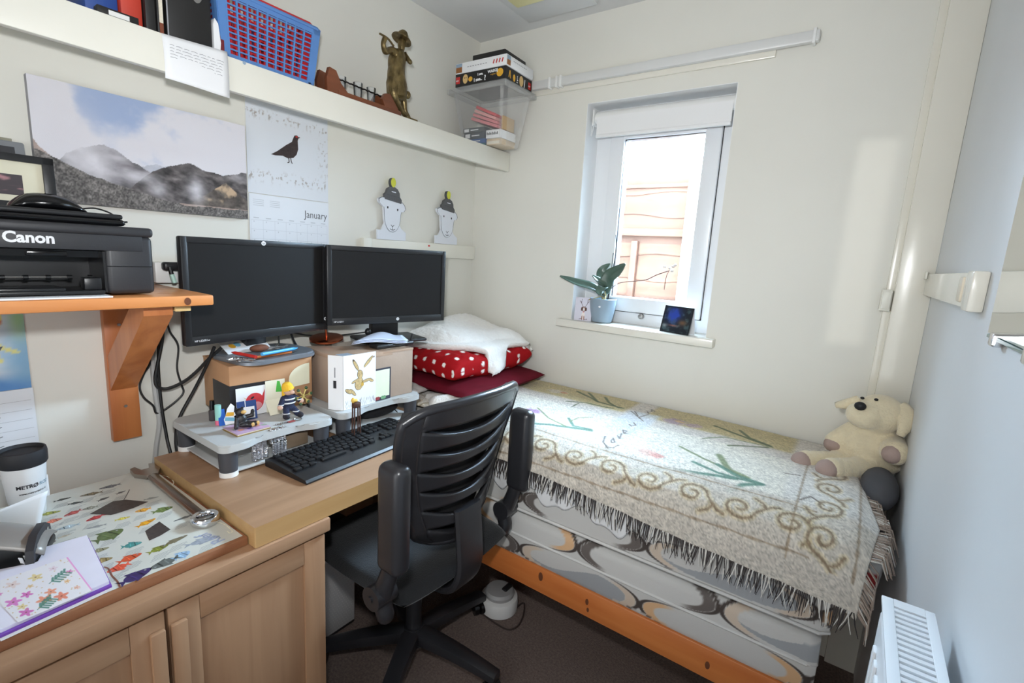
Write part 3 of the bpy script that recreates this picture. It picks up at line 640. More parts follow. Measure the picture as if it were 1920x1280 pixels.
def gamebox(name, label, cat, c, rz, sx, sy, z0, h, mats, deco):
    t = thing(name, label, cat, (c[0], c[1], z0), rz)
    b = MB(); b.box(-sx/2, sx/2, -sy/2, sy/2, 0, h, 0, 0.002); part('carton', b, mats[0], t, world=False)
    b = MB(); deco(b, frame((-sx/2, -sy/2, 0), (1, 0, 0), (0, 0, 1)), frame((sx/2, -sy/2, 0), (0, 1, 0), (0, 0, 1)), sx, sy, h); part('print', b, mats[1:], t, world=False)
    return t
gz = bz1+0.0125
M_yel = mat('yellow_print', (226, 170, 50), 0.5); M_face = mat('tan_print', (212, 178, 120), 0.5); M_redpr = mat('red_print', (196, 48, 44), 0.5)
def deco1(b, FL, FR, sx, sy, h):
    b.box(0, 0, 0, 0, 0, 0) if False else None
    for Fm, L in ((FL, sx), (FR, sy)):
        e = 0.004 if Fm is FL else L-0.030
        b.poly([(e, 0.014), (e+0.022, 0.014), (e+0.022, 0.042), (e, 0.042)], Fm, 0.0005, 2); b.text('BEST', 0.0075, Fm @ Matrix.Translation((e+0.001, 0.024, 0)), 0.0009, 0, bold=0.0002)
    b.disc(0.056, 0.030, 0.014, 0.019, FL, 0.0005, 3); b.disc(0.052, 0.034, 0.002, 0.003, FL, 0.0009, 4); b.disc(0.060, 0.034, 0.002, 0.003, FL, 0.0009, 4)
    b.disc(0.084, 0.026, 0.011, 0.010, FL, 0.0005, 1)
    b.text('I see..', 0.019, FL @ TR(0.103, 0.012, 0, 0.06), 0.0006, 0, bold=0.0008); b.text('I see,', 0.014, FL @ TR(0.122, 0.034, 0, 0.06), 0.0006, 0, bold=0.0006); b.text('?', 0.028, FL @ TR(0.158, 0.012, 0, 0.06), 0.0006, 0, bold=0.001)
    b.disc(0.238, 0.032, 0.017, 0.016, FL, 0.0005, 1, rot=0.3); b.text('WASGIJ', 0.015, FL @ TR(0.176, 0.036, 0, 0.05), 0.0008, 0, bold=0.0007); b.text('original', 0.009, FL @ TR(0.19, 0.026, 0, 0.05), 0.0008, 1)
    b.line([(0.022, 0.016), (0.028, 0.044)], 0.005, FR, 0.0005, 1); b.line([(0.034, 0.014), (0.03, 0.044)], 0.005, FR, 0.0006, 1); b.disc(0.062, 0.024, 0.009, 0.014, FR, 0.0005, 1)
    b.text('I see', 0.015, FR @ TR(0.091, 0.012, 0, PI/2), 0.0008, 0, bold=0.0008); b.disc(0.118, 0.028, 0.016, 0.021, FR, 0.0005, 3); b.line([(0.142, 0.008), (0.146, 0.042)], 0.005, FR, 0.0006, 0)
gamebox('puzzle_box', 'black puzzle box lying directly on the clear storage box lid', 'puzzle box', (0.196, -0.131), 0.04, 0.268, 0.205, gz, 0.055, [M_bk, M_paper, M_yel, M_redpr, M_face, M_ink], deco1)
def deco2(b, FL, FR, sx, sy, h):
    b.poly([(0.002, 0.004), (0.036, 0.004), (0.036, 0.040), (0.002, 0.040)], FL, 0.0005, 0); b.poly([(0.002, 0.026), (0.036, 0.026), (0.036, 0.040), (0.002, 0.040)], FL, 0.0008, 3)
    b.poly([(0.004, 0.004), (0.03, 0.004), (0.03, 0.040), (0.004, 0.040)], FR, 0.0005, 0); b.poly([(0.004, 0.024), (0.03, 0.024), (0.03, 0.040), (0.004, 0.040)], FR, 0.0008, 3)
    for k in range(4): b.line([(0.205+0.015*k, 0.014), (0.210+0.015*k, 0.030)], 0.006, FL, 0.0005, 1)
    for k in range(8): b.line([(0.065+0.014*k, 0.022), (0.074+0.014*k, 0.022)], 0.003, FL, 0.0005, 2)
    for k in range(8): b.line([(0.05+0.013*k, 0.028), (0.058+0.013*k, 0.028)], 0.003, FR, 0.0005, 2)
gamebox('puzzle_box', 'white puzzle box lying on the black puzzle box', 'puzzle box', (0.198, -0.131), 0.02, 0.272, 0.205, gz+0.0555, 0.043, [M_paper, mat('autumn_print', (150, 96, 50), 0.5), M_redpr, M_grey_ink, mat('sky_print', (150, 170, 190), 0.5)], deco2)
t = thing('black_tray', 'flat black tray lying on top of the puzzle boxes', 'tray', (0.235, -0.148, gz+0.099), 0.03)
b = MB(); b.box(-0.085, 0.085, -0.08, 0.08, 0, 0.022, 0, 0.004); part('tray', b, M_bk, t, world=False)

# ------------------------------------------------------------------ pictures on the left wall
def mountain(u, v):
    W_ = np.array
    cl = fbm(u*5+1, v*3.5, 3, 5); blue = mix(np.ones(u.shape+(3,))*W_([158, 174, 206.]), (218, 216, 222), sstep(0.34, 0.62, cl+0.42*(1-v)-0.16+0.5*np.exp(-((u-0.05)/0.13)**2)+0.22*sstep(0.55, 0.9, u)))
    c = blue
    def ridge(pts, amp, sc, s): return np.interp(u, [p[0] for p in pts], [p[1] for p in pts]) + amp*(fbm(u*sc, u*0+s, s, 4)-0.5)
    tx = fbm(u*40, v*30, 5, 4); tx2 = fbm(u*12+v*9, v*14-u*4, 9, 4)
    r0 = ridge([(0, .2), (.5, .44), (.62, .42), (.72, .40), (1, .48)], 0.05, 14, 21); c = mix(c, W_([165, 168, 180.])*(0.9+0.2*tx[..., None]), (v < r0)*0.6)
    r1 = ridge([(0, .1), (.12, .42), (.2, .5), (.27, .55), (.33, .5), (.45, .37), (.6, .28), (1, .2)], 0.04, 18, 4)
    g1 = W_([116, 112, 116.])*(0.45+1.05*tx2[..., None]+0.25*(tx[..., None]-0.5)); c = np.where((v < r1)[..., None], g1, c)
    r2 = ridge([(0, 0), (.33, .1), (.40, .24), (.48, .37), (.58, .46), (.66, .50), (.76, .46), (.85, .43), (.92, .47), (1, .50)], 0.035, 16, 6)
    g2 = W_([98, 92, 92.])*(0.20+1.35*fbm(u*22+v*12, v*20-u*6, 19, 5)[..., None]); c = np.where((v < r2)[..., None], g2, c)
    rt = ridge([(0, -1), (.62, -1), (.66, .1), (.74, .2), (.8, .27), (.87, .37), (.93, .28), (1, .2)], 0.03, 18, 8)
    g3 = mix(W_([92, 84, 78.])*(0.6+0.8*tx[..., None]), (190, 164, 136), sstep(0.48, 0.74, fbm(u*26, v*12, 23, 4)*0.75+0.36*np.exp(-((u-0.86)/0.08)**2-((v-0.30)/0.08)**2))); c = np.where((v < rt)[..., None], g3, c)
    c = np.where(((v < np.interp(u, [0, .02, .12, .2], [.5, .44, .28, .1])))[..., None], W_([166, 146, 136.])*(0.85+0.3*tx[..., None]), c)
    for (cx, cy, sx, sy, a, s) in ((.13, .55, .10, .28, 1.0, 1), (.22, .34, .09, .16, 1.0, 2), (.33, .44, .08, .04, .5, 3), (.42, .30, .08, .05, .8, 4), (.50, .21, .045, .07, .75, 5), (.70, .24, .05, .14, .75, 6), (.38, .56, .16, .07, .6, 7), (.55, .62, .3, .08, .7, 8), (.95, .44, .07, .06, .4, 9)):
        e = np.exp(-((u-cx)/sx)**2-((v-cy)/sy)**2)*(0.5+1.0*fbm(u*14, v*9, 30+s, 4)); c = mix(c, (214, 211, 217), np.clip(e*a, 0, 1))
    rf = ridge([(0, .42), (.08, .36), (.2, .26), (.35, .19), (.5, .12), (.65, .075), (.8, .085), (1, .09)], 0.02, 20, 11)
    sp = vnoise(u*190, v*90, 40); gf = W_([124, 119, 116.])*(0.50+0.6*tx[..., None]+0.55*(sp[..., None]-0.4)); c = np.where((v < rf)[..., None], gf, c)
    return c
P0 = np.array((0.022, -1.632, 1.499)); pts4 = dict(TL=at(41, 135, 'x', 0.022), TR=at(459, 236, 'x', 0.022), BR=at(470, 411, 'x', 0.022), BL=at(60, 316, 'x', 0.022))
u, v = np.meshgrid(np.linspace(0, 1, 321), np.linspace(0, 1, 151), indexing='ij')
yL, yR = -1.628, pts4['TR'].y; zt, zb = pts4['TR'].z, pts4['BR'].z
P = np.stack([u*0+0.022, yL+u*(yR-yL), zb+v*(zt-zb)], -1)
solo('canvas_print', painted('canvas_print', P, mountain(u, v), P_canvas, (150, 150, 155), 0.02), None, 'wide canvas print of misty grey mountains on the left wall', 'picture')

# wall calendar with grouse
cyl_, cyr, czt, czb = at(459, 183, 'x', 0.004).y, at(614, 222, 'x', 0.004).y, at(459, 183, 'x', 0.004).z+0.004, 1.30
t = thing('wall_calendar', 'wall calendar with a dark grouse on snow above the monitors', 'calendar', (0, (cyl_+cyr)/2, czb))
w, h = cyr-cyl_, czt-czb; mid = 1.503
Pg, u, v = panel((0.004, cyl_, mid), (0, 1, 0), (0, 0, 1), w, czt-mid, 120, 130)
c = np.ones(u.shape+(3,))*np.array([216, 220, 226.]); sp = fbm(u*46, v*30, 3, 3); band = np.exp(-((v-0.86)/0.04)**2)+np.exp(-((v-0.2)/0.05)**2)+0.7*np.exp(-((u-0.95)/0.08)**2-((v-0.6)/0.3)**2)
c = mix(c, (150, 140, 132), sstep(0.62, 0.72, sp)*np.clip(band, 0, 1)*0.8)
part('photo_page', painted('photo_page', Pg, c, P_print, thick=0.002), None, t)
Fb = frame((0.0045, cyl_, mid), (0, 1, 0), (0, 0, 1)); gx = lambda px, py: (at(px, py, 'x', 0.0045).y-cyl_, at(px, py, 'x', 0.0045).z-mid)
b = MB()
b.poly([gx(508, 289), gx(520, 283), gx(536, 272), gx(547, 266), gx(550, 258), gx(552, 254), gx(557, 254), gx(560, 258), gx(558, 264), gx(559, 280), gx(556, 290), gx(550, 296), gx(540, 297), gx(530, 292), gx(516, 291)], Fb, 0.0006, 0)
b.poly([gx(553, 256), gx(557, 255), gx(558, 258), gx(555, 258)], Fb, 0.0009, 1); b.poly([gx(560, 257), gx(563, 258), gx(559, 260)], Fb, 0.0008, 0)
b.line([gx(541, 296), gx(542, 304), gx(539, 305)], 0.003, Fb, 0.0006, 0); b.line([gx(545, 296), gx(546, 303), gx(548, 307)], 0.003, Fb, 0.0006, 0)
part('grouse_photo', b, [mat('grouse_brown', (52, 38, 36), 0.6, var=0.3, vscale=120), M_redpr], t, label='dark grouse with red brow')
b = MB(); b.box(0.001, 0.0038, cyl_+0.002, cyr+0.001, czb, mid-0.002)
Fc = frame((0.0038, cyl_, czb), (0, 1, 0), (0, 0, 1)); hh = mid-czb
b.text('January', 0.036, Fc @ Matrix.Translation((w-0.006, hh-0.062, 0)), 0.0005, 1, 'RIGHT', sx=0.85)
for k in range(7): b.line([(0.014+k*w/7.1, hh-0.078), (0.032+k*w/7.1, hh-0.078)], 0.003, Fc, 0.0004, 2)
for r in range(5):
    zz = hh-0.085-0.030*r; b.line([(0.006, zz), (w-0.006, zz)], 0.0008, Fc, 0.0004, 2)
    for k in range(7): b.line([(0.014+k*w/7.1, zz-0.005), (0.017+k*w/7.1, zz-0.005)], 0.004, Fc, 0.0005, 2)
for k in range(8): b.line([(0.006+k*(w-0.012)/7, hh-0.085), (0.006+k*(w-0.012)/7, 0.004)], 0.0007, Fc, 0.0004, 2)
for r in range(4): b.line([(0.014, hh-0.02-0.006*r), (0.05, hh-0.02-0.006*r)], 0.0015, Fc, 0.0004, 2); b.line([(0.07, hh-0.02-0.006*r), (0.105, hh-0.02-0.006*r)], 0.0015, Fc, 0.0004, 2)
part('month_page', b, [mat('cool_paper', (222, 226, 232), 0.7, var=0.01), mat('soft_ink', (90, 92, 96), 0.7), mat('pale_ink', (190, 194, 200), 0.7)], t)

# hand painted calendar under the pine shelf, at the far left
y1 = at(46, 612, 'x', 0.003).y; y0 = y1-0.30; zt_, zb_ = 1.178, 0.80; zm = at(58, 726, 'x', 0.003).z
t = thing('wall_calendar', 'hand painted calendar with a smiling sun on the left wall under the pine shelf', 'calendar', (0, (y0+y1)/2, zb_))
Pg, u, v = panel((0.003, y0, zm), (0, 1, 0), (0, 0, 1), y1-y0, zt_-zm, 60, 44)
n = fbm(u*5, v*4, 8, 4); c = np.ones(u.shape+(3,))*np.array([212, 216, 220.]); c = mix(c, (120, 166, 200), np.clip(sstep(0.72, 1.0, u+0.3*(n-0.5))*0.85, 0, 1)); c = mix(c, (92, 140, 196), sstep(0.22, 0.02, v+0.2*(n-0.5)))
c = mix(c, (150, 190, 110), np.clip(np.exp(-((u-0.97)/0.06)**2-((v-0.8)/0.2)**2)*0.7, 0, 1))
d = np.hypot((u-0.60)*(y1-y0), (v-0.86)*(zt_-zm)); c = mix(c, (226, 204, 70), sstep(0.085, 0.080, d)); c = mix(c, (226, 214, 120), (seg_d(u, v, [(0.83, .5), (0.93, .42)]) < 0.02)*0.8+(seg_d(u, v, [(0.80, .42), (0.84, .34)]) < 0.02)*0.8)
d2 = np.hypot((u-0.845)*(y1-y0), (v-0.76)*(zt_-zm)); c = mix(c, (196, 70, 50), sstep(0.008, 0.005, d2))
part('painted_page', painted('painted_page', Pg, c, P_print, thick=0.002), None, t)
b = MB(); b.box(0.001, 0.0028, y0, y1+0.002, zb_, zm-0.001); Fc = frame((0.0028, y0, zb_), (0, 1, 0), (0, 0, 1)); hh = zm-zb_
b.text('January', 0.052, frame((0.0031, y0, zm), (0, 1, 0), (0, 0, 1)) @ TR(y1-y0-0.045, 0.085, 0, 0.05), 0.0006, 1, 'RIGHT', shear=0.25, sx=0.85)
for r in range(9):
    zz = hh-0.02-0.024*r; b.line([(0.01, zz-0.011), (y1-y0-0.004, zz-0.011)], 0.0006, Fc, 0.0004, 2); b.line([(y1-y0-0.085, zz), (y1-y0-0.078, zz+0.004), (y1-y0-0.07, zz), (y1-y0-0.06, zz+0.003)], 0.0016, Fc, 0.0005, 1)
for k in range(14): b.disc(0.02+0.02*k, zt_-zb_-0.006, 0.0025, 0.003, Fc, 0.0006, 1)
part('date_page', b, [mat('cool_paper', (222, 226, 232), 0.7), mat('soft_ink', (90, 92, 96), 0.7), M_grey_ink], t)

# two sheep cutouts in bobble hats (thick board shapes), standing on the trunking
M_board = mat('white_board', (222, 226, 234), 0.5, var=0.01); M_line = mat('outline_print', (76, 78, 82), 0.6); M_hat = mat('grey_hat_print', (92, 92, 94), 0.7, var=0.1); M_bob = mat('lime_print', (206, 208, 70), 0.6)
def sheep(px, py, H_, label):
    base = at(px, py, 'x', 0.026); t = thing('sheep_cutout', label, 'ornament', (0.02, base.y, 1.3855))
    Fm = frame((0.014, base.y, 1.3855), (0, 1, 0), (0, 0, 1)); s = H_
    b = MB(); b.prism([(p*s*1.12, q*s) for p, q in [(-.27, 0), (.27, 0), (.27, .13), (.17, .20), (.11, .33), (-.11, .33), (-.17, .20), (-.20, .15), (-.27, .15)]], 0.008, Fm); part('stand', b, M_board, t)
    def head(k):
        L = []
        for i in range(17):
            a = PI+PI*i/16; L.append((0.155*k*math.cos(a), 0.36+0.255*k*math.sin(a)+0.02))
        L += [(0.165, .44), (0.175, .47), (0.22, .475), (0.255, .52), (0.235, .58), (0.18, .63), (0.13, .645), (-0.13, .665), (-0.2, .67), (-0.26, .635), (-0.255, .585), (-0.2, .54), (-0.165, .52)]
        return [(p*s*1.12, q*s) for p, q in L]
    b = MB(); b.prism(head(1.0), 0.010, Fm, 0, 0)
    e = head(1.0); cx = sum(p for p, q in e)/len(e); cz = sum(q for p, q in e)/len(e); b.poly(e, Fm, 0.0102, 1); b.poly([(cx+(p-cx)*0.962, cz+(q-cz)*0.975) for p, q in e], Fm, 0.0105, 0)
    for ex in (-0.105, 0.105): b.disc(ex*s, 0.505*s-ex*0.1*s, 0.014*s, 0.020*s, Fm, 0.0109, 2)
    b.line([(-.035*s, .245*s), (0, .215*s), (.035*s, .245*s)], 0.010*s, Fm, 0.0109, 1); b.line([(0, .215*s), (0, .165*s)], 0.010*s, Fm, 0.0110, 1); b.line([(-.055*s, .18*s), (-.02*s, .163*s), (.02*s, .163*s), (.055*s, .18*s)], 0.010*s, Fm, 0.0111, 1)
    part('head', b, [M_board, M_line, M_ink], t)
    b = MB(); b.prism([(p*s*1.12, q*s) for p, q in [(-.15, .64), (.155, .60), (.16, .66), (.125, .70), (.12, .76), (.08, .82), (.02, .85), (-.04, .85), (-.10, .81), (-.125, .745), (-.155, .72)]], 0.014, Fm, 0, 0)
    for k in range(8): b.line([((-.12+.036*k)*s, (.66-.004*k)*s), ((-.12+.036*k)*s, (.705-.004*k)*s)], 0.006*s, Fm, 0.0146, 1)
    b.line([(-.145*s, .72*s), (.14*s, .69*s)], 0.010*s, Fm, 0.0148, 1); b.line([(-.04*s, .77*s), (.05*s, .765*s)], 0.014*s, Fm, 0.0149, 2)
    part('hat', b, [M_hat, M_line, M_board], t)
    b = MB(); b.prism([(0.052*s*math.cos(2*PI*k/18)-0.01*s, (0.915+0.075*math.sin(2*PI*k/18))*s) for k in range(18)], 0.016, Fm, 0, 1); part('bobble', b, [M_bob, M_line], t)
sheep(736, 452, 0.252, 'larger white sheep cutout with grey bobble hat, nearer the calendar')
sheep(838, 459, 0.244, 'smaller white sheep cutout with grey bobble hat, nearer the room corner')
# ------------------------------------------------------------------ pine shelf, printer and what lies on it
PZ = 1.213
t = thing('pine_shelf', 'varnished pine shelf with a knot carrying the printer', 'shelf', (0.17, -1.9, PZ-0.028))
b = MB(); b.box(0.002, 0.352, -2.7, -1.392, PZ-0.026, PZ, bev=0.005); part('board', b, M_pine, t)
b = MB(); q = at(352, 565, 'x', 0.3525); b.disc(q.y, q.z, 0.0075, 0.009, frame((0.3522, 0, 0), (0, 1, 0), (0, 0, 1)), 0.0003); part('knot', b, M_knot, t, label='dark round knot')
t2 = thing('shelf_bracket', 'pine bracket with diagonal brace under the printer shelf', 'bracket', (0.1, -1.5, 0.78))
b = MB(); b.box(0.001, 0.024, -1.528, -1.462, 0.778, PZ-0.027, bev=0.002); part('upright', b, M_pinez, t2)
b = MB(); pol = [(0.024, 0.925), (0.024, 1.02), (0.232, PZ-0.028), (0.305, PZ-0.028), (0.305, PZ-0.05)]
b.prism(pol, 0.060, frame((0, -1.466, 0), (1, 0, 0), (0, 0, 1))); part('brace', b, M_pinez, t2)
b = MB(); b.box(0.19, 0.31, -1.462, -1.428, PZ-0.0425, PZ-0.0275, bev=0.002); part('batten', b, mat('pale_deal', (226, 196, 136), 0.55, var=0.08, vscale=20), t2, label='pale wood batten')
for z in (0.875, 1.105): b = MB(); b.cyl((0.0235, -1.495, z), (0.026, -1.495, z), 0.0045, 0.0035); part('screw', b, M_steel, t2)
# printer
pr = thing('printer', 'black inkjet printer on the pine shelf', 'printer', (0.16, -1.715, PZ))
M_prn = mat('printer_black', (44, 44, 47), 0.45, var=0.05, bump=0.05, bscale=400); M_prn2 = mat('printer_dark', (24, 24, 26), 0.35)
py0, py1, px1 = -1.936, -1.502, 0.318; z0 = PZ+0.004
b = MB()
b.box(0.03, px1-0.001, py1-0.088, py1, z0, z0+0.128, 0, 0.010, seg=3); b.box(0.03, px1-0.001, py0, py0+0.088, z0, z0+0.128, 0, 0.010, seg=3)
b.box(0.03, px1-0.11, py0+0.08, py1-0.08, z0, z0+0.128); b.box(0.03, px1, py0+0.02, py1-0.02, z0+0.094, z0+0.127, 0, 0.001)
part('body', b, M_prn, pr)
b = MB(); b.box(0.026, px1+0.002, py0-0.002, py1+0.002, z0+0.126, z0+0.147, 0, 0.007, seg=3); part('scanner_lid', b, M_prn, pr)
b = MB(); b.box(px1-0.112, px1-0.105, py0+0.08, py1-0.086, z0+0.01, z0+0.094); b.box(px1-0.11, px1-0.006, py1-0.092, py1-0.0875, z0+0.004, z0+0.092); part('paper_bay', b, M_prn2, pr)
b = MB(); b.box(px1-0.11, px1+0.006, py0+0.085, py1-0.095, z0+0.002, z0+0.010, 0, 0.002); b.box(px1-0.07, px1+0.008, py0+0.15, py1-0.16, z0+0.010, z0+0.016, 0, 0.002); b.box(px1-0.03, px1-0.002, py1-0.128, py1-0.098, z0+0.010, z0+0.036, 0, 0.003); part('output_tray', b, M_prn2, pr)
b = MB(); b.tube([(px1-0.05, py0+0.1, z0+0.034), (px1-0.05, py1-0.14, z0+0.034)], 0.0022, 8); part('roller_rod', b, M_steel, pr)
for k in range(8): b = MB(); b.cyl((px1-0.05, py0+0.12+0.034*k, z0+0.034), (px1-0.05, py0+0.128+0.034*k, z0+0.034), 0.0048); part('roller', b, M_prn2, pr)
b = MB(); b.box(px1-0.08, px1-0.02, py0+0.08, py1-0.09, z0+0.078, z0+0.092); b.box(px1-0.022, px1-0.012, py1-0.21, py1-0.148, z0+0.079, z0+0.090, 0, 0.002); part('control_strip', b, M_blackg, pr)
Fp = frame((px1, 0, 0), (0, 1, 0), (0, 0, 1))
b = MB(); qL = at(4, 452, 'x', px1); b.text('Canon', 0.0285, Fp @ Matrix.Translation((qL.y, qL.z, 0)), 0.0008, bold=0.0010, sx=0.98); part('lettering', b, mat('silver_lettering', (226, 226, 228), 0.35), pr)
b = MB(); b.box(px1-0.0005, px1+0.0004, py1-0.088, py1-0.004, z0+0.060, z0+0.0615); part('seam', b, M_blackg, pr)
b = MB(); b.box(0.30, 0.349, -2.3, -1.592, PZ+0.0003, PZ+0.0035); solo('paper_sheets', b, M_paper, 'white paper sheets lying under the front of the printer', 'paper')
# laptop on the printer, mouse on the laptop
LZ = z0+0.1475
lt = thing('laptop', 'closed black laptop lying on top of the printer', 'laptop', (0.16, -1.7, LZ))
b = MB(); b.box(0.04, 0.30, -2.05, -1.545, LZ, LZ+0.014, 0, 0.006, seg=3); part('base', b, M_blackg, lt)
b = MB(); b.box(0.042, 0.298, -2.05, -1.548, LZ+0.0145, LZ+0.025, 0, 0.004, seg=3); part('lid', b, M_black, lt)
b = MB(); b.tube([(0.16, -1.547, LZ+0.010), (0.162, -1.52, LZ+0.010), (0.17, -1.502, LZ+0.013)], [0.004, 0.0035, 0.002], 6, smooth=3); part('plug_tail', b, M_rub, lt)
def mouse(name, label, M, m, cable=None):
    t = thing(name, label, 'mouse', tuple(M.to_translation()))
    n, k = 25, 17; P = np.zeros((n, k, 3))
    for i in range(n):
        a = i/(n-1); y = -0.055+0.110*a; wv = 0.030*(1-abs(2*a-1)**3.2)**0.5*(0.92+0.08*math.cos(4*PI*a)); hh = 0.036*(1-abs(2*a-0.92)**2.4*0.8)*min(1, (1-abs(2*a-1)**4)**0.5+0.05)
        for j in range(k):
            th = 2*PI*j/k; P[i, j] = M @ Vector((wv*math.cos(th), y, max(0.0, 0.35*hh+0.65*hh*math.sin(th)) if math.sin(th) > 0 else max(0.0, 0.35*hh*(1+math.sin(th)))))
    b = MB(); b.grid(P, cv=True); part('shell', b, m, t, angle=60)
    if cable: b = MB(); b.tube(cable, 0.0018, 6, smooth=6); part('cable', b, M_rub, t)
mz = LZ+0.0255
e = [(0.165, -1.585, mz+0.010), (0.18, -1.565, mz+0.013), (0.21, -1.548, mz+0.005), (0.245, -1.545, mz-0.006), (0.27, -1.538, mz-0.02)]
mouse('computer_mouse', 'glossy black computer mouse lying on the closed laptop', TR(0.17, -1.643, mz, 0.12) @ Matrix.Diagonal((1.25, 1.25, 1.0, 1)), M_blackg, e)
b = MB(); b.tube([(0.05, -1.50, z0+0.115), (0.05, -1.475, z0+0.113), (0.052, -1.468, z0+0.105), (0.05, -1.478, z0+0.098), (0.03, -1.51, z0+0.094)], 0.0016, 6, smooth=6); solo('white_lead', b, mat('grey_lead', (170, 172, 175), 0.5), 'thin grey lead looping behind the right end of the printer', 'cable')
# framed picture standing behind on the laptop
fr = thing('photo_frame', 'black framed picture leaning on the wall behind the laptop', 'picture frame', (0.05, -1.78, LZ+0.026))
c4 = [at(0, 306, 'x', 0.07), at(88, 310, 'x', 0.062)]
ytop = at(88, 308, 'x', 0.055); zt = ytop.z; yr = ytop.y; zb = LZ+0.026; tilt = (0.030-0.085)/(zt-zb)
Mf = frame((0.085, yr-0.33+0.0, zb), (0, 1, 0), (-0.05, 0, 1)); fh = math.hypot(zt-zb, 0.05); fw = 0.335
Mf = Mf @ Matrix.Rotation(0.0, 4, 'Z')
def fbox(b, x0, x1, y0, y1, z0_, z1_, mi=0): b.box(x0, x1, y0, y1, z0_, z1_, mi, 0.001, M=Mf)
b = MB(); fbox(b, 0, fw, 0, 0.016, -0.012, 0.006); fbox(b, 0, fw, fh-0.016, fh, -0.012, 0.006); fbox(b, 0, 0.02, 0, fh, -0.012, 0.006); fbox(b, fw-0.02, fw, 0, fh, -0.012, 0.006); part('moulding', b, M_black, fr)
b = MB(); fbox(b, 0.01, fw-0.01, 0.008, fh-0.008, -0.010, 0.000); part('mount', b, mat('ivory_mount', (222, 216, 192), 0.7), fr)
Pg, u, v = panel(Mf @ Vector((0.05, 0.03, 0.001)), Mf.to_3x3() @ Vector((1, 0, 0)), Mf.to_3x3() @ Vector((0, 1, 0)), fw-0.105, fh-0.075, 40, 30)
n = fbm(u*8, v*5, 4); c = mix(np.ones(u.shape+(3,))*np.array([176, 128, 132.]), (70, 62, 66), sstep(0.42, 0.62, n+0.5*(u-0.75)))
part('picture', painted('picture', Pg, c, P_print), None, fr)
tb = thing('grey_tablet', 'grey framed dark screen leaning on the wall behind the black picture frame', 'tablet', (0.03, -1.8, LZ+0.026))
q = at(45, 266, 'x', 0.022); Mt = frame((0.048, q.y-0.24, LZ+0.0262), (0, 1, 0), (-0.026, 0, q.z-LZ-0.026)); th = q.z-LZ-0.026
b = MB(); b.box(0, 0.24, 0, th, -0.010, 0.0, 0, 0.004, M=Mt); part('case', b, mat('silver_grey', (136, 138, 142), 0.4, 0.2), tb)
b = MB(); b.box(0.015, 0.222, 0.02, th-0.014, 0.0002, 0.001, 0, M=Mt); part('screen', b, M_dark, tb)
b = MB(); q2 = at(22, 260, 'x', 0.010); b.box(0.002, 0.010, q2.y-0.2, q2.y, LZ+0.026, q2.z, 0, 0.001); solo('card', b, mat('buff_card', (150, 146, 128), 0.7), 'buff card standing against the wall behind the grey tablet', 'card')
# socket with plug
t = thing('wall_socket', 'white double socket on the wall between printer and monitor', 'socket', (0.02, -1.42, 1.25))
q = at(316, 505, 'x', 0.03)
b = MB(); b.box(0.0, 0.036, q.y-0.035, q.y+0.11, PZ+0.004, q.z+0.020, 0, 0.004); part('pattress', b, M_white, t)
t = thing('power_plug', 'black plug with tagged lead in the white wall socket', 'plug', (0.06, q.y, q.z))
b = MB(); b.box(0.037, 0.062, q.y-0.022, q.y+0.045, q.z-0.002, q.z+0.022, 0, 0.007, seg=3); part('plug_top', b, M_black, t)
b = MB(); a1, a2, a3 = at(318, 500, 'x', 0.065), at(322, 514, 'x', 0.066), at(328, 530, 'x', 0.068); b.tube([a1, a2], 0.0055, 8); b.tube([a2, a3], 0.003, 8); part('lead', b, M_rub, t)
b = MB(); b.tube([a2, a3], 0.0062, 8); part('lead_tag', b, mat('mint_tag', (190, 226, 214), 0.5, var=0.1, vscale=80), t, label='pale mint paper tag on the lead')

# cables on the wall between shelf and desk
def cable(label, pts, r, m=M_rub, name='cable'):
    q = [at(px, py, 'x', x) for px, py, x in pts]; b = MB(); b.tube(q, r, 8, smooth=8); solo(name, b, m, label, 'cable')
cable('grey conduit pipe running down the wall right of the pine bracket', [(286, 640, 0.012), (287, 690, 0.012), (292, 740, 0.012), (299, 790, 0.012), (293, 840, 0.012), (288, 905, 0.02), (286, 960, 0.02)], 0.0075, mat('grey_conduit', (176, 176, 174), 0.5), 'conduit')
cable('black cable hanging straight down from the pine shelf behind the desk', [(302, 590, 0.04), (298, 640, 0.03), (297, 690, 0.02), (303, 760, 0.02), (313, 820, 0.03), (320, 850, 0.05), (326, 890, 0.06)], 0.0042)
cable('black cable hanging in a wide bight from the shelf to the left monitor', [(305, 590, 0.06), (305, 630, 0.05), (296, 680, 0.04), (291, 708, 0.035), (296, 725, 0.035), (315, 728, 0.04), (345, 715, 0.06), (370, 695, 0.08), (392, 672, 0.08), (415, 652, 0.10)], 0.0048)
cable('thin black cable forming the crossed loop right of the bracket', [(311, 592, 0.02), (318, 620, 0.018), (334, 648, 0.018), (332, 690, 0.016), (340, 720, 0.016), (344, 735, 0.016), (332, 750, 0.016), (308, 768, 0.016), (293, 774, 0.016), (287, 760, 0.016), (270, 745, 0.016), (262, 725, 0.014), (270, 700, 0.014), (281, 682, 0.014), (278, 664, 0.014)], 0.0028)
cable('black cable sloping from the left monitor down past the desk back corner', [(402, 650, 0.10), (385, 690, 0.07), (362, 735, 0.05), (340, 775, 0.05), (332, 800, 0.06), (330, 825, 0.075), (333, 850, 0.085), (336, 900, 0.08)], 0.0048)
cable('black cable hanging from the left monitor behind its base', [(523, 630, 0.09), (523, 645, 0.09), (523, 668, 0.09)], 0.0028)
cable('black cable slanting from the left monitor to the brown cardboard box', [(546, 626, 0.09), (552, 640, 0.085), (560, 655, 0.085), (563, 670, 0.08)], 0.0036)
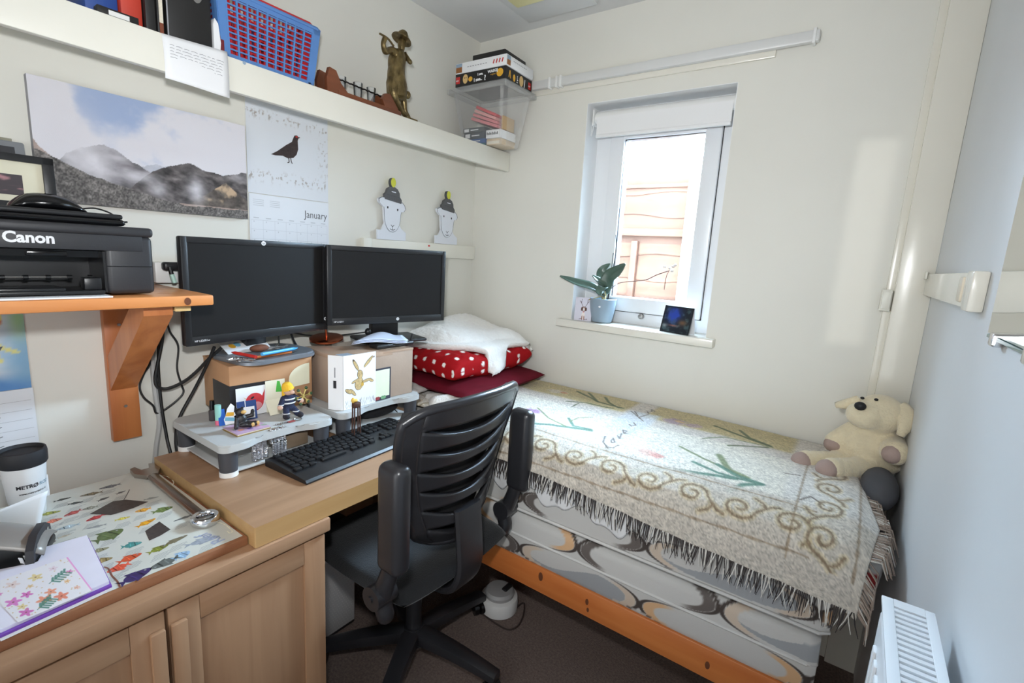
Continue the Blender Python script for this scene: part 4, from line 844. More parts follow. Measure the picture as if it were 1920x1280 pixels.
cable('black cable running between both monitors in front of the wall', [(552, 624, 0.07), (575, 628, 0.04), (605, 629, 0.03), (640, 628, 0.03), (690, 622, 0.08)], 0.0028)

# ------------------------------------------------------------------ low cabinet, worktop board, desk
CZ = 0.690
cb = thing('low_cabinet', 'oak veneer low cabinet with two doors under the fish poster', 'cabinet', (0.35, -1.9, 0))
b = MB(); b.box(0.10, 0.640, -2.65, -1.293, 0.0, 0.655, bev=0.001); part('carcass', b, M_cabw, cb)
b = MB(); b.box(0.09, 0.668, -2.65, -1.285, 0.655, CZ, bev=0.004); part('top', b, M_cabh, cb)
def door(y0, y1, label=None):
    z0, z1 = 0.06, 0.648; x = 0.640
    b = MB(); b.box(x+0.001, x+0.012, y0, y1, z0, z1, bev=0.001)
    d = part('door', b, M_cabw, cb)
    b = MB(); w = 0.055
    for za, zc in ((z1-w, z1), (z0, z0+w)):
        b = MB(); b.box(x+0.0125, x+0.020, y0+w+0.0005, y1-w-0.0005, za, zc, 0, 0.0012); part('rail', b, M_cabh, d)
    for ya, yc in ((y0, y0+w), (y1-w, y1)):
        b = MB(); b.box(x+0.0125, x+0.020, ya, yc, z0, z1, 0, 0.0012); part('stile', b, M_cabw, d)
    return d
d = door(-1.635, -1.297); b = MB(); b.box(0.6605, 0.672, -1.634, -1.606, 0.20, 0.615, 0, 0.003); part('edge_pull', b, M_cabw, d)
d = door(-2.0, -1.641); b = MB(); b.box(0.6605, 0.672, -1.668, -1.643, 0.20, 0.615, 0, 0.003); part('edge_pull', b, M_cabw, d)
door(-2.36, -2.004)
# loose board on the cabinet
b = MB(); b.box(0.105, 0.632, -2.6, -1.468, CZ+0.0005, CZ+0.020, 0, 0.0015)
solo('chipboard_panel', b, wood('worn_chipboard', (116, 66, 40), (168, 116, 78), 'y', 8, 0.7, 5), 'worn brown board lying on the cabinet under the fish poster', 'board')
WT = CZ+0.0206
# fish poster
c = [at(462, 1008, 'z', WT), at(252, 886, 'z', WT)]
t = thing('fish_poster', 'large poster of tropical fish lying on the brown board', 'poster', (0.36, -1.75, WT))
XA, XB, YA, YB = 0.110, 0.622, -2.5, -1.474
b = MB(); b.box(XA, XB, YA, YB, WT, WT+0.0006); part('sheet', b, mat('poster_paper', (206, 206, 196), 0.35, var=0.03, vscale=5, coat=0.25), t)
Fz = frame((0, 0, WT+0.0006), (1, 0, 0), (0, 1, 0))
fish = [(208, 1002, 26, (92, 108, 66), 0.9), (215, 950, 0, (60, 56, 52), 0), (203, 913, 20, (104, 106, 112), .45), (168, 927, 20, (124, 110, 84), .45), (196, 935, 12, (86, 84, 82), .5), (228, 923, 10, (96, 92, 88), .5), (120, 936, 15, (70, 72, 66), .4), (144, 943, 13, (70, 76, 74), .5), (167, 953, 13, (150, 150, 136), .7),
        (96, 962, 18, (150, 150, 60), .5), (134, 963, 16, (178, 78, 74), .6), (176, 972, 16, (186, 60, 62), .6), (103, 976, 14, (222, 120, 92), .7), (124, 989, 18, (168, 184, 190), .5), (178, 988, 16, (150, 152, 150), .35), (232, 972, 13, (214, 196, 84), .5), (266, 957, 14, (226, 160, 60), .7),
        (308, 955, 19, (106, 122, 66), .7), (277, 979, 19, (224, 156, 40), .5), (250, 1021, 16, (72, 140, 136), .75), (300, 1028, 18, (128, 134, 58), .6), (247, 1045, 19, (206, 86, 52), .65), (219, 1066, 17, (220, 88, 62), .75), (332, 1012, 24, (120, 112, 88), .35), (385, 1013, 30, (150, 156, 164), .4), (343, 1040, 15, (150, 180, 208), 1.0),
        (305, 1057, 24, (98, 104, 100), .6), (259, 1078, 26, (58, 46, 96), .65), (137, 1021, 16, (130, 120, 106), .7), (90, 1020, 15, (126, 112, 104), .6), (190, 1031, 14, (150, 146, 112), .6), (196, 1050, 14, (158, 136, 86), .7), (342, 972, 20, (104, 106, 104), .25), (123, 1005, 10, (196, 184, 158), .4), (286, 934, 14, (146, 148, 142), .4), (90, 1050, 10, (170, 150, 130), .6)]
rr = random.Random(11); used = {}
b = MB(); mats_f = []
def fmat(c_):
    k = tuple(c_)
    if k not in used: used[k] = len(mats_f); mats_f.append(mat('fish_print_%d' % len(mats_f), c_, 0.45, var=0.22, vscale=110))
    return used[k]
tx_i = None
mats_f.append(mat('poster_text', (148, 150, 150), 0.6)); 
for (px, py, sz, col, asp) in fish:
    if asp == 0: continue
    p = at(px, py, 'z', WT); s = sz*0.00108; mi = fmat(col); rot = rr.uniform(0.2, 1.0)+(PI if rr.random() < 0.5 else 0)
    Ff_ = Fz @ Matrix.Translation((p.x, p.y, 0)) @ Matrix.Rotation(PI/2+rr.uniform(-0.35, 0.35)+(PI if rr.random() < 0.45 else 0), 4, 'Z')
    L = s*0.85; Hh = L*asp*0.85
    body = [(L*math.cos(2*PI*k/22), Hh*math.sin(2*PI*k/22)*(1-0.25*math.cos(2*PI*k/22))) for k in range(22)]
    b.poly(body, Ff_, 0.0003, mi)
    b.poly([(-L*0.85, 0), (-L*1.45, Hh*0.75+0.002), (-L*1.25, 0), (-L*1.45, -Hh*0.75-0.002)], Ff_, 0.0004, mi)
    b.poly([(-L*0.5, Hh*0.8), (L*0.25, Hh*1.0), (-L*0.6, Hh*1.5)], Ff_, 0.0005, mi); b.poly([(-L*0.4, -Hh*0.8), (L*0.1, -Hh*0.95), (-L*0.5, -Hh*1.4)], Ff_, 0.0005, mi)
    b.disc(L*0.6, Hh*0.2, L*0.07+0.0004, L*0.07+0.0004, Ff_, 0.0007, 0)
    if asp > 0.4 and sz > 12: b.line([(L*0.25, -Hh*0.8), (L*0.15, Hh*0.8)], L*0.12, Ff_, 0.0006, fmat(tuple(int(x*0.62) for x in col))); b.line([(-L*0.3, -Hh*0.75), (-L*0.35, Hh*0.75)], L*0.10, Ff_, 0.0006, fmat(tuple(min(255, int(x*1.25)) for x in col)))
    for k in range(5 if p.x < 0.585 else 0):
        b.line([(p.x+0.022+0.0042*k, p.y-0.018-0.003*k), (p.x+0.022+0.0042*k, p.y+rr.uniform(0.004, 0.014)-0.003*k)], 0.0012, Fz, 0.00025, 0)
def pz(pts): return [(lambda p: (p.x, p.y))(at(a, c_, 'z', WT)) for a, c_ in pts]
mr = fmat((66, 60, 58)); b.poly(pz([(168, 964), (212, 940), (236, 937), (278, 941), (250, 953), (222, 962), (208, 966)]), Fz, 0.0004, mr)
b.line(pz([(232, 938), (238, 928), (243, 918)]), 0.0018, Fz, 0.0004, mr)
b.poly(pz([(272, 996), (299, 978), (320, 993), (300, 1005), (280, 1014)]), Fz, 0.0004, mr)
br = fmat((130, 82, 66)); b.line(pz([(195, 1063), (203, 1066), (210, 1080), (220, 1090), (225, 1101)]), 0.003, Fz, 0.0004, br)
wh = fmat((232, 228, 206)); b.tube
pts = pz([(398, 981), (412, 980), (424, 985), (434, 994), (436, 998), (430, 1000), (426, 996)]); b.line(pts, 0.0025, Fz, 0.0004, wh)
pts = pz([(300, 892), (312, 893), (322, 898), (326, 905), (322, 912), (315, 908)]); b.line(pts, 0.0018, Fz, 0.0004, wh)
pR = at(424, 1012, 'z', WT); b.text('Reef', 0.034, Fz @ TR(pR.x, pR.y, 0, PI*1.08), 0.0005, fmat((150, 156, 176)), bold=0.0006, shear=0.2)
b.recalc = False
part('printed_fish', b, mats_f, t, label='rows of small coloured fish with tiny captions')

# desk
DZ = 0.740; DX0, DX1, DY0, DY1 = 0.112, 0.660, -1.466, -0.686
dk = thing('computer_desk', 'oak veneer computer desk standing over the end of the cabinet', 'desk', (0.39, -1.06, 0))
def rrect(x0, x1, y0, y1, rs, n=6):
    P = []
    for (cx, cy, a0, r) in ((x1, y0, -PI/2, rs[0]), (x1, y1, 0, rs[1]), (x0, y1, PI/2, rs[2]), (x0, y0, PI, rs[3])):
        sx = -1 if cx == x1 else 1; sy = 1 if cy == y0 else -1
        for k in range(n+1):
            a = a0+PI/2*k/n; P.append((cx+sx*r+r*math.cos(a), cy+sy*r+r*math.sin(a)))
    return P
b = MB(); b.prism(rrect(DX0, DX1, DY0, DY1, (0.003, 0.09, 0.05, 0.003)), DZ-CZ-0.0015, TR(0, 0, CZ+0.0012), 0, 1); part('desktop', b, [M_deskw, M_deske], dk)
b = MB(); b.box(0.13, 0.42, -0.722, -0.704, 0.0, CZ, bev=0.002); part('end_panel', b, M_cabw, dk)
b = MB(); b.box(0.114, 0.128, -1.28, -0.704, 0.25, CZ, bev=0.002); part('back_panel', b, M_cabw, dk)
b = MB(); b.box(0.35, 0.63, -1.283, -1.262, 0.655, 0.662); b.box(0.40, 0.632, -1.2835, -1.27, 0.662, 0.672, bev=0.001); part('drawer_runner', b, M_steel, dk, label='bright metal drawer runner')
b = MB(); b.box(0.20, 0.60, -1.26, -0.725, 0.672, CZ-0.001, bev=0.002); part('underframe', b, M_black, dk)
# computer tower in the knee space
t = thing('computer_tower', 'dark computer tower with a pale perforated panel in the knee space under the desk', 'computer', (0.22, -1.18, 0))
b = MB(); b.box(0.135, 0.318, -1.284, -0.952, 0.0, 0.40, bev=0.004); part('case', b, M_black, t)
b = MB(); b.box(0.318, 0.3215, -1.280, -0.956, 0.015, 0.385, bev=0.001); part('perforated_panel', b, mat('grey_sheet_metal', (190, 188, 186), 0.6, 0.0, var=0.05), t)
b = MB(); Fq = frame((0.3215, 0, 0), (0, 1, 0), (0, 0, 1))
for i in range(30):
    for j in range(34): b.disc(-1.272+0.0104*i+0.005*(j % 2), 0.022+0.0105*j, 0.0021, 0.0021, Fq, 0.0004, 0, 6)
part('perforation', b, mat('light_dots', (205, 203, 200), 0.5), t)

# ------------------------------------------------------------------ monitor risers
M_rise = mat('grey_riser', (186, 188, 187), 0.5, var=0.03, bump=0.05, bscale=300); M_rleg = mat('riser_leg', (64, 65, 70), 0.5)
def riser(label, x0, x1, y0, y1, ztop, notch=0.02, legs=None):
    t = thing('monitor_riser', label, 'monitor riser', ((x0+x1)/2, (y0+y1)/2, DZ))
    n = 24; poly = rrect(x0, x1, y0, y1, (0.022,)*4, 5); out = []
    # front edge (x1 side) bows inwards between the legs
    for (x, y) in poly: out.append((x, y))
    k0 = max(i for i, p in enumerate(out) if p[1] < (y0+y1)/2 and p[0] > x1-0.001) ; ins = []
    for k in range(1, n):
        f = k/n; yy = out[k0][1]+(out[k0+1][1]-out[k0][1])*f; ins.append((x1-notch*sstep(0.12, 0.32, np.array(f))*sstep(0.88, 0.68, np.array(f)), yy))
    out = out[:k0+1]+ins+out[k0+1:]
    b = MB(); b.prism(out, 0.020, TR(0, 0, ztop-0.020)); r = bmesh.ops.bevel(b.bm, geom=[e for e in b.bm.edges if abs(e.verts[0].co.z-ztop) < 1e-5 and abs(e.verts[1].co.z-ztop) < 1e-5], offset=0.004, segments=2, affect='EDGES')
    part('platform', b, M_rise, t)
    b = MB(); b.box(x0+0.03, x1-0.02, y0+0.02, y1-0.02, DZ+0.006, DZ+0.012, bev=0.002); part('lower_tray', b, M_rise, t)
    for (lx, ly) in ((x0+0.028, y0+0.028), (x1-0.030, y0+0.028), (x1-0.030, y1-0.028), (x0+0.028, y1-0.028)):
        b = MB(); b.cyl((lx, ly, DZ+0.012), (lx, ly, ztop-0.019), 0.0215, 0.0235, 24); lg = part('leg', b, M_rleg, t)
        b = MB(); b.cyl((lx, ly, DZ+0.0004), (lx, ly, DZ+0.014), 0.0225, 0.0225, 24); part('foot', b, M_white, lg, label='white foot ring')
    b = MB(); b.disc((y0+y1)/2-0.0, 0, 0.013, 0.004, frame((x1-notch-0.02, 0, ztop), (0, 1, 0), (-1, 0, 0)), 0.0005); part('badge', b, M_steel, t)
    return t
RZ = 0.832
riser('grey monitor riser carrying the brown cardboard box on the left of the desk', 0.088, 0.398, -1.412, -1.085, RZ)
riser('grey monitor riser under the taped cardboard box on the right of the desk', 0.088, 0.388, -1.056, -0.712, RZ)
# things lying under the risers
b = MB(); b.box(0.12, 0.30, -1.33, -1.17, DZ+0.0125, DZ+0.0145); solo('paper_sheets', b, M_paper, 'white sheets lying on the lower tray of the left riser', 'paper')
t = thing('foil_cases', 'crumpled silver foil cases tucked under the left riser', 'foil', (0.36, -1.25, DZ))
M_foil = mat('silver_foil', (225, 226, 230), 0.22, 0.9, var=0.2, vscale=50, bump=1.0, bscale=45)
for (px, py, w, h) in ((485, 832, 0.034, 0.036), (520, 815, 0.036, 0.040), (488, 850, 0.034, 0.030), (524, 838, 0.034, 0.034)):
    q = at(px, py, 'x', 0.37); b = MB(); n = 14; P = np.zeros((n, n, 3))
    for i in range(n):
        for j in range(n):
            P[i, j] = (0.37+0.006*math.sin(i*2.1+px)+0.003*math.sin(j*3+i), q.y+(i/(n-1)-0.5)*w*2*0.62, max(DZ+0.0128, q.z+(j/(n-1)-0.5)*h))
    b.grid(P); o = part('foil_wrap', b, M_foil, t); solidify(o, 0.0015)
b = MB(); b.box(0.14, 0.35, -1.225, -1.145, DZ+0.0145, DZ+0.056, 0, 0.003); solo('wooden_block', b, mat('dim_brown', (126, 108, 88), 0.6, var=0.15), 'brown box tucked under the right half of the left riser', 'box')

# cardboard boxes on the risers
M_card = mat('brown_cardboard', (186, 142, 104), 0.8, var=0.05, vscale=12, bump=0.08, bscale=120); M_card2 = mat('grey_brown_cardboard', (168, 146, 128), 0.8, var=0.06, vscale=12, bump=0.08, bscale=120)
B1 = 0.990
t = thing('cardboard_box', 'brown cardboard box with dark label on the left monitor riser', 'cardboard box', (0.11, -1.17, RZ), -0.06)
M1 = WM[t.name]
a = M1.inverted() @ Vector((0.207, -1.300, RZ)); bx, by = a.x, a.y; L1 = 0.252
b = MB(); b.box(bx-0.190, bx, by, by+L1, 0.0005, B1-RZ, 0, 0.002); part('carton', b, M_card, t, world=False)
b = MB(); b.box(bx-0.12, bx+0.0008, by-0.0008, by+0.118, 0.006, 0.100, 0); part('dark_label', b, mat('black_label', (40, 40, 43), 0.4), t, world=False, label='large black label wrapped round the corner')
b = MB(); b.box(bx-0.191, bx+0.0006, by-0.0006, by+L1+0.0006, B1-RZ-0.003, B1-RZ+0.0006, 0); part('flap', b, M_card, t, world=False)
box1_M, box1_x, box1_y = M1.copy(), bx, by
Fb1 = M1 @ frame((bx+0.0012, by, 0), (0, 1, 0), (0, 0, 1))
B2 = 1.000
t = thing('cardboard_box', 'taped grey brown cardboard box on the right monitor riser', 'cardboard box', (0.23, -0.87, RZ), -0.05)
M2 = WM[t.name]; a = M2.inverted() @ Vector((0.340, -1.020, RZ)); b2x, b2y = a.x, a.y; L2 = 0.292
b = MB(); b.box(b2x-0.225, b2x, b2y, b2y+L2, 0.0005, B2-RZ, 0, 0.002); part('carton', b, M_card2, t, world=False)
b = MB(); b.box(b2x-0.226, b2x+0.001, b2y-0.001, b2y+0.20, B2-RZ-0.014, B2-RZ+0.0006, 0, 0.0004); b.box(b2x-0.03, b2x+0.0012, b2y+0.16, b2y+L2+0.001, B2-RZ-0.006, B2-RZ+0.0008, 0, 0.0004); part('tape', b, mat('parcel_tape', (178, 150, 128), 0.25, coat=0.3), t, world=False, label='shiny brown parcel tape')
b = MB(); b.box(b2x-0.05, b2x-0.01, b2y+0.01, b2y+0.055, B2-RZ+0.0007, B2-RZ+0.0012, 0); part('address_label', b, mat('label_grey', (150, 160, 172), 0.4), t, world=False)
Fb2 = M2 @ frame((b2x+0.0012, b2y, 0), (0, 1, 0), (0, 0, 1))

# ------------------------------------------------------------------ monitors
M_bez = mat('monitor_bezel', (30, 30, 32), 0.38, var=0.08, bump=0.04, bscale=400); M_scr = mat('monitor_screen', (29, 28, 28), 0.5, var=0.05, spec=0.2)
def monitor(label, c, yaw, w, h, logo_top, base, plate_txt):
    t = thing('computer_monitor', label, 'monitor', (c[0], c[1], c[2]-h/2), yaw)   # local +x faces the viewer
    z = lambda k: k
    bz = 0.017; bb = 0.026
    b = MB(); b.box(-0.020, 0.0, -w/2, w/2, 0, h, 0, 0.005, seg=3); b.box(-0.047, -0.0195, -w/2+0.05, w/2-0.05, 0.04, h-0.03, 0, 0.012, seg=3)
    part('housing', b, M_bez, t, world=False)
    b = MB(); x0, x1 = 0.0002, 0.004
    b.box(x0, x1, -w/2, -w/2+bz, 0, h, 0, 0.0015); b.box(x0, x1, w/2-bz, w/2, 0, h, 0, 0.0015); b.box(x0, x1, -w/2+bz*0.8, w/2-bz*0.8, 0, bb, 0, 0.0015); b.box(x0, x1, -w/2+bz*0.8, w/2-bz*0.8, h-bz, h, 0, 0.0015); part('bezel', b, M_bez, t, world=False)
    b = MB(); b.box(0.0002, 0.0012, -w/2+bz, w/2-bz, bb, h-bz); part('screen', b, M_scr, t, world=False)
    F_ = frame((0.0041, 0, 0), (0, 1, 0), (0, 0, 1)); b = MB()
    if logo_top: b.disc(0, h-bz/2, 0.0075, 0.0065, F_, 0.0002, 0); b.text('hp', 0.010, F_ @ Matrix.Translation((-0.0005, h-bz/2-0.0025, 0)), 0.0005, 1, 'CENTER', shear=0.25)
    else: b.disc(0.03, bb/2+0.002, 0.006, 0.006, F_, 0.0002, 0); b.text('hp', 0.008, F_ @ Matrix.Translation((0.03, bb/2, 0)), 0.0005, 1, 'CENTER', shear=0.25)
    if logo_top: b.disc(w/2-0.010, 0.040, 0.006, 0.006, F_, 0.0002, 0); b.disc(w/2-0.010, 0.040, 0.002, 0.003, F_, 0.0005, 1)
    b.text(plate_txt, 0.008, F_ @ Matrix.Translation((-w/2+0.022, 0.010, 0)), 0.0003, 0)
    part('badge', b, [M_chrome if False else M_paper, M_ink], t, world=False, label='small white maker badge')
    return t
ha, hb_ = 0.300, 0.281
mo = monitor('larger black monitor on the left, above the brown cardboard box', (0.135, -1.152, 1.202), 0.108, 0.476, ha, True, None, 'HP LE2001w')
b = MB(); b.box(-0.100, -0.048, -0.035, 0.035, B1-1.052+0.016, 0.12, 0, 0.004); part('stand', b, M_black, mo, world=False)
b = MB(); zb_ = B1-1.052+0.0012; b.prism(rrect(-0.105, 0.105, -0.130, 0.128, (0.055,)*4, 8), 0.015, Matrix.Translation((0, 0, zb_))); bmesh.ops.bevel(b.bm, geom=[e for e in b.bm.edges if abs(e.verts[0].co.z-e.verts[1].co.z) < 1e-6 and e.verts[0].co.z > zb_+0.01], offset=0.006, segments=3, affect='EDGES')
part('base', b, mat('silver_grey_base', (140, 146, 154), 0.32, 0.5, var=0.05), mo, world=False, label='silver grey rounded base used as a tray')
mo2 = monitor('smaller black monitor on the right, turned towards the chair', (0.200, -0.704, 1.2105), -0.261, 0.476, hb_, False, None, 'HP LV2011')
b = MB(); b.box(-0.085, -0.048, -0.05, 0.06, -0.066, 0.10, 0, 0.006); b.box(-0.10, 0.06, -0.12, 0.13, -0.0685, -0.056, 0, 0.006); part('stand', b, M_black, mo2, world=False)
b = MB(); b.ell((-0.03, -0.075, -0.035), (0.012, 0.012, 0.014)); part('knob', b, M_black, mo2, world=False)
# ------------------------------------------------------------------ bed
BT = 0.762; BY = -0.680; BX1 = 1.705
bd = thing('bed', 'raised single bed with pine side rail under the window', 'bed', (0.86, -0.35, 0))
b = MB(); b.box(0.02, 1.70, BY-0.004, BY+0.020, 0.258, 0.348, bev=0.004); part('side_rail', b, M_pinex, bd)
b = MB()
for (x, z, r) in ((0.93, 0.318, 0.012), (1.10, 0.31, 0.008), (1.105, 0.285, 0.006), (1.46, 0.30, 0.009)): b.disc(x, z, r*0.7, r*1.3, frame((0, BY-0.0042, 0), (1, 0, 0), (0, 0, 1)), 0.0003)
part('knot', b, M_knot, bd, label='dark knots on the rail')
b = MB(); b.box(0.02, 1.70, -0.035, -0.012, 0.258, 0.348, bev=0.003); part('side_rail', b, M_pinex, bd)
for x in (0.03, 1.62):
    for y in (BY+0.022, -0.08):
        b = MB(); b.box(x, x+0.045, y, y+0.045, 0, 0.345, bev=0.003); part('leg', b, M_pinez, bd)
b = MB(); b.box(0.03, 1.69, BY+0.021, -0.036, 0.318, 0.334, bev=0.002); part('base_board', b, M_pine, bd)

def ticking(x, z):
    """atomic age pattern: long ovals ringed in brown and peach on grey"""
    L, Hh = 0.42, 0.092; base = np.ones(x.shape+(3,))*np.array([198, 196, 192.])
    row = np.floor((z-0.335)/Hh); xx = x + 0.5*L*(row % 2); cx = xx/L-np.floor(xx/L)-0.5; cz = (z-0.335)/Hh-row-0.5
    d = (np.abs(cx/0.5)**2.6+np.abs(cz/0.5)**2.4); alt = ((np.floor(xx/L)+row) % 3)
    e = np.abs(cx)*2
    c = mix(base, (74, 66, 62), sstep(0.86, 0.90, d)*sstep(1.06, 1.0, d)*np.clip(e*1.6-0.45, 0.12, 1))
    ringw = sstep(0.52, 0.58, d)*sstep(0.88, 0.84, d)*sstep(0.50, 0.72, e)
    c = np.where((alt == 0)[..., None], mix(c, (212, 172, 132), ringw), np.where((alt == 1)[..., None], mix(c, (92, 84, 80), ringw*0.9), mix(c, (212, 172, 132), ringw*0.4)))
    gr = (d < 0.55)*(alt == 2)*(cz < 0.1+0.3*np.sin(cx*6)); c = mix(c, (158, 160, 162), gr*1.0)
    return c
def mattress(label, z0, z1, y0, x1, pipe):
    t = thing('mattress', label, 'mattress', (x1/2, -0.35, z0))
    nx = 520; r = 0.026; prof = []
    y1 = -0.014
    def arc(cy, cz, a0, a1, n=5): return [(cy+r*math.cos(a0+(a1-a0)*k/n), cz+r*math.sin(a0+(a1-a0)*k/n)) for k in range(n+1)]
    fr_ = [(y0-0.004*math.sin(PI*k/64), z0+r+(z1-z0-2*r)*k/64) for k in range(65)]
    prof = arc(y0+r, z0+r, -PI/2, -PI)[0:] + fr_ + arc(y0+r, z1-r, PI, PI/2) + arc(y1-r, z1-r, PI/2, 0) + arc(y1-r, z0+r, 0, -PI/2)
    xs = np.concatenate([[0.012, 0.014, 0.02], np.linspace(0.03, x1-0.02, nx), [x1-0.008, x1-0.002, x1]]); P = np.zeros((len(xs), len(prof), 3))
    for i, x in enumerate(xs):
        e = min(1.0, 0.90+0.1*min(1, (x1-x)/0.018)); cyy, czz = (y0+y1)/2, (z0+z1)/2
        for j, (y, z) in enumerate(prof): P[i, j] = (x, cyy+(y-cyy)*(1-(1-e)*0.3), czz+(z-czz)*e)
    P = np.concatenate([P, P[:, :1]], 1)
    C = ticking(P[..., 0], P[..., 2])
    me = painted('ticking', P, C, P_tick); bm_ = bmesh.new(); bm_.from_mesh(me); bmesh.ops.remove_doubles(bm_, verts=bm_.verts, dist=1e-6)
    bmesh.ops.holes_fill(bm_, edges=bm_.edges); bm_.to_mesh(me); bm_.free()
    part('ticking', me, None, t)
    M_pipe = mat('white_piping', (206, 204, 200), 0.7)
    for z in pipe:
        b = MB(); b.tube([(0.02, y0-0.003, z), (x1-0.02, y0-0.003, z), (x1-0.002, y0+0.012, z), (x1, -0.03, z)], 0.0045, 8); part('piping', b, M_pipe, t)
    return t
mattress('lower patterned mattress resting on the pine bed frame', 0.336, 0.500, BY, BX1-0.012, (0.428,))
mattress('upper patterned mattress under the woven throw', 0.502, 0.734, BY, BX1, (0.520,))

# white sheet hanging out under the throw
n, k = 90, 14; P = np.zeros((n, k, 3))
for i in range(n):
    x = 0.62+0.66*i/(n-1); w_ = 0.006+0.010*math.sin(x*46)*math.sin(x*17+1)
    hem_ = 0.605+0.018*math.sin(x*31+0.4)+0.010*math.sin(x*73)-0.035*(x-0.6)
    for j in range(k):
        f = j/(k-1); P[i, j] = (x+0.004*f*math.sin(x*60), BY-0.011-0.004*f+min(w_, 0.008)*f*0.5-0.004*math.sin(PI*f), 0.676+(hem_-0.676)*f)
b = MB(); b.grid(P); o = solo('bed_sheet', b, mat('white_cotton', (224, 224, 224), 0.85, var=0.02, sheen=0.2), 'frilled white sheet hanging below the fringe of the throw', 'sheet'); solidify(o, 0.002)

# woven throw
HX0 = 0.20
def hemz(x): return np.interp(x, [0.2, 0.95, 1.30, 1.745], [0.70, 0.672, 0.640, 0.612])
PY = np.array([-0.014, -0.15, -0.36, -0.48, -0.56, -0.62, -0.660, -0.686, -0.698]); PZ_ = np.array([0.768, 0.772, 0.773, 0.771, 0.765, 0.755, 0.740, 0.715, 0.685])
nx, nv = 420, 200
xs = np.linspace(0, 1, nx); P = np.zeros((nx, nv, 3)); S = np.zeros((nx, nv))
for i, f in enumerate(xs):
    xb = HX0+f*(1.745-HX0); hz = float(hemz(xb))
    ys = np.concatenate([PY, [-0.702]]); zs = np.concatenate([PZ_, [hz]])
    if xb < 0.66:   # over the desk end the cloth just folds down onto the desk
        ys = np.array([-0.014, -0.2, -0.4, -0.52, -0.58, -0.62, -0.645, -0.654, -0.657, -0.659]); zs = np.array([.768, .772, .772, .770, .768, .766, .764, .762, .759, .756])
    al = np.concatenate([[0], np.cumsum(np.hypot(np.diff(ys), np.diff(zs)))]); s = np.linspace(0, al[-1], nv)
    yv, zv = np.interp(s, al, ys), np.interp(s, al, zs); S[i] = s
    xr = np.interp(yv, [-0.702, -0.53, -0.22, 0.0], [1.745, 1.768, 1.712, 1.665]); xv = HX0+f*(xr-HX0)
    bump = 0.006*(fbm(xv*9, yv*11, 2, 3)-0.5)+0.005*np.sin(xv*7+yv*5)*0.5
    fold = 0.004*np.sin(xv*23+1)*sstep(-0.55, -0.70, yv)
    P[i, :, 0] = xv; P[i, :, 1] = yv-np.abs(fold); P[i, :, 2] = zv+bump*sstep(-0.70, -0.58, yv)+0.002-0.035*sstep(1.70, 1.80, xv)
def zx(px, py): q = at(px, py, 'z', 0.776); return (q.x, q.y)
X_, Yv = P[..., 0], P[..., 1]
def Sof(y): return np.interp(-y, [0.014, 0.60, 0.70], [0.0, 0.588, 0.70])
sp = vnoise(X_*330, S*330, 1); sp2 = fbm(X_*90, S*120, 4, 2)
c = np.ones((nx, nv, 3))*np.array([217, 210, 201.])
c = mix(c, (230, 228, 222), sstep(0.25, 0.42, S)*sstep(0.62, 0.50, S)*0.8)
def boxm(x0, x1, s0, s1, e=0.012): return sstep(x0-e, x0+e, X_)*sstep(x1+e, x1-e, X_)*sstep(s0-e, s0+e, S)*sstep(s1+e, s1-e, S)
for (x0, x1, s0, s1) in ((0.44, 0.965, 0.0, 0.185), (1.05, 1.545, 0.0, 0.190)): c = mix(c, (200, 184, 136), boxm(x0, x1, s0, s1)*0.95)
for (x0, x1, s0, s1) in ((0.55, 0.99, 0.27, 0.52), (1.08, 1.56, 0.27, 0.55)): c = mix(c, (232, 228, 214), boxm(x0, x1, s0, s1)*0.8)
c = mix(c, (214, 220, 226), boxm(0.98, 1.10, 0.14, 0.50)*0.8)
def ink(pts, w, col, a=1.0, soft=0.5):
    q = [zx(*p) for p in pts]; d = seg_d(X_, Yv, q); return mix(c, col, sstep(w*(1+soft), w*(1-soft), d)*a)
G1, G2, G3 = (92, 104, 72), (96, 136, 120), (128, 142, 104)
for pts, w, col in (([(1083, 732), (1120, 752), (1168, 765)], .007, G1), ([(1104, 735), (1120, 752)], .006, G1), ([(1135, 744), (1142, 754), (1160, 764)], .006, G1), ([(1062, 752), (1100, 755), (1150, 765)], .005, G1), ([(1072, 762), (1085, 756)], .003, G1),
                    ([(985, 790), (1030, 795), (1108, 806)], .008, G2), ([(1008, 766), (1030, 785), (1060, 798)], .004, G3), ([(1066, 784), (1075, 798), (1108, 804)], .006, G2), ([(1110, 782), (1085, 783), (1068, 790)], .003, G3),
                    ([(1340, 800), (1380, 815), (1445, 838)], .007, G1), ([(1388, 808), (1405, 822), (1442, 836)], .007, G1), ([(1318, 825), (1360, 822), (1440, 838)], .004, G3), ([(1365, 838), (1440, 840)], .005, G1),
                    ([(1190, 868), (1250, 872), (1310, 884), (1380, 896)], .007, G2), ([(1275, 838), (1320, 862), (1400, 896)], .005, G3), ([(1300, 866), (1345, 885), (1430, 908)], .006, G2), ([(1348, 855), (1365, 880), (1400, 895)], .010, G3), ([(1345, 872), (1380, 890), (1428, 907)], .008, G2), ([(1368, 912), (1395, 906), (1428, 908)], .008, G2)):
    c = ink(pts, w, col, 0.9)
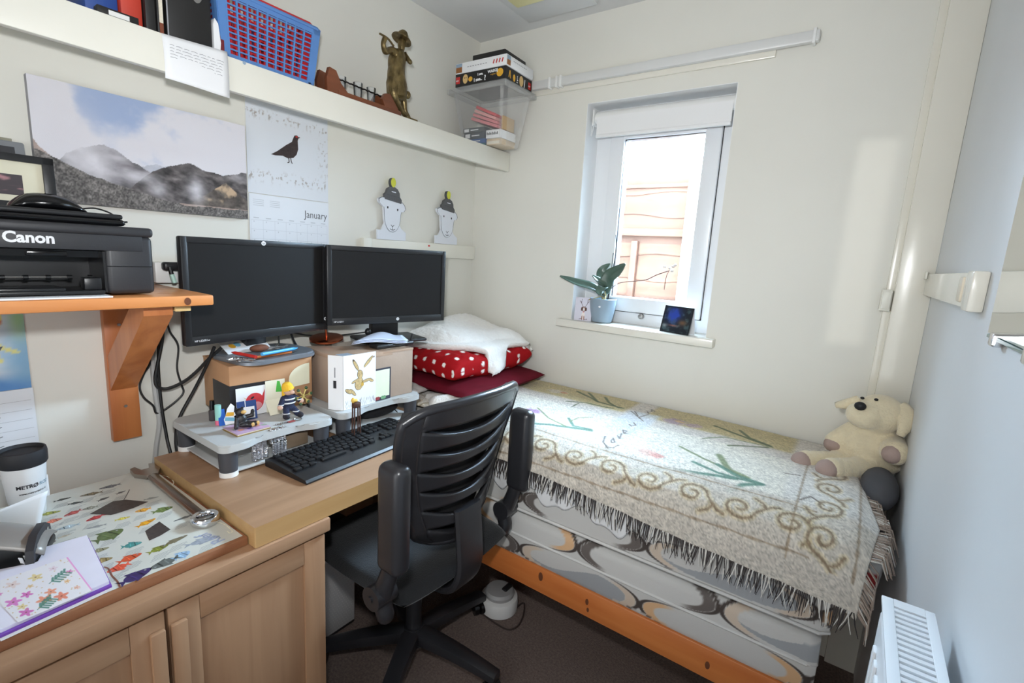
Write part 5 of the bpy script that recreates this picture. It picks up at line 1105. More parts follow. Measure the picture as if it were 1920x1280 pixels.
for (px, py, rx, col, s) in ((1045, 733, 24, (216, 206, 190), 1), (1058, 736, 12, (206, 150, 116), 2), (1265, 792, 26, (172, 150, 160), 3), (1300, 800, 18, (184, 160, 160), 4), (1275, 793, 10, (206, 170, 130), 5), (1000, 772, 20, (176, 140, 184), 6), (1215, 846, 22, (226, 190, 176), 7), (1235, 852, 14, (216, 160, 150), 8)):
    q = zx(px, py); d = np.hypot(X_-q[0], (Yv-q[1])*1.3); rr_ = rx*0.0017; c = mix(c, col, sstep(rr_*1.25, rr_*0.6, d*(0.6+0.9*fbm(X_*60, S*60, 50+s, 2)))*0.95)
TB = (110, 100, 92)
for pts in ([(1135, 816), (1131, 826), (1142, 838), (1135, 845), (1137, 834), (1150, 836), (1160, 832)], [(1146, 824), (1150, 820), (1153, 827), (1147, 828), (1146, 824)], [(1158, 816), (1162, 822), (1166, 812)], [(1170, 812), (1176, 808), (1168, 806), (1170, 813), (1178, 812)], [(1180, 796), (1184, 800)], [(1188, 793), (1192, 798), (1186, 799)],
            [(1184, 772), (1206, 790)], [(1196, 780), (1190, 772)], [(1198, 783), (1216, 778)], [(1214, 772), (1216, 776)], [(1222, 772), (1222, 768), (1228, 772)],
            [(1545, 945), (1520, 930), (1500, 935)], [(1470, 888), (1500, 892)]):
    c = ink(pts, 0.0028, TB, 0.85)
# scrolled border along the front and the foot end
tt = np.linspace(0, 1, 15); spiral = [(0.042*(1-0.8*f)*math.cos(2.6*PI*f)+0.0, 0.036*(1-0.8*f)*math.sin(2.6*PI*f)) for f in tt]
def border(a, bb, c):
    """a along the border, bb across it (0 = middle)"""
    per = 0.118; k = np.floor(a/per); u = (a/per-k-0.5)*per; fl = np.where(k % 2 == 0, 1.0, -1.0)
    d = seg_d(u, bb*fl, spiral); d = np.minimum(d, seg_d(u, bb*fl, [(0.042, 0.0), (0.059, -0.018), (0.050, -0.034), (0.03, -0.045)])); d = np.minimum(d, seg_d(u, bb*fl, [(-0.059, 0.018), (-0.045, 0.03), (-0.03, 0.034)]))
    m = sstep(0.0048, 0.0024, d)*(np.abs(bb) < 0.062); c = mix(c, (140, 120, 96), m*0.85)
    m2 = sstep(0.011, 0.007, d)*(1-m)*(np.abs(bb) < 0.062); c = mix(c, (208, 188, 142), m2*0.45)
    return mix(c, (140, 118, 92), sstep(0.0035, 0.002, np.abs(np.abs(bb)-0.066))*0.6)
inb = sstep(0.545, 0.56, S); c = mix(c, (207, 199, 186), inb*0.9)
c = np.where(((S > 0.53) & (X_ < 1.64))[..., None], border(X_, S-0.635, c), c)
c = np.where(((X_ > 1.58) & (S > 0.22) & (S < 0.72))[..., None], border(S, X_-1.66, c), c)
c = c*(0.80+0.30*sp[..., None]+0.12*(sp2[..., None]-0.5))
c = np.where((sp > 0.80)[..., None] & (S > 0.5)[..., None], c*0.74, c)
th = thing('woven_throw', 'cream tapestry throw with flowers and a scrolled border on the bed', 'throw', (0.95, -0.35, 0.77))
o = part('blanket', painted('blanket', P, c, P_cloth), None, th); solidify(o, 0.004)
# fringes
M_fd = mat('dark_yarn', (52, 46, 45), 0.9, var=0.2); M_fw = mat('pale_yarn', (206, 202, 194), 0.9); M_fb = mat('fawn_yarn', (156, 140, 128), 0.9, var=0.2, vscale=40)
rr = random.Random(5); b = MB()
x = 0.70
while x < 1.742:
    hz = float(hemz(x)); dx = rr.uniform(-0.016, 0.016); L = rr.uniform(0.038, 0.060); mi = 0 if rr.random() < 0.66 else 1; y = -0.7065-rr.uniform(0, 0.005)
    i_ = int(np.clip((x-HX0)/(1.745-HX0)*(nx-1), 0, nx-1)); yb_ = P[i_, -1, 1]-0.003
    b.tube([(x, yb_, hz+0.004), (x+dx*0.4, yb_-0.006, hz-L*0.45), (x+dx, yb_-rr.uniform(0.001, 0.010), hz-L)], [0.0016, 0.0015, 0.0008], 4, mi); x += rr.uniform(0.0028, 0.0046)
part('fringe', b, [M_fd, M_fw], th, label='black and white fringe along the front hem', kind='stuff')
b = MB()
for k in range(210):
    j = int(rr.uniform(0.22, 0.985)*(nv-1)); q = Vector(P[-1, j]); L = rr.uniform(0.04, 0.075); dy = rr.uniform(-0.03, 0.01); hang = j/(nv-1) > 0.82
    if hang: pts = [q, q+Vector((0.020, dy*0.5-0.003, -L*0.35)), q+Vector((0.022, dy, -L*0.95))]
    else: pts = [q, q+Vector((L*0.40, dy*0.5, 0.002)), q+Vector((L*0.62, dy, -L*0.55))]
    b.tube(pts, [0.0018, 0.0017, 0.0008], 4, 0 if rr.random() < 0.75 else 1)
part('fringe', b, [M_fb, M_fw], th, label='fawn fringe along the foot end', kind='stuff')
# white lace corner spilling over the desk end
n = 40; Pl = np.zeros((n, 24, 3))
for i in range(n):
    for j in range(24):
        f, g = i/(n-1), j/23; x = 0.30+0.26*f; y = -0.50-0.175*g*(1-0.5*abs(2*f-0.7))
        Pl[i, j] = (x+0.01*math.sin(g*6), y, 0.781+0.020*math.sin(PI*min(1, g*1.1))*math.sin(PI*f)+0.007*math.sin(f*19+g*3)*g-0.027*sstep(0.75, 1.0, np.array(g)))
b = MB(); b.grid(Pl); o = solo('lace_cloth', b, mat('white_lace', (228, 224, 218), 0.9, var=0.06, vscale=90, bump=0.8, bscale=160), 'crumpled white lace cloth beside the right riser at the end of the desk', 'cloth'); solidify(o, 0.003)

# ------------------------------------------------------------------ cushions and fleece in the corner
def cushion_grid(a, bb, h, n=44, pw=2.4, pinch=0.10, seed=0, wr=0.006, ex=0.42):
    P = np.zeros((2, n, n, 3)); g = np.linspace(-1, 1, n); g = np.sin(g*PI/2) if ex < 0.4 else g; u, v = np.meshgrid(g, g, indexing='ij')
    for side, sg in ((0, 1), (1, -1)):
        T_ = np.clip((1-np.abs(u)**pw)*(1-np.abs(v)**pw), 0, 1)**ex
        P[side, ..., 0] = a*u*(1-pinch*(1-v**2)*np.abs(u)**2*0.6); P[side, ..., 1] = bb*v*(1-pinch*(1-u**2)*np.abs(v)**2*0.6)
        P[side, ..., 2] = sg*h*T_*(1+0.0*u)+wr*(fbm(u*3+seed, v*3, seed, 3)-0.5)*T_*2
    return P
def cushion(name, label, c, half, rz, rx, ry, material, seed=0, col=None, pw=2.4, wr=0.006, pinch=0.10):
    P = cushion_grid(*half, seed=seed, pw=pw, wr=wr, pinch=pinch); M = TR(*c, rz, ry, rx)
    Mn = np.array(M); Pw = P @ Mn[:3, :3].T + Mn[:3, 3]
    t = thing(name, label, 'cushion', (c[0], c[1], c[2]-half[2]))
    if col is None:
        b = MB(); b.grid(Pw[0]); b.grid(Pw[1]); bmesh.ops.remove_doubles(b.bm, verts=b.bm.verts, dist=0.0008); o = part('cover', b, material, t, angle=70)
    else:
        P2 = np.concatenate([P[0], P[1][::-1]], 0); Pw2 = np.concatenate([Pw[0], Pw[1][::-1]], 0)
        o = part('cover', painted('cover', Pw2, col(P2), material), None, t)
    return t
cushion('cushion', 'dark burgundy cushion at the bottom of the pile in the corner', (0.245, -0.305, 0.812), (0.262, 0.262, 0.034), -0.05, 0.02, 0.0, mat('burgundy_velvet', (96, 14, 30), 0.85, var=0.15, vscale=14, spec=0.15), seed=3, pinch=-0.05, pw=3.0)
def dots(P):
    x, y = P[..., 0], P[..., 1]; c = np.ones(x.shape+(3,))*np.array([158, 16, 22.]); g = 0.058; s_ = np.where(np.floor(y/g) % 2 == 0, 0.0, 0.5)
    cx = (x/g+s_)-np.round(x/g+s_); cy = y/g-np.floor(y/g)-0.5; return mix(c, (240, 236, 230), sstep(0.18, 0.145, np.hypot(cx, cy)))
P_dots = paintmat('printed_plush', 0.85, bump=0.2, bscale=200, spec=0.15)
P = None
def dot_cushion():
    c0, half = (0.212, -0.292, 0.897), (0.212, 0.245, 0.056); n = 120
    P = cushion_grid(*half, n=n, seed=8, pw=5.0, wr=0.022, pinch=-0.02, ex=0.30); M = TR(*c0, -0.08, 0.03, 0.05); Mn = np.array(M)
    t = thing('cushion', 'red cushion with white spots between the burgundy cushion and the fleece', 'cushion', (c0[0], c0[1], c0[2]-half[2]))
    # print the spots by distance along the bulge so that they stay round on the flanks
    Q = P.copy(); Pw = P @ Mn[:3, :3].T + Mn[:3, 3]
    for s in (0, 1):
        for ax in (0, 1):
            dl = np.linalg.norm(np.diff(P[s], axis=ax), axis=-1); al = np.cumsum(dl, axis=ax); z_ = np.zeros_like(al[:1] if ax == 0 else al[:, :1]); al = np.concatenate([z_, al], ax)
            Q[s, ..., ax] = al-(al[n//2:n//2+1] if ax == 0 else al[:, n//2:n//2+1])
    for s, nm in ((0, 'cover'), (1, 'underside')): part(nm, painted(nm, Pw[s], dots(Q[s]), P_dots), None, t)
dot_cushion()
# fleece
n = 90; Pf = np.zeros((n, n, 3)); A, B_, C_, D_ = Vector((0.012, -0.02, 0.985)), Vector((0.428, -0.030, 0.915)), Vector((0.438, -0.372, 0.852)), Vector((0.03, -0.565, 0.948))
for i in range(n):
    for j in range(n):
        u, v = i/(n-1), j/(n-1); q = A.lerp(B_, u).lerp(D_.lerp(C_, u), v)
        e = (1-abs(2*u-1)**4.5)*(1-abs(2*v-1)**4.0)
        tip = 1.0 if not (u > 0.8 and v > 0.8) else 1.0
        w = 0.092*max(e, 0)**0.62+0.016*math.sin(u*7+1)*math.sin(v*5)*e+0.010*float(fbm(np.array(u*4.), np.array(v*4.), 6, 3))*e
        out = 0.045*(1-e)**0.5*0+0.0
        q2 = Vector((q.x+0.022*math.sin(v*9)*u*v, q.y+0.020*math.sin(u*8+0.5)*v, q.z+w+0.006*float(vnoise(np.array(u*42.), np.array(v*46.), 3))))
        cz, sz_ = math.cos(0.08), math.sin(0.08); lx, ly = (q2.x-0.212)*cz-(q2.y+0.292)*sz_, (q2.x-0.212)*sz_+(q2.y+0.292)*cz
        k5 = (1-min(1, abs(lx/0.216))**5)*(1-min(1, abs(ly/0.249))**5)
        if k5 > 0: q2.z = max(q2.z, 0.897+0.056*k5**0.30+0.05*ly*0.9+0.030-0.03*lx)
        Pf[i, j] = q2
b = MB(); b.grid(Pf); o = solo('fleece_blanket', b, mat('white_fleece', (236, 234, 230), 0.95, var=0.03, vscale=60, bump=1.0, bscale=110, sheen=0.5), 'thick white fleece blanket heaped on top of the spotted cushion', 'blanket', angle=80); solidify(o, 0.026)
# grey pillow behind, printed cushion and dark bolster at the foot end
cushion('pillow', 'pale grey pillow lying on the bed behind the right monitor', (0.165, -0.600, 0.792), (0.11, 0.055, 0.018), 0.1, 0, 0, mat('grey_cotton', (196, 192, 188), 0.9, var=0.05, vscale=40, bump=0.3, bscale=120), seed=5)
def floral(P):
    x, y = P[..., 0]*9, P[..., 1]*9; c = np.ones(x.shape+(3,))*np.array([206, 202, 198.]); n1 = fbm(x*1.6, y*1.6, 5, 4); c = mix(c, (70, 60, 60), sstep(0.54, 0.62, n1)); return mix(c, (170, 50, 50), sstep(0.62, 0.68, fbm(x*1.3, y*1.3, 15, 3)))
cushion('cushion', 'printed cushion wedged between the foot of the bed and the wall', (1.757, -0.455, 0.655), (0.085, 0.17, 0.032), 0.0, 0.0, PI/2, paintmat('printed_cotton', 0.85), seed=9, col=floral)
b = MB(); b.ell((1.770, -0.285, 0.764), (0.046, 0.105, 0.052)); solo('bolster', b, mat('slate_fabric', (74, 74, 78), 0.8, var=0.08, bump=0.2), 'rounded dark grey bolster behind the toy dog against the wall', 'cushion')

# ------------------------------------------------------------------ plush dog on the bed
dg = thing('toy_dog', 'cream plush dog sitting on the foot of the bed in the corner', 'soft toy', (1.72, -0.17, 0.777))
M_plush = mat('cream_plush', (226, 212, 180), 0.95, var=0.06, vscale=30, bump=0.9, bscale=170, sheen=0.5); M_pad = mat('mushroom_felt', (172, 150, 142), 0.9, var=0.06, bump=0.3, bscale=200)
def dp(px, py, y): return at(px, py, 'y', y)
b = MB()
hc = dp(1650, 775, -0.165); bc = dp(1628, 838, -0.135)
b.ell(bc, (0.080, 0.068, 0.083)); b.ell((bc.x+0.005, bc.y, bc.z+0.050), (0.062, 0.055, 0.052))
b.ell((bc.x+0.01, bc.y+0.01, bc.z-0.040), (0.082, 0.075, 0.036))
b.ell(hc, (0.063, 0.060, 0.058)); mz_ = dp(1622, 778, -0.20); b.ell(mz_, (0.050, 0.048, 0.040))
la = [dp(1580, 806, -0.12), dp(1566, 826, -0.15)]; ra = [dp(1672, 822, -0.17), dp(1678, 848, -0.215)]
def limb(p, q, r0, r1):
    for k in range(6):
        f = k/5; c_ = p.lerp(q, f); r_ = r0+(r1-r0)*f; b.ell(c_, (r_, r_, r_), seg=14)
limb(Vector((bc.x-0.045, bc.y, bc.z+0.04)), la[1], 0.032, 0.030); limb(Vector((bc.x+0.055, bc.y-0.01, bc.z+0.03)), ra[1], 0.034, 0.037)
lf, rf_ = dp(1512, 864, -0.245), dp(1560, 879, -0.290)
limb(Vector((bc.x-0.03, bc.y-0.02, bc.z-0.055)), lf, 0.036, 0.034); limb(Vector((bc.x+0.02, bc.y-0.035, bc.z-0.055)), rf_, 0.038, 0.034)
o = part('body', b, M_plush, dg, angle=80)
rm = o.modifiers.new('blend', 'REMESH'); rm.mode = 'VOXEL'; rm.voxel_size = 0.006; rm.use_smooth_shade = True
sm = o.modifiers.new('soften', 'SMOOTH'); sm.factor = 0.6; sm.iterations = 6
for (p, r) in ((lf, 0.031), (rf_, 0.033)):
    b = MB(); q = p+Vector((-0.012, -0.014, 0.0)); b.ell(q, (0.030, 0.030, 0.029), seg=18); part('foot', b, M_pad, dg, label='mushroom coloured foot')
b = MB(); q = ra[1]; d_ = Vector((-0.35, -0.9, -0.1)).normalized(); b.ell(q+d_*0.018, (0.026, 0.024, 0.027), seg=18); part('paw_pad', b, M_pad, dg)
b = MB(); q = la[1]; b.ell(q+Vector((-0.004, -0.008, -0.010)), (0.026, 0.026, 0.024), seg=18); part('paw_pad', b, M_pad, dg)
b = MB(); q = dp(1613, 761, -0.247); b.ell(q, (0.0150, 0.012, 0.0125), seg=18); part('nose', b, mat('black_velvet', (14, 14, 18), 0.6), dg)
for (px, py) in ((1643, 749), (1617, 746)):
    b = MB(); q = dp(px, py, -0.222 if px > 1630 else -0.218); b.ell(q, (0.0055, 0.005, 0.0042), seg=12); part('eye', b, M_blackg, dg)
def ear(pts, w, lab):
    n = 12; Pq = np.zeros((n, 7, 3)); ps = spline(pts, 5); ps = [ps[int(k*(len(ps)-1)/(n-1))] for k in range(n)]
    for i in range(n):
        t_ = (ps[min(i+1, n-1)]-ps[max(i-1, 0)]).normalized(); sd = t_.cross(Vector((0.25, -0.9, 0.1))).normalized(); ww = w*math.sin(PI*min(0.97, 0.18+0.82*i/(n-1)))**0.6
        for j in range(7):
            f = (j/6-0.5)*2; Pq[i, j] = ps[i]+sd*ww*f+Vector((0, -0.010*(1-f*f), 0))
    b = MB(); b.grid(Pq); o = part('ear', b, [M_plush, M_pad], dg, angle=80); solidify(o, 0.012, 0)
ear([dp(1610, 750, -0.170), dp(1592, 756, -0.17), dp(1568, 759, -0.16)], 0.013, 'l')
ear([dp(1684, 760, -0.170), dp(1697, 776, -0.19), dp(1697, 796, -0.205), dp(1688, 816, -0.215)], 0.021, 'r')
# ------------------------------------------------------------------ office chair
CX, CY = 0.60, -0.945
ch = thing('office_chair', 'black office chair with ribbed back and raised arms in front of the desk', 'office chair', (CX, CY, 0))
M_chb = mat('chair_plastic', (40, 40, 43), 0.30, var=0.06, bump=0.03, bscale=500); M_chf = mat('chair_fabric', (17, 18, 21), 0.9, var=0.15, vscale=200, bump=0.4, bscale=300, sheen=0.2)
HX, HY = 0.60, -0.93
b = MB(); b.cyl((HX, HY, 0.065), (HX, HY, 0.125), 0.042, 0.034, 24); b.cyl((HX, HY, 0.12), (HX, HY, 0.26), 0.026, 0.025, 20); b.cyl((HX, HY, 0.25), (HX, HY, 0.405), 0.016, 0.016, 20); part('gas_column', b, M_chb, ch)
for deg in (10, 82, 154, 226, 298):
    a = math.radians(deg); M = TR(HX, HY, 0, a)
    b = MB(); P = np.zeros((12, 10, 3))
    for i in range(12):
        f = i/11; x = 0.03+0.285*f; zc = 0.098-0.030*f*f; hh = 0.026-0.010*f; ww = 0.032-0.009*f
        for j in range(10):
            th_ = 2*PI*j/10; P[i, j] = M @ Vector((x, ww*math.copysign(abs(math.cos(th_))**0.6, math.cos(th_)), zc+hh*math.copysign(abs(math.sin(th_))**0.6, math.sin(th_))))
    b.grid(P, cv=True); b.bm.verts.ensure_lookup_table(); bmesh.ops.holes_fill(b.bm, edges=b.bm.edges[:]); lg = part('base_leg', b, M_chb, ch)
    b = MB(); c0 = M @ Vector((0.300, 0, 0)); tw = 0.7+deg
    w = Vector((math.cos(tw), math.sin(tw), 0)); b.cyl(c0+Vector((0, 0, 0.026))-w*0.021, c0+Vector((0, 0, 0.026))-w*0.004, 0.025); b.cyl(c0+Vector((0, 0, 0.026))+w*0.004, c0+Vector((0, 0, 0.026))+w*0.021, 0.025); b.cyl(c0+Vector((0, 0, 0.03)), c0+Vector((0, 0, 0.065)), 0.008)
    part('castor', b, M_blackg, lg)
b = MB(); b.box(CX-0.10, CX+0.12, CY-0.08, CY+0.08, 0.395, 0.43, 0, 0.006); b.tube([(CX+0.05, CY+0.06, 0.41), (CX+0.06, CY+0.20, 0.405)], 0.007, 8); part('tilt_mechanism', b, M_chb, ch)
# seat: padded cushion
n = 36; P = np.zeros((2, n, n, 3)); g = np.linspace(-1, 1, n)
for i, u in enumerate(g):
    for j, v in enumerate(g):
        k = (1-abs(u)**5)*(1-abs(v)**5); rr_ = 1-0.08*(u*u*v*v); x, y = CX+0.005+0.235*u*rr_, CY-0.015+0.240*v*rr_
        P[0, i, j] = (x, y, 0.455+0.040*max(k, 0)**0.35-0.010*(1-u*u)*(1-v*v)); P[1, i, j] = (x, y, 0.455-0.024*max(k, 0)**0.3)
b = MB(); b.grid(P[0]); b.grid(P[1]); bmesh.ops.remove_doubles(b.bm, verts=b.bm.verts, dist=0.0006); part('seat', b, M_chf, ch, angle=60)
# backrest shell with curved slots
BYC = -0.975
def bw(t): return np.interp(t, [0, .12, .3, .55, .8, .93, 1.0], [0.085, 0.145, 0.178, 0.208, 0.226, 0.228, 0.222])
def bxo(t): return np.interp(t, [0, .15, .35, .6, .85, 1], [0.820, 0.842, 0.838, 0.848, 0.872, 0.888])
BZ0, BZ1 = 0.560, 0.985
def bp(u, t, off=0.0):
    z = BZ0+(BZ1-BZ0)*t; return Vector((float(bxo(t))-0.055*abs(u)**2.2+off, BYC+float(bw(t))*u, z-0.012*(u*u)*t))
b = MB()
slots = [(0.135, 0.042), (0.275, 0.044), (0.415, 0.044), (0.555, 0.044), (0.695, 0.042), (0.838, 0.038)]
US = 0.80
def edge(k, up, u):
    tc, hh = slots[k]; q = min(1.0, abs(u)/US); bow = 0.055*(q*q)   # slots smile
    return tc+bow-0.02+(hh if up else -hh)*(1-q**2.2)
nu = 33
def sheet(f0, f1, u0, u1, n_u=nu, n_t=7):
    P = np.zeros((n_u, n_t, 3))
    for i in range(n_u):
        u = u0+(u1-u0)*i/(n_u-1)
        for j in range(n_t): P[i, j] = bp(u, f0(u)+(f1(u)-f0(u))*j/(n_t-1))
    b.grid(P)
bounds = [(lambda u: 0.0)]+sum([[(lambda u, k=k: edge(k, False, u)), (lambda u, k=k: edge(k, True, u))] for k in range(6)], [])+[(lambda u: 1.0-0.10*max(0, abs(u)-0.72)**2/0.0784*0.6)]
for k in range(7): sheet(bounds[2*k], bounds[2*k+1], -US, US)
for sg in (-1, 1):
    P = np.zeros((8, 60, 3))
    for i in range(8):
        u = sg*(US+(1-US)*i/7)
        for j in range(60): P[i, j] = bp(u, (1.0-0.10*max(0, abs(u)-0.72)**2/0.0784*0.6)*j/59)
    b.grid(P)
bmesh.ops.remove_doubles(b.bm, verts=b.bm.verts, dist=0.0004)
o = part('backrest', b, M_chb, ch, angle=60); solidify(o, 0.016, 0)
b = MB(); pts = [bp(-1, 0.05+0.90*k/20) for k in range(21)]+[bp(-1+2*k/20, 1.0-0.10*max(0, abs(-1+2*k/20)-0.72)**2/0.0784*0.6) for k in range(21)]+[bp(1, 0.95-0.90*k/20) for k in range(21)]+[bp(1-2*k/20, 0.0) for k in range(1, 20)]
b.tube(pts, 0.0125, 8, closed=True); part('back_frame', b, M_chb, ch, angle=60)
b = MB(); P = np.zeros((25, 30, 3))
for i in range(25):
    for j in range(30): P[i, j] = bp(-0.94+1.88*i/24, 0.03+0.95*j/29, -0.030)
b.grid(P); o = part('mesh_panel', b, mat('chair_mesh', (24, 24, 26), 0.8, var=0.4, vscale=260), ch); solidify(o, 0.003)
b = MB(); pj = [(0.845, BYC, 0.66), (0.858, BYC, 0.56), (0.862, BYC, 0.48), (0.835, BYC, 0.418), (0.77, BYC, 0.395), (0.68, BYC+0.01, 0.395)]; q = spline(pj, 5); P = np.zeros((len(q), 10, 3))
for i, p_ in enumerate(q):
    t_ = (q[min(i+1, len(q)-1)]-q[max(i-1, 0)]).normalized(); nn = t_.cross(Vector((0, 1, 0)))
    for j in range(10):
        th_ = 2*PI*j/10; P[i, j] = p_+Vector((0, 1, 0))*0.052*math.copysign(abs(math.cos(th_))**0.5, math.cos(th_))+nn*0.012*math.copysign(abs(math.sin(th_))**0.5, math.sin(th_))
b.grid(P, cv=True); bmesh.ops.holes_fill(b.bm, edges=b.bm.edges[:]); part('back_support', b, M_chb, ch)
# arms, both folded up
def arm(y, x0, dz, sgn):
    a = thing('x', None, None); bpy.data.objects.remove(a)
    b = MB(); b.box(x0-0.040, x0+0.040, y-0.026, y+0.026, 0.60+dz, 0.872+dz, 0, 0.022, seg=5, M=None); o = part('armrest', b, M_chf if False else M_chb, ch)
    b = MB(); b.tube([(x0-0.008, y, 0.66+dz), (x0-0.012, y-0.002*sgn, 0.60+dz), (x0-0.030, y, 0.545+dz), (x0-0.045, y-0.006*sgn, 0.50+dz), (x0-0.04, y-0.012*sgn, 0.455+dz*0.5), (x0-0.10, y-0.05*sgn, 0.425)], [0.018, 0.022, 0.024, 0.024, 0.022, 0.016], 12, smooth=5); part('arm_bracket', b, M_chb, o)
    b = MB(); b.cyl((x0-0.045, y+0.030*sgn, 0.52+dz), (x0-0.045, y-0.030*sgn, 0.52+dz), 0.030, n=24); b.cyl((x0-0.045, y+0.034*sgn, 0.52+dz), (x0-0.045, y+0.03*sgn, 0.52+dz), 0.008, n=16); part('pivot', b, M_chb, o)
arm(-1.240, 0.846, 0.0, -1); arm(-0.712, 0.838, 0.005, 1)

# ------------------------------------------------------------------ round white appliance base under the bed, with cable
t = thing('fan_heater', 'round white appliance with grey grille on the carpet under the bed', 'heater', (0.66, -0.515, 0))
q = at(942, 1112, 'z', 0.05); fx_, fy_ = q.x, q.y-0.02
b = MB(); b.lathe([(0.066, 0.0), (0.072, 0.004), (0.073, 0.045), (0.070, 0.055), (0.060, 0.060), (0.001, 0.061)], TR(fx_, fy_, 0.0005), 40); part('housing', b, mat('white_casing', (214, 212, 208), 0.45), t)
b = MB(); b.lathe([(0.056, 0.060), (0.058, 0.072), (0.050, 0.082), (0.02, 0.086), (0.001, 0.086)], TR(fx_, fy_, 0.001), 36); part('grille', b, mat('grille_grey', (150, 148, 146), 0.5), t)
b = MB(); b.box(fx_+0.012, fx_+0.034, fy_-0.006, fy_+0.040, 0.084, 0.094, 0, 0.004); part('handle', b, M_black, t)
b = MB(); f = lambda px, py: tuple(at(px, py, 'z', 0.004)); b.tube([(fx_+0.060, fy_-0.035, 0.006), f(980, 1130), f(982, 1150), f(972, 1172), f(955, 1180), f(935, 1172), f(915, 1158), f(895, 1145), f(870, 1135)], 0.0032, 6, smooth=6); part('cable', b, mat('brown_cable', (58, 46, 42), 0.6), t)

# ------------------------------------------------------------------ keyboard and mouse
kc = at(618, 862, 'z', DZ); ka, kb_, kcn = at(559, 909, 'z', DZ), at(497, 866, 'z', DZ+0.012), at(726, 788, 'z', DZ+0.012)
U = Vector((kcn.x-kb_.x, kcn.y-kb_.y, 0)); KL = 0.458; U.normalize(); Vd = Vector((U.y, -U.x, 0))   # U along the keys, Vd towards the front
KB0 = Vector((kb_.x, kb_.y, DZ))
kbt = thing('keyboard', 'black computer keyboard on the front of the desk', 'keyboard', tuple(KB0))
KM = frame(KB0, U, -Vd); KD = 0.182
pol = [(0.0, 0.0035), (0.0, 0.020), (0.020, 0.022), (0.128, 0.014), (KD-0.006, 0.010), (KD, 0.004), (KD, 0.0)]
def kfr(): 
    M = Matrix.Identity(4)
    for i in range(3): M[i][0] = Vd[i]; M[i][1] = (0, 0, 1)[i]; M[i][2] = U[i]; M[i][3] = KB0[i]
    return M
b = MB(); b.prism([(0, 0.0006)]+[(x, y+0.0006) for x, y in pol], KL, kfr()); part('case', b, M_black, kbt)
# one key mesh, shared by all keys
b = MB(); b.box(-0.0078, 0.0078, -0.0078, 0.0078, 0, 0.0070, 0, 0.0016); key_me = b.mesh('key', M_bk if False else mat('key_black', (22, 22, 24), 0.45, var=0.1))
b = MB(); b.box(-0.006, 0.006, -0.0055, 0.0055, 0, 0.0003); b.bm.free()
rows = [(0.018, [i for i in range(15)], 1), (0.040, range(14), 1), (0.059, range(14), 1), (0.078, range(13), 1), (0.097, range(12), 1), (0.116, range(8), 1)]
cnt = 0
def addkey(a, d, wsc):
    global cnt
    if cnt >= 100: return
    o = bpy.data.objects.new('key', key_me); COL.objects.link(o); o.parent = kbt
    q = KB0+U*a+Vd*d+Vector((0, 0, float(np.interp(d, [0.02, 0.128], [0.0222, 0.0142]))))
    o.matrix_local = WM[kbt.name].inverted() @ (Matrix.Translation(q) @ frame((0, 0, 0), U, -Vd) @ Matrix.Diagonal((wsc, 1, 1, 1))); cnt += 1
for d, ks, wsc in rows:
    nk = len(list(ks)); span = 0.285
    if nk == 8:
        xs_ = [0.02, 0.042, 0.064, 0.135, 0.206, 0.228, 0.25, 0.275]
        for i, a in enumerate(xs_): addkey(a, d, 5.2 if i == 3 else 1.15)
    else:
        for i in range(nk): addkey(0.018+span*(i+0.5)/nk-0.004, d, span/nk/0.0190)
    for i in range(3):
        if d < 0.05 or (d == 0.059) or (d > 0.11) or (d == 0.097 and i == 1): addkey(0.318+0.019*i, d, 1)
for d in (0.040, 0.059, 0.078, 0.097, 0.116):
    for i in range(4): addkey(0.385+0.019*i, d, 1)
q = at(792, 792, 'z', DZ)
mouse('computer_mouse', 'black computer mouse on the desk right of the keyboard', TR(q.x+0.015, q.y+0.0, DZ+0.0008, 0.25+PI/2), M_black,
      [tuple(at(765, 782, 'z', DZ+0.016)), tuple(at(752, 778, 'z', DZ+0.006)), tuple(at(738, 766, 'z', DZ+0.020)), tuple(at(725, 757, 'z', DZ+0.024))])
# black spectacle case standing under the right riser
q = at(704, 790, 'z', DZ+0.014)
b = MB(); b.ell((0.300, -0.845, DZ+0.040), (0.030, 0.088, 0.0265), M=TR(0, 0, 0, -0.1), seg=28); solo('spectacle_case', b, mat('black_fabric_case', (20, 20, 24), 0.7, var=0.1), 'rounded black spectacle case under the right riser behind the keyboard', 'case')
b = MB(); b.tube([at(760, 752, 'x', 0.30), at(770, 778, 'x', 0.32), at(772, 783, 'x', 0.32)], 0.003, 6); b.tube([at(762, 745, 'x', 0.30), at(775, 752, 'x', 0.31), at(771, 750, 'x', 0.3)], 0.002, 6); solo('pen', b, M_black, 'black pen leaning beside the right leg of the right riser', 'pen')

# ------------------------------------------------------------------ small things on the tray base of the left monitor
TZ = B1+0.0165
def lay(px, py, z=TZ): p = at(px, py, 'z', z); return p
t = thing('pen', 'red pen lying on the silver monitor base', 'pen', tuple(lay(455, 662)))
def stick(name, label, cat, p, q, r, m, tip=None, tipm=None):
    t = thing(name, label, cat, tuple(p)); v = Vector(q)-Vector(p)
    b = MB(); b.cyl(p, Vector(p)+v*0.86, r, r, 12); part('barrel', b, m, t)
    b = MB(); b.cyl(Vector(p)+v*0.86, q, r, r*0.25, 12); part('tip', b, tipm or m, t)
    return t
bpy.data.objects.remove(t)
stick('pen', 'red pen lying on the silver monitor base', 'pen', lay(480, 669, TZ+0.010), lay(434, 660, TZ+0.010), 0.0050, mat('red_pen', (206, 54, 48), 0.35))
stick('pen', 'bright blue pen lying across the silver monitor base', 'pen', lay(491, 664, TZ+0.020), lay(558, 652, TZ+0.016), 0.0052, mat('blue_pen', (74, 168, 226), 0.35))
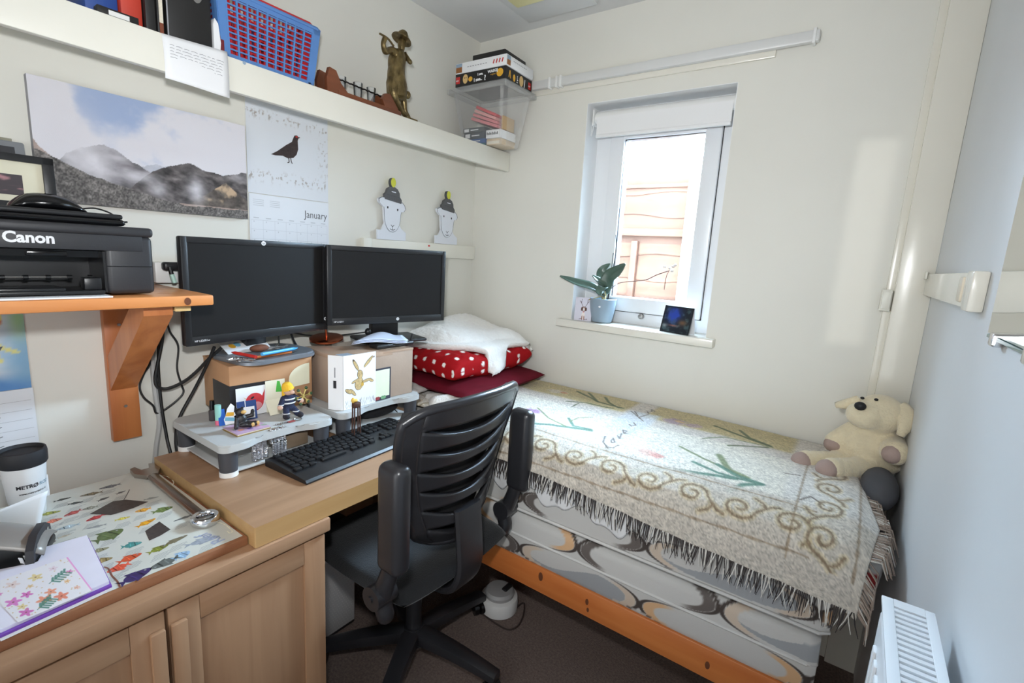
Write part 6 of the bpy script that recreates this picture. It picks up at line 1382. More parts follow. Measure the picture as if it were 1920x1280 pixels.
stick('pencil', 'orange brown pencil lying under the blue pen', 'pencil', lay(480, 670, TZ+0.005), lay(556, 658, TZ+0.005), 0.0042, mat('orange_pencil', (196, 112, 56), 0.45), tipm=M_ink)
t = thing('paper_clips', 'glittering bunch of paper clips on the front of the silver monitor base', 'paper clips', tuple(lay(448, 674)))
rr = random.Random(2); b = MB()
for k in range(16):
    q = lay(448+rr.uniform(-16, 22), 672+rr.uniform(-3, 4), TZ+0.002+0.0008*k); a = rr.uniform(0, 6); L = 0.011
    d_ = Vector((math.cos(a), math.sin(a), 0)); s_ = Vector((-d_.y, d_.x, 0)); loop = [q+d_*L+s_*0.003, q-d_*L+s_*0.003, q-d_*L-s_*0.003, q+d_*L-s_*0.003, q+d_*L*0.9+s_*0.0012, q-d_*L*0.5+s_*0.0012]
    b.tube(loop, 0.0007, 5, smooth=2)
part('wire_clip', b, M_chrome, t, kind='stuff')
t = thing('leaflet', 'printed white leaflet leaning on the stand above the silver base', 'leaflet', tuple(lay(470, 655)))
a, c_ = lay(432, 668, TZ+0.001), lay(512, 656, TZ+0.001); q0 = Vector((a.x-0.03, a.y+0.008, TZ+0.001)); q1 = Vector((c_.x-0.02, c_.y+0.01, TZ+0.001))
U_ = (q1-q0); Wl = U_.length; Fl = frame(q0, U_, (-0.75, 0.0, 0.33)); b = MB(); b.box(0, Wl, 0, 0.075, -0.0006, 0, M=Fl); part('sheet', b, M_paper, t)
b = MB(); b.disc(0.03, 0.04, 0.010, 0.012, Fl, 0.0003, 0); b.disc(0.048, 0.046, 0.010, 0.012, Fl, 0.0003, 1); b.poly([(0.07, 0.036), (0.09, 0.036), (0.09, 0.056), (0.07, 0.056)], Fl, 0.0003, 2); part('print', b, [M_yel, mat('pale_blue_print', (120, 180, 206), 0.5), M_ink], t)
b = MB(); q = lay(488, 658, TZ+0.003); b.ell((q.x-0.005, q.y, TZ+0.012), (0.018, 0.030, 0.0115), seg=16); solo('leather_purse', b, mat('brown_suede', (110, 66, 46), 0.8, var=0.2, vscale=60, bump=0.4), 'small brown suede purse on the silver monitor base', 'purse')
t = thing('key_bunch', 'bunch of shiny keys behind the blue pen on the silver base', 'keys', tuple(lay(520, 650)))
b = MB()
for k in range(4):
    q = lay(512+7*k, 652-1.5*k, TZ+0.004+0.003*k); M = TR(q.x, q.y, q.z, 0.6*k+0.4); b.box(-0.022, 0.008, -0.003, 0.003, 0, 0.002, M=M); b.lathe([(0.003, 0), (0.009, 0), (0.009, 0.002), (0.003, 0.002), (0.003, 0)], M @ Matrix.Translation((0.016, 0, 0)), 16, cap=False)
part('key_blade', b, M_steel, t, kind='stuff')
b = MB(); q = lay(516, 650, TZ+0.01); b.tube([q+Vector((0.012*math.cos(2*PI*k/20), 0.010*math.sin(2*PI*k/20), 0.010*math.sin(2*PI*k/20+0.5))) for k in range(20)], 0.0009, 6, closed=True); part('ring', b, M_chrome, t)

# copper lamp base, phone and letters on the right box
t = thing('lamp_base', 'copper disc with a thin stem standing on the back corner of the taped box', 'lamp base', (0.11, -0.93, B2))
q = at(612, 634, 'x', 0.10); Mc = TR(q.x, q.y, q.z, 0.0, 0.10, 0.12)
b = MB(); b.lathe([(0.052, -0.006), (0.058, -0.003), (0.058, 0.003), (0.050, 0.006), (0.001, 0.007)], Mc, 40); part('disc', b, mat('copper', (196, 110, 76), 0.25, 1.0, var=0.1), t)
b = MB(); b.tube([Mc @ Vector((0, 0, 0.006)), Mc @ Vector((0, 0, 0.05))], 0.004, 10); part('stem', b, MATS['copper'], t)
b = MB(); b.tube([Mc @ Vector((0.01, 0.0, -0.0075)), (q.x+0.01, q.y, B2+0.001)], 0.012, 12); part('foot', b, M_black, t)
tp = at(735, 640, 'z', B2+0.006)
t = thing('telephone', 'black telephone handset with aerial lying on the taped box', 'telephone', (tp.x, tp.y, B2))
Mp = TR(0.292, -0.772, B2+0.0016, PI/2-0.02)
b = MB(); b.box(-0.085, 0.085, -0.026, 0.026, 0, 0.016, 0, 0.007, seg=3, M=Mp); part('handset', b, M_black, t)
b = MB(); a0, a1 = at(770, 640, 'x', 0.30), at(773, 625, 'x', 0.298); b.tube([a0, a1], [0.004, 0.0035], 8); part('aerial', b, M_black, t)
t = thing('letters', 'folded white letters lying over the black telephone', 'letter', (0.25, -0.80, B2+0.02))
c4 = [at(658, 646, 'z', B2+0.020), at(764, 640, 'z', B2+0.022), at(752, 630, 'z', B2+0.022), at(688, 629, 'z', B2+0.028)]
for k in range(3):
    n = 12; P = np.zeros((n, n, 3))
    for i in range(n):
        for j in range(n):
            u, v = i/(n-1), j/(n-1); q = c4[0].lerp(c4[1], u).lerp(c4[3].lerp(c4[2], u), v); P[i, j] = (q.x-0.004*k, q.y+0.006*k, B2+0.020+0.0035*k+0.012*math.sin(PI*min(1, u*1.3))*(0.6+0.5*v)-0.003*u)
    b = MB(); b.grid(P); o = part('sheet', b, mat('letter_paper', (214, 222, 240), 0.7), t); solidify(o, 0.0006)

# ------------------------------------------------------------------ cards and figures before the boxes
t = thing('hare_card', 'white greetings card with a leaping hare before the taped box', 'card', (0.36, -0.97, RZ))
h0, h1 = at(644, 762, 'x', 0.362), at(704, 756, 'x', 0.362); ht = at(642, 668, 'x', 0.362)
Hw, Hh_ = h1.y-h0.y, ht.z-RZ-0.001; Fh = frame((0.362, h0.y, RZ+0.001), (0, 1, 0), (0, 0, 1))
b = MB(); b.box(0, Hw, 0, Hh_, -0.0008, 0, M=Fh); part('front', b, M_paper, t)
b = MB(); Fk = frame((0.3612, h0.y, RZ+0.001), (0.85, 0.30, 0), (0, 0, 1)); Fk = frame((0.3612, h0.y-0.0008, RZ+0.001), (-0.80, -0.42, 0), (0, 0, 1)); b.box(0.0, 0.050, 0, Hh_, -0.0006, 0.0, M=Fk)
b.box(0.022, 0.032, Hh_*0.40, Hh_*0.54, -0.0012, -0.0007, 1, M=Fk); b.box(0.025, 0.029, Hh_*0.60, Hh_*0.78, -0.0012, -0.0007, 2, M=Fk); part('back', b, [M_paper, M_ink, M_grey_ink], t)
b = MB(); s = Hh_; X = lambda u, v: (u*Hw, v*Hh_)
mh, md, mo_ = 0, 1, 2
def bl(cx, cy, rx, ry, rot, mi, off): b.disc(cx*Hw, cy*Hh_, rx*Hh_, ry*Hh_, Fh, off, mi, 18, rot)
for off, mi, e in ((0.0004, 1, 0.008), (0.0007, 0, 0.0)):
    bl(0.37, 0.80, 0.125+e, 0.026+e, -1.05+PI, mi, off); bl(0.76, 0.83, 0.135+e, 0.026+e, 0.75, mi, off)
    bl(0.50, 0.615, 0.055+e, 0.078+e, 0.15, mi, off+0.0001); bl(0.47, 0.44, 0.085+e, 0.115+e, -0.2, mi, off); bl(0.34, 0.50, 0.07+e, 0.018+e, 0.35, mi, off+0.0002)
    bl(0.70, 0.475, 0.11+e, 0.022+e, 0.18, mi, off); bl(0.86, 0.455, 0.045+e, 0.020+e, -0.3, mi, off+0.0001); bl(0.28, 0.30, 0.09+e, 0.024+e, 2.3, mi, off); bl(0.15, 0.335, 0.075+e, 0.030+e, -0.6, mi, off+0.0001)
bl(0.57, 0.42, 0.030, 0.04, 0, 2, 0.0012); bl(0.46, 0.63, 0.008, 0.011, 0, 1, 0.0012); bl(0.93, 0.905, 0.02, 0.012, 0.7, 1, 0.0012); bl(0.30, 0.89, 0.022, 0.012, 2.1, 1, 0.0012)
rr = random.Random(8)
for k in range(70): x, y = rr.uniform(0.03, 0.97), rr.uniform(0.01, 0.20)**1.0; b.line([X(x, y*0.6), X(x+rr.uniform(-.02, .02), y*0.6+0.05)], 0.0009, Fh, 0.0003, 3)
part('hare_print', b, [mat('hare_fawn', (196, 170, 120), 0.6, var=0.25, vscale=150), mat('hare_brown', (92, 76, 60), 0.6), mat('hare_gold', (206, 166, 70), 0.6), M_grey_ink], t)
t = thing('sticky_note', 'pale note card in a dark frame leaning on the taped box', 'note', (0.357, -0.86, RZ)); 
n0, n1, n2 = at(704, 742, 'x', 0.358), at(731, 736, 'x', 0.358), at(727, 689, 'x', 0.358); Fn = frame((0.354, n0.y+0.003, RZ+0.0012), (0, 1, 0), (0, 0, 1)); wn, hn = n1.y-n0.y+0.002, n2.z-RZ
b = MB(); b.box(-0.03, wn, 0, hn, 0, 0.0015, M=Fn); part('backing', b, mat('navy_card', (52, 54, 66), 0.5), t)
b = MB(); b.box(-0.028, wn-0.006, 0.012, hn-0.006, 0.0017, 0.0022, M=Fn); part('note', b, mat('pale_lemon_paper', (226, 230, 206), 0.7), t)
b = MB(); 
for k, (m_, x) in enumerate(((0, 0.010), (1, 0.028), (0, 0.004), (1, 0.036))): b.disc(x, 0.009, 0.007, 0.006, Fn, 0.0026+0.0002*k, m_)
part('fruit_print', b, [mat('berry_print', (140, 50, 56), 0.6), mat('leaf_print', (110, 160, 116), 0.6)], t)

# pasted note with a round corner and cards on the brown box
t = thing('sticky_note', 'cream paper note with a rounded corner stuck on the brown cardboard box', 'note', tuple(Fb1.to_translation()))
pol = [(L1-0.078, 0.065), (L1-0.010, 0.070), (L1-0.010, 0.138)]+[(L1-0.010-0.068*math.sin(PI/2*k/8)*1.0, 0.138-0.045*(1-math.cos(PI/2*k/8))) for k in range(1, 9)]
b = MB(); b.prism(pol, 0.0008, Fb1); part('sheet', b, mat('cream_note', (232, 230, 204), 0.7), t)
b = MB(); w0, w1 = 0.014, 0.096; solo_F = Fb1
t = thing('greetings_card', 'white card with a red bird standing against the brown box', 'card', tuple(Fb1 @ Vector((0.05, 0, 0))))
Fc_ = Fb1 @ TR(w0, 0.012, 0.004, 0, 0, -0.02)
b = MB(); b.box(0, w1-w0+0.006, -0.010, 0.078, 0, 0.0008, M=Fc_); part('card', b, M_paper, t)
b = MB(); b.disc(0.052, 0.030, 0.027, 0.028, Fc_, 0.0010, 0, 24); b.disc(0.056, 0.018, 0.017, 0.012, Fc_, 0.0013, 2, 20); b.poly([(0.070, 0.036), (0.083, 0.066), (0.080, 0.030)], Fc_, 0.0012, 0); b.disc(0.046, 0.044, 0.006, 0.003, Fc_, 0.0014, 1, 10, 0.5); b.poly([(0.026, 0.046), (0.020, 0.050), (0.028, 0.042)], Fc_, 0.0014, 3)
part('bird_print', b, [mat('robin_red', (206, 58, 66), 0.6, var=0.12, vscale=60), M_ink, mat('robin_pink', (226, 150, 156), 0.6), M_yel], t)
t = thing('folded_card', 'cream folded card with a green figure standing behind the fireman toy', 'card', tuple(Fb1 @ Vector((0.12, 0, 0.01))))
Fd = Fb1 @ TR(0.098, 0.002, 0.010, 0, 0.0, -0.06)
b = MB(); b.box(0, 0.060, 0.0, 0.098, 0, 0.0008, M=Fd); b.prism([(0.0, -0.001), (0.058, -0.001), (0.056, 0.05), (0.0, 0.05)], 0.0007, Fb1 @ TR(0.094, 0.002, 0.040, 0, 0, -0.7)); part('card', b, mat('ivory_card', (230, 226, 204), 0.7), t)
b = MB(); b.poly([(0.030, 0.060), (0.050, 0.058), (0.044, 0.092), (0.036, 0.094)], Fd, 0.0011); part('green_print', b, mat('green_print', (84, 186, 76), 0.6), t)

# lip balm, nail bottle, blue gift tags, magnet, bear, fireman, snowflake, keyring
def up(px, py, z=RZ): return at(px, py, 'z', z)
q = up(410, 796); t = thing('lip_balm', 'mint lip balm tube with a pink end on the left riser', 'lip balm', tuple(q))
b = MB(); b.cyl((q.x, q.y, RZ+0.0145), (q.x, q.y, RZ+0.058), 0.0082, n=20); part('tube', b, mat('mint_plastic', (150, 206, 194), 0.4), t)
b = MB(); b.cyl((q.x, q.y, RZ+0.0006), (q.x, q.y, RZ+0.014), 0.0084, n=20); part('cap', b, mat('pink_plastic', (226, 110, 140), 0.4), t)
q = up(399, 788); t = thing('small_bottle', 'small dark bottle with black cap behind the mint lip balm', 'bottle', tuple(q))
b = MB(); b.lathe([(0.0085, 0.0006), (0.0095, 0.002), (0.0095, 0.030), (0.005, 0.034)], TR(q.x, q.y, RZ), 18); part('body', b, mat('dark_glass', (70, 66, 68), 0.2), t)
b = MB(); b.cyl((q.x, q.y, RZ+0.034), (q.x, q.y, RZ+0.060), 0.0072, 0.006, 16); part('cap', b, M_blackg, t)
q0, q1 = up(420, 800), up(484, 786)
t = thing('blue_tag', 'white and blue fridge magnet leaning behind the black bear', 'magnet', tuple(q0))
Ft = frame((q0.x-0.010, q0.y-0.002, RZ+0.0008), (0.10, 1, 0), (-0.35, 0, 1)); M_bl = mat('royal_blue', (36, 92, 180), 0.4)
b = MB(); b.box(-0.004, 0.014, 0, 0.046, -0.006, -0.001, M=Ft); part('backing', b, M_bl, t)
b = MB(); b.prism([(0.010, 0.0), (0.040, 0.0), (0.034, 0.020), (0.044, 0.024), (0.036, 0.032), (0.040, 0.048), (0.032, 0.058), (0.020, 0.044), (0.014, 0.026), (0.008, 0.016)], 0.003, Ft); part('plaque', b, [M_paper], t)
b = MB(); b.poly([(0.012, 0.024), (0.034, 0.022), (0.036, 0.032), (0.018, 0.034)], Ft, 0.0034, 0); b.poly([(0.009, 0.012), (0.036, 0.006), (0.036, 0.016), (0.012, 0.022)], Ft, 0.0034, 1); part('print', b, [M_yel, mat('pale_blue_print', (150, 206, 236), 0.5)], t)
q = up(462, 792); t = thing('blue_card', 'blue bordered card standing against the red bird card', 'card', tuple(q))
Ft = frame((q.x-0.022, q.y-0.012, RZ+0.0008), (0.18, 1, 0), (-0.2, 0, 1)); b = MB(); b.box(0, 0.052, 0, 0.056, -0.002, 0, M=Ft); part('card', b, mat('navy_print', (36, 66, 124), 0.5), t)
b = MB(); b.box(0.006, 0.046, 0.004, 0.038, 0.0002, 0.0006, M=Ft); b.box(0.021, 0.023, 0.036, 0.056, 0.0002, 0.0007, M=Ft); part('inset', b, M_paper, t)
# coaster notebook
cq = [up(417, 806), up(445, 820), up(508, 803), up(475, 790)]
t = thing('notebook', 'colourful notebook with brown cover under the black bear', 'notebook', tuple(cq[0]))
ctr = sum(cq, Vector())/4; 
def quad(b, s, z, h, mi=0): 
    pts = [(ctr.x+(p.x-ctr.x)*s, ctr.y+(p.y-ctr.y)*s) for p in cq]; b.prism(pts, h, TR(0, 0, z), mi)
b = MB(); quad(b, 1.0, RZ+0.0006, 0.0022); part('cover', b, mat('tan_cover', (150, 122, 70), 0.5), t)
b = MB(); quad(b, 0.95, RZ+0.003, 0.0032); part('pages', b, M_pages, t)
b = MB(); quad(b, 0.99, RZ+0.0064, 0.0010); part('front_cover', b, mat('lilac_print', (190, 160, 190), 0.5, var=0.15, vscale=90), t)
Fq_ = frame((ctr.x, ctr.y, RZ+0.0074), cq[3]-cq[0], cq[1]-cq[0]); b = MB()
Fq_ = TR(ctr.x, ctr.y, RZ+0.0074)
for k, (dx, dy, m_) in enumerate(((0.02, 0.0, 0), (0.012, 0.024, 1), (0.0, -0.03, 2), (0.016, -0.022, 1), (-0.012, 0.02, 0), (0.018, 0.04, 2))): b.poly([(dx-0.006, dy-0.007), (dx+0.006, dy-0.006), (dx+0.006, dy+0.007), (dx-0.006, dy+0.006)], Fq_, 0.0004, m_)
part('print', b, [mat('purple_print', (110, 90, 150), 0.5), mat('coral_print', (214, 140, 120), 0.5), mat('sage_print', (150, 166, 150), 0.5)], t)
# bear
NZ = RZ+0.0079; q = at(459, 800, 'z', NZ); t = thing('toy_bear', 'small black resin bear lounging on the colourful notebook', 'figurine', (q.x, q.y, NZ))
M_bear = mat('black_resin', (28, 26, 28), 0.45, var=0.2, vscale=60, bump=0.3, bscale=200); M_tan = mat('tan_resin', (206, 166, 100), 0.5)
bx_ = lambda dx, dy, dz: (q.x+dx, q.y+dy, NZ+dz)
b = MB(); b.ell(bx_(-0.006, -0.006, 0.020), (0.013, 0.015, 0.019)); b.ell(bx_(-0.004, -0.010, 0.044), (0.011, 0.012, 0.0115)); b.ell(bx_(0.003, 0.002, 0.009), (0.012, 0.020, 0.0085))
for p0, p1, r in ((bx_(-0.004, -0.018, 0.030), bx_(0.006, -0.026, 0.006), 0.0055), (bx_(-0.004, 0.006, 0.028), bx_(0.002, 0.020, 0.030), 0.0055), (bx_(0.002, 0.020, 0.030), bx_(0.002, 0.022, 0.042), 0.005), (bx_(0.0, 0.006, 0.009), bx_(0.012, 0.024, 0.008), 0.007), (bx_(0.0, -0.004, 0.009), bx_(0.016, 0.010, 0.008), 0.007)): b.tube([p0, p1], r, 10); b.ell(p1, (r*1.05,)*3, seg=12)
o = part('body', b, M_bear, t); rm = o.modifiers.new('blend', 'REMESH'); rm.mode = 'VOXEL'; rm.voxel_size = 0.0016; rm.use_smooth_shade = True
b = MB(); b.ell(bx_(0.007, -0.005, 0.046), (0.006, 0.007, 0.0055), seg=14); part('muzzle', b, M_tan, t)
for p_ in (bx_(0.021, 0.012, 0.009), bx_(0.017, 0.028, 0.009)):
    b = MB(); b.ell(p_, (0.003, 0.0052, 0.0062), seg=14); part('foot_pad', b, M_tan, t)
b = MB(); b.ell(bx_(-0.006, -0.017, 0.054), (0.003, 0.0035, 0.0035), seg=10); b.ell(bx_(-0.006, -0.002, 0.054), (0.003, 0.0035, 0.0035), seg=10); part('ear', b, M_bear, t)
# fireman toy
q = up(541, 782); fz = RZ+0.001; FXp = q.x+0.006; q = Vector((FXp, q.y, 0))
t = thing('fireman_toy', 'knitted toy fireman in yellow helmet leaning on the brown box', 'soft toy', (q.x, q.y, RZ))
M_navy = mat('navy_knit', (34, 40, 66), 0.9, var=0.12, vscale=200, bump=0.5, bscale=400); M_skin = mat('flesh_knit', (206, 168, 146), 0.9, var=0.05); M_stripe = mat('silver_braid', (214, 214, 214), 0.7); M_helm = mat('yellow_knit', (232, 184, 50), 0.85, var=0.08, vscale=120, bump=0.4, bscale=300)
fz0 = lambda dx, dy, dz: Vector((q.x+dx, q.y+dy, RZ+dz))
b = MB(); b.ell(fz0(-0.004, 0, 0.052), (0.014, 0.019, 0.024)); b.ell(fz0(-0.004, 0, 0.034), (0.013, 0.017, 0.014))
def lim(b, a, c_, r0, r1):
    for k in range(6): f = k/5; b.ell(a.lerp(c_, f), (r0+(r1-r0)*f,)*3, seg=12)
lim(b, fz0(-0.004, -0.016, 0.062), fz0(0.004, -0.030, 0.044), 0.0085, 0.0075); lim(b, fz0(-0.004, 0.016, 0.062), fz0(0.002, 0.032, 0.050), 0.0085, 0.0075)
lim(b, fz0(-0.002, -0.009, 0.032), fz0(0.006, -0.014, 0.010), 0.0095, 0.009); lim(b, fz0(-0.002, 0.009, 0.032), fz0(0.010, 0.020, 0.012), 0.0095, 0.009)
o = part('body', b, M_navy, t); rm = o.modifiers.new('blend', 'REMESH'); rm.mode = 'VOXEL'; rm.voxel_size = 0.002; rm.use_smooth_shade = True
for a, c_, nm in ((fz0(0.006, -0.032, 0.040), 0.0078, 'hand'), (fz0(0.004, 0.036, 0.047), 0.0078, 'hand')):
    b = MB(); b.ell(a, (c_,)*3, seg=14); part(nm, b, M_skin, t)
for a in (fz0(0.010, -0.016, 0.009), fz0(0.016, 0.024, 0.009)):
    b = MB(); b.ell(a, (0.013, 0.009, 0.0085), seg=16); part('boot', b, mat('dark_knit', (36, 34, 42), 0.9), t)
b = MB(); b.ell(fz0(-0.002, 0.0, 0.084), (0.014, 0.0145, 0.0145)); b.ell(fz0(0.012, 0.003, 0.081), (0.006, 0.007, 0.006), seg=12); part('head', b, M_skin, t)
b = MB(); b.lathe([(0.0185, 0.0), (0.0165, 0.004), (0.0155, 0.012), (0.010, 0.021), (0.002, 0.024)], TR(q.x-0.003, q.y-0.001, RZ+0.088, 0, -0.12, 0.25), 20); part('helmet', b, M_helm, t)
b = MB(); b.box(fz0(0,0,0).x-0.012, q.x-0.006, q.y-0.017, q.y+0.012, RZ+0.066, RZ+0.090, 0, 0.004); part('helmet_flap', b, M_helm, t)
for zc, rx_, ry_ in ((0.060, 0.0150, 0.0198), (0.048, 0.0152, 0.0200)):
    b = MB(); b.lathe([(1.0, -0.0022), (1.06, 0), (1.0, 0.0022)], TR(q.x-0.004, q.y, RZ+zc) @ Matrix.Diagonal((rx_, ry_, 1, 1)), 24, cap=False); part('stripe', b, M_stripe, t)
for a, r_ in ((fz0(0.004, -0.0125, 0.018), 0.0102), (fz0(0.006, 0.0165, 0.020), 0.0102), (fz0(0.003, -0.028, 0.047), 0.0084), (fz0(0.001, 0.029, 0.053), 0.0084)):
    b = MB(); b.lathe([(r_, -0.0016), (r_*1.05, 0), (r_, 0.0016)], TR(*a), 18, cap=False); part('stripe', b, M_stripe, t)
for dy in (-0.004, 0.008):
    b = MB(); b.ell(fz0(0.0115, dy, 0.087), (0.0014,)*3, seg=8); part('eye', b, M_blackg, t)
# snowflake ornament
q = at(577, 745, 'x', 0.335); t = thing('star_ornament', 'green and gold beaded star ornament hanging at the edge of the brown box', 'ornament', (0.30, q.y, RZ))
M_gold = mat('gold_beads', (206, 186, 110), 0.25, 0.6, var=0.3, vscale=200); M_gr = mat('dark_green_beads', (44, 70, 40), 0.35, var=0.3, vscale=90)
qx = 0.312
for k in range(6):
    a = PI*k/3+0.15; b = MB(); e = Vector((qx, q.y+0.026*math.cos(a), q.z+0.026*math.sin(a))); b.tube([(qx, q.y, q.z), e], 0.0018, 6); b.ell(e, (0.004, 0.005, 0.005), 1, seg=10)
    m_ = Vector((qx, q.y+0.016*math.cos(a), q.z+0.016*math.sin(a)))
    for s_ in (-0.6, 0.6): b.tube([m_, m_+Vector((0, 0.010*math.cos(a+s_), 0.010*math.sin(a+s_)))], 0.0014, 6)
    part('ray', b, [M_gold, M_gr], t)
# keyring and chain
q = up(556, 786); t = thing('keyring', 'split ring with a red tag lying on the left riser before the fireman', 'keyring', tuple(q))
b = MB(); b.tube([(q.x+0.006+0.011*math.cos(2*PI*k/24), q.y+0.012*math.sin(2*PI*k/24), RZ+0.0022) for k in range(24)], 0.0014, 6, closed=True); part('ring', b, M_steel, t)
b = MB(); b.box(q.x+0.004, q.x+0.016, q.y-0.032, q.y-0.012, RZ+0.0008, RZ+0.003, 0, 0.001); part('tag', b, mat('dull_red', (150, 70, 66), 0.5), t)
b = MB()
for k in range(7): b.tube([(q.x+0.008+0.003*math.sin(k*1.9)+0.004*math.cos(2*PI*i/10), q.y-0.037-0.0045*k+0.0035*math.sin(2*PI*i/10), RZ+0.0018+0.0006*(k % 2)) for i in range(10)], 0.0009, 5, closed=True)
part('chain', b, M_chrome, t)
# small deer figure hanging at the front of the right riser
q = at(664, 775, 'x', 0.395); t = thing('reindeer_figure', 'tiny brown wooden reindeer with yellow top standing on the desk before the right riser', 'figurine', (0.395, q.y, DZ)); M_rd = mat('dark_brown_wood', (72, 44, 32), 0.6, var=0.15)
rx_ = 0.408; zt_ = at(668, 756, 'x', rx_).z; qy = at(668, 770, 'x', rx_).y
b = MB(); b.box(rx_-0.008, rx_+0.008, qy-0.013, qy+0.013, zt_-0.014, zt_+0.004, 0, 0.004); part('body', b, M_rd, t)
for dx, dy in ((-0.005, -0.010), (0.005, -0.010), (-0.005, 0.010), (0.005, 0.010)):
    b = MB(); b.tube([(rx_+dx, qy+dy, zt_-0.012), (rx_+dx*1.2, qy+dy*1.15, DZ+0.0008)], 0.0022, 8); part('leg', b, M_rd, t)
b = MB(); b.ell((rx_, qy-0.012, zt_+0.012), (0.006, 0.006, 0.009), seg=12); b.ell((rx_, qy-0.003, zt_+0.010), (0.007, 0.008, 0.005), 0, seg=10); part('head', b, mat('yellow_wood', (226, 186, 84), 0.6), t)

# ------------------------------------------------------------------ things on the worktop at the left
# travel mug
q = at(52, 978, 'z', WT); mx, my = 0.19, -1.735
t = thing('travel_mug', 'white travel mug with black lid standing by the hand painted calendar', 'mug', (mx, my, WT))
b = MB(); b.lathe([(0.0001, 0.001), (0.027, 0.001), (0.029, 0.004), (0.038, 0.122), (0.001, 0.122)], TR(mx, my, WT+0.0006), 40); part('body', b, mat('white_mug', (226, 226, 226), 0.4), t)
b = MB(); b.lathe([(0.0395, 0.122), (0.0415, 0.126), (0.0420, 0.148), (0.0405, 0.156), (0.037, 0.157), (0.035, 0.150), (0.001, 0.150)], TR(mx, my, WT+0.0006), 40); part('lid', b, mat('black_silicone', (34, 34, 38), 0.6), t)
b = MB(); 
def wraptext(body, size, z, ang0, off, mi, bold=0.0, sx=1.0):
    tmp = MB(); tmp.text(body, size, Matrix.Identity(4), 0.0, mi, bold=bold, sx=sx)
    bmesh.ops.subdivide_edges(tmp.bm, edges=tmp.bm.edges[:], cuts=1)
    for v in tmp.bm.verts:
        r = 0.029+(0.038-0.029)*((z+v.co.y)-0.004)/0.118+off; a = ang0+v.co.x/0.034; v.co = Vector((mx+r*math.cos(a), my+r*math.sin(a), WT+z+v.co.y))
    n0 = len(b.bm.faces); me = bpy.data.meshes.new('t'); tmp.bm.to_mesh(me); tmp.bm.free(); b.bm.from_mesh(me); bpy.data.meshes.remove(me); b.bm.faces.ensure_lookup_table()
    for f in b.bm.faces[n0:]: f.material_index = mi
cd = math.atan2(CAM[1]-my, CAM[0]-mx)
wraptext('METR', 0.0115, 0.076, cd-0.46, 0.0006, 0, 0.0004, 0.95); wraptext('Ø', 0.0125, 0.0755, cd+0.335, 0.0006, 0, 0.0003, 0.9); wraptext('ROD', 0.0115, 0.076, cd+0.66, 0.0006, 1, 0.0001, 0.9); wraptext('www.metrorod.co.uk', 0.0068, 0.062, cd-0.36, 0.0006, 0, 0.0001, 0.85)
b.recalc = False; part('lettering', b, [M_ink, mat('pale_blue_ink', (130, 160, 176), 0.6)], t)
# folded paper note leaning on the mug, hole punch, notebook with flowers, glasses
p0, p1, p2 = at(90, 919, 'x', 0.262), at(75, 986, 'z', WT+0.001), at(-12, 960, 'x', 0.262)
t = thing('folded_note', 'folded handwritten white paper leaning on the travel mug', 'note', tuple(p1))
P = np.zeros((8, 8, 3)); pl = at(-20, 1000, 'z', WT+0.002)
for i in range(8):
    for j in range(8): P[i, j] = Vector(p2).lerp(Vector(p0), i/7).lerp(Vector(pl).lerp(Vector(p1), i/7), j/7)
b = MB(); b.grid(P); o = part('sheet', b, M_paper, t); solidify(o, 0.0005)
Fw_ = frame(Vector(p2).lerp(Vector(pl), 0.5), Vector(p0)-Vector(p2), Vector(p2)-Vector(pl)); b = MB(); Lw = (Vector(p0)-Vector(p2)).length
rr = random.Random(4)
for k in range(6):
    x = Lw*0.45+0.004*k; 
    while x < Lw*0.92-0.004*k: w = rr.uniform(0.004, 0.012); b.line([(x, 0.020-0.0085*k), (x+w*0.5, 0.0215-0.0085*k), (x+w, 0.020-0.0085*k)], 0.0010, Fw_, 0.0008); x += w+0.003
part('handwriting', b, M_grey_ink, t)
hp = at(22, 1050, 'z', WT)
t = thing('hole_punch', 'grey and black hole punch at the left edge of the fish poster', 'hole punch', (0.40, -1.80, WT))
Mh = TR(0.375, -1.815, WT+0.0008, -0.42) @ Matrix.Diagonal((1.25, 1.25, 1.25, 1))
b = MB(); b.box(-0.045, 0.045, -0.085, 0.060, 0, 0.014, 0, 0.005, M=Mh); part('base', b, M_black, t)
b = MB(); b.prism([(-0.046, 0.012), (0.046, 0.012), (0.042, 0.032), (0.02, 0.046), (-0.02, 0.046), (-0.042, 0.032)], 0.010, Mh @ frame((0, 0.050, 0), (1, 0, 0), (0, 0, 1)) @ Matrix.Translation((0, 0, -0.005))); part('bracket', b, M_dark, t); b = MB(); b.prism([(-0.046, 0.012), (0.046, 0.012), (0.040, 0.035), (-0.040, 0.035)], 0.008, Mh @ frame((0, -0.05, 0), (1, 0, 0), (0, 0, 1))); part('bracket', b, M_dark, t)
b = MB(); P = np.zeros((16, 8, 3))
for i in range(16):
    f = i/15; y = -0.10+0.165*f; z = 0.030+0.032*math.sin(PI*min(1, f*0.9+0.1))
    for j in range(8): x = (j/7-0.5)*(0.090-0.018*f); P[i, j] = Mh @ Vector((x, y, z-0.010*(2*(j/7-0.5))**2))
b.grid(P); o = part('lever', b, mat('grey_lever', (146, 140, 134), 0.35, 0.2), t); solidify(o, 0.004)
for x in (-0.025, 0.025): b = MB(); b.cyl(Mh @ Vector((x, 0.048, 0.030)), Mh @ Vector((x, 0.056, 0.030)), 0.006, n=14); part('rivet', b, M_chrome, t)
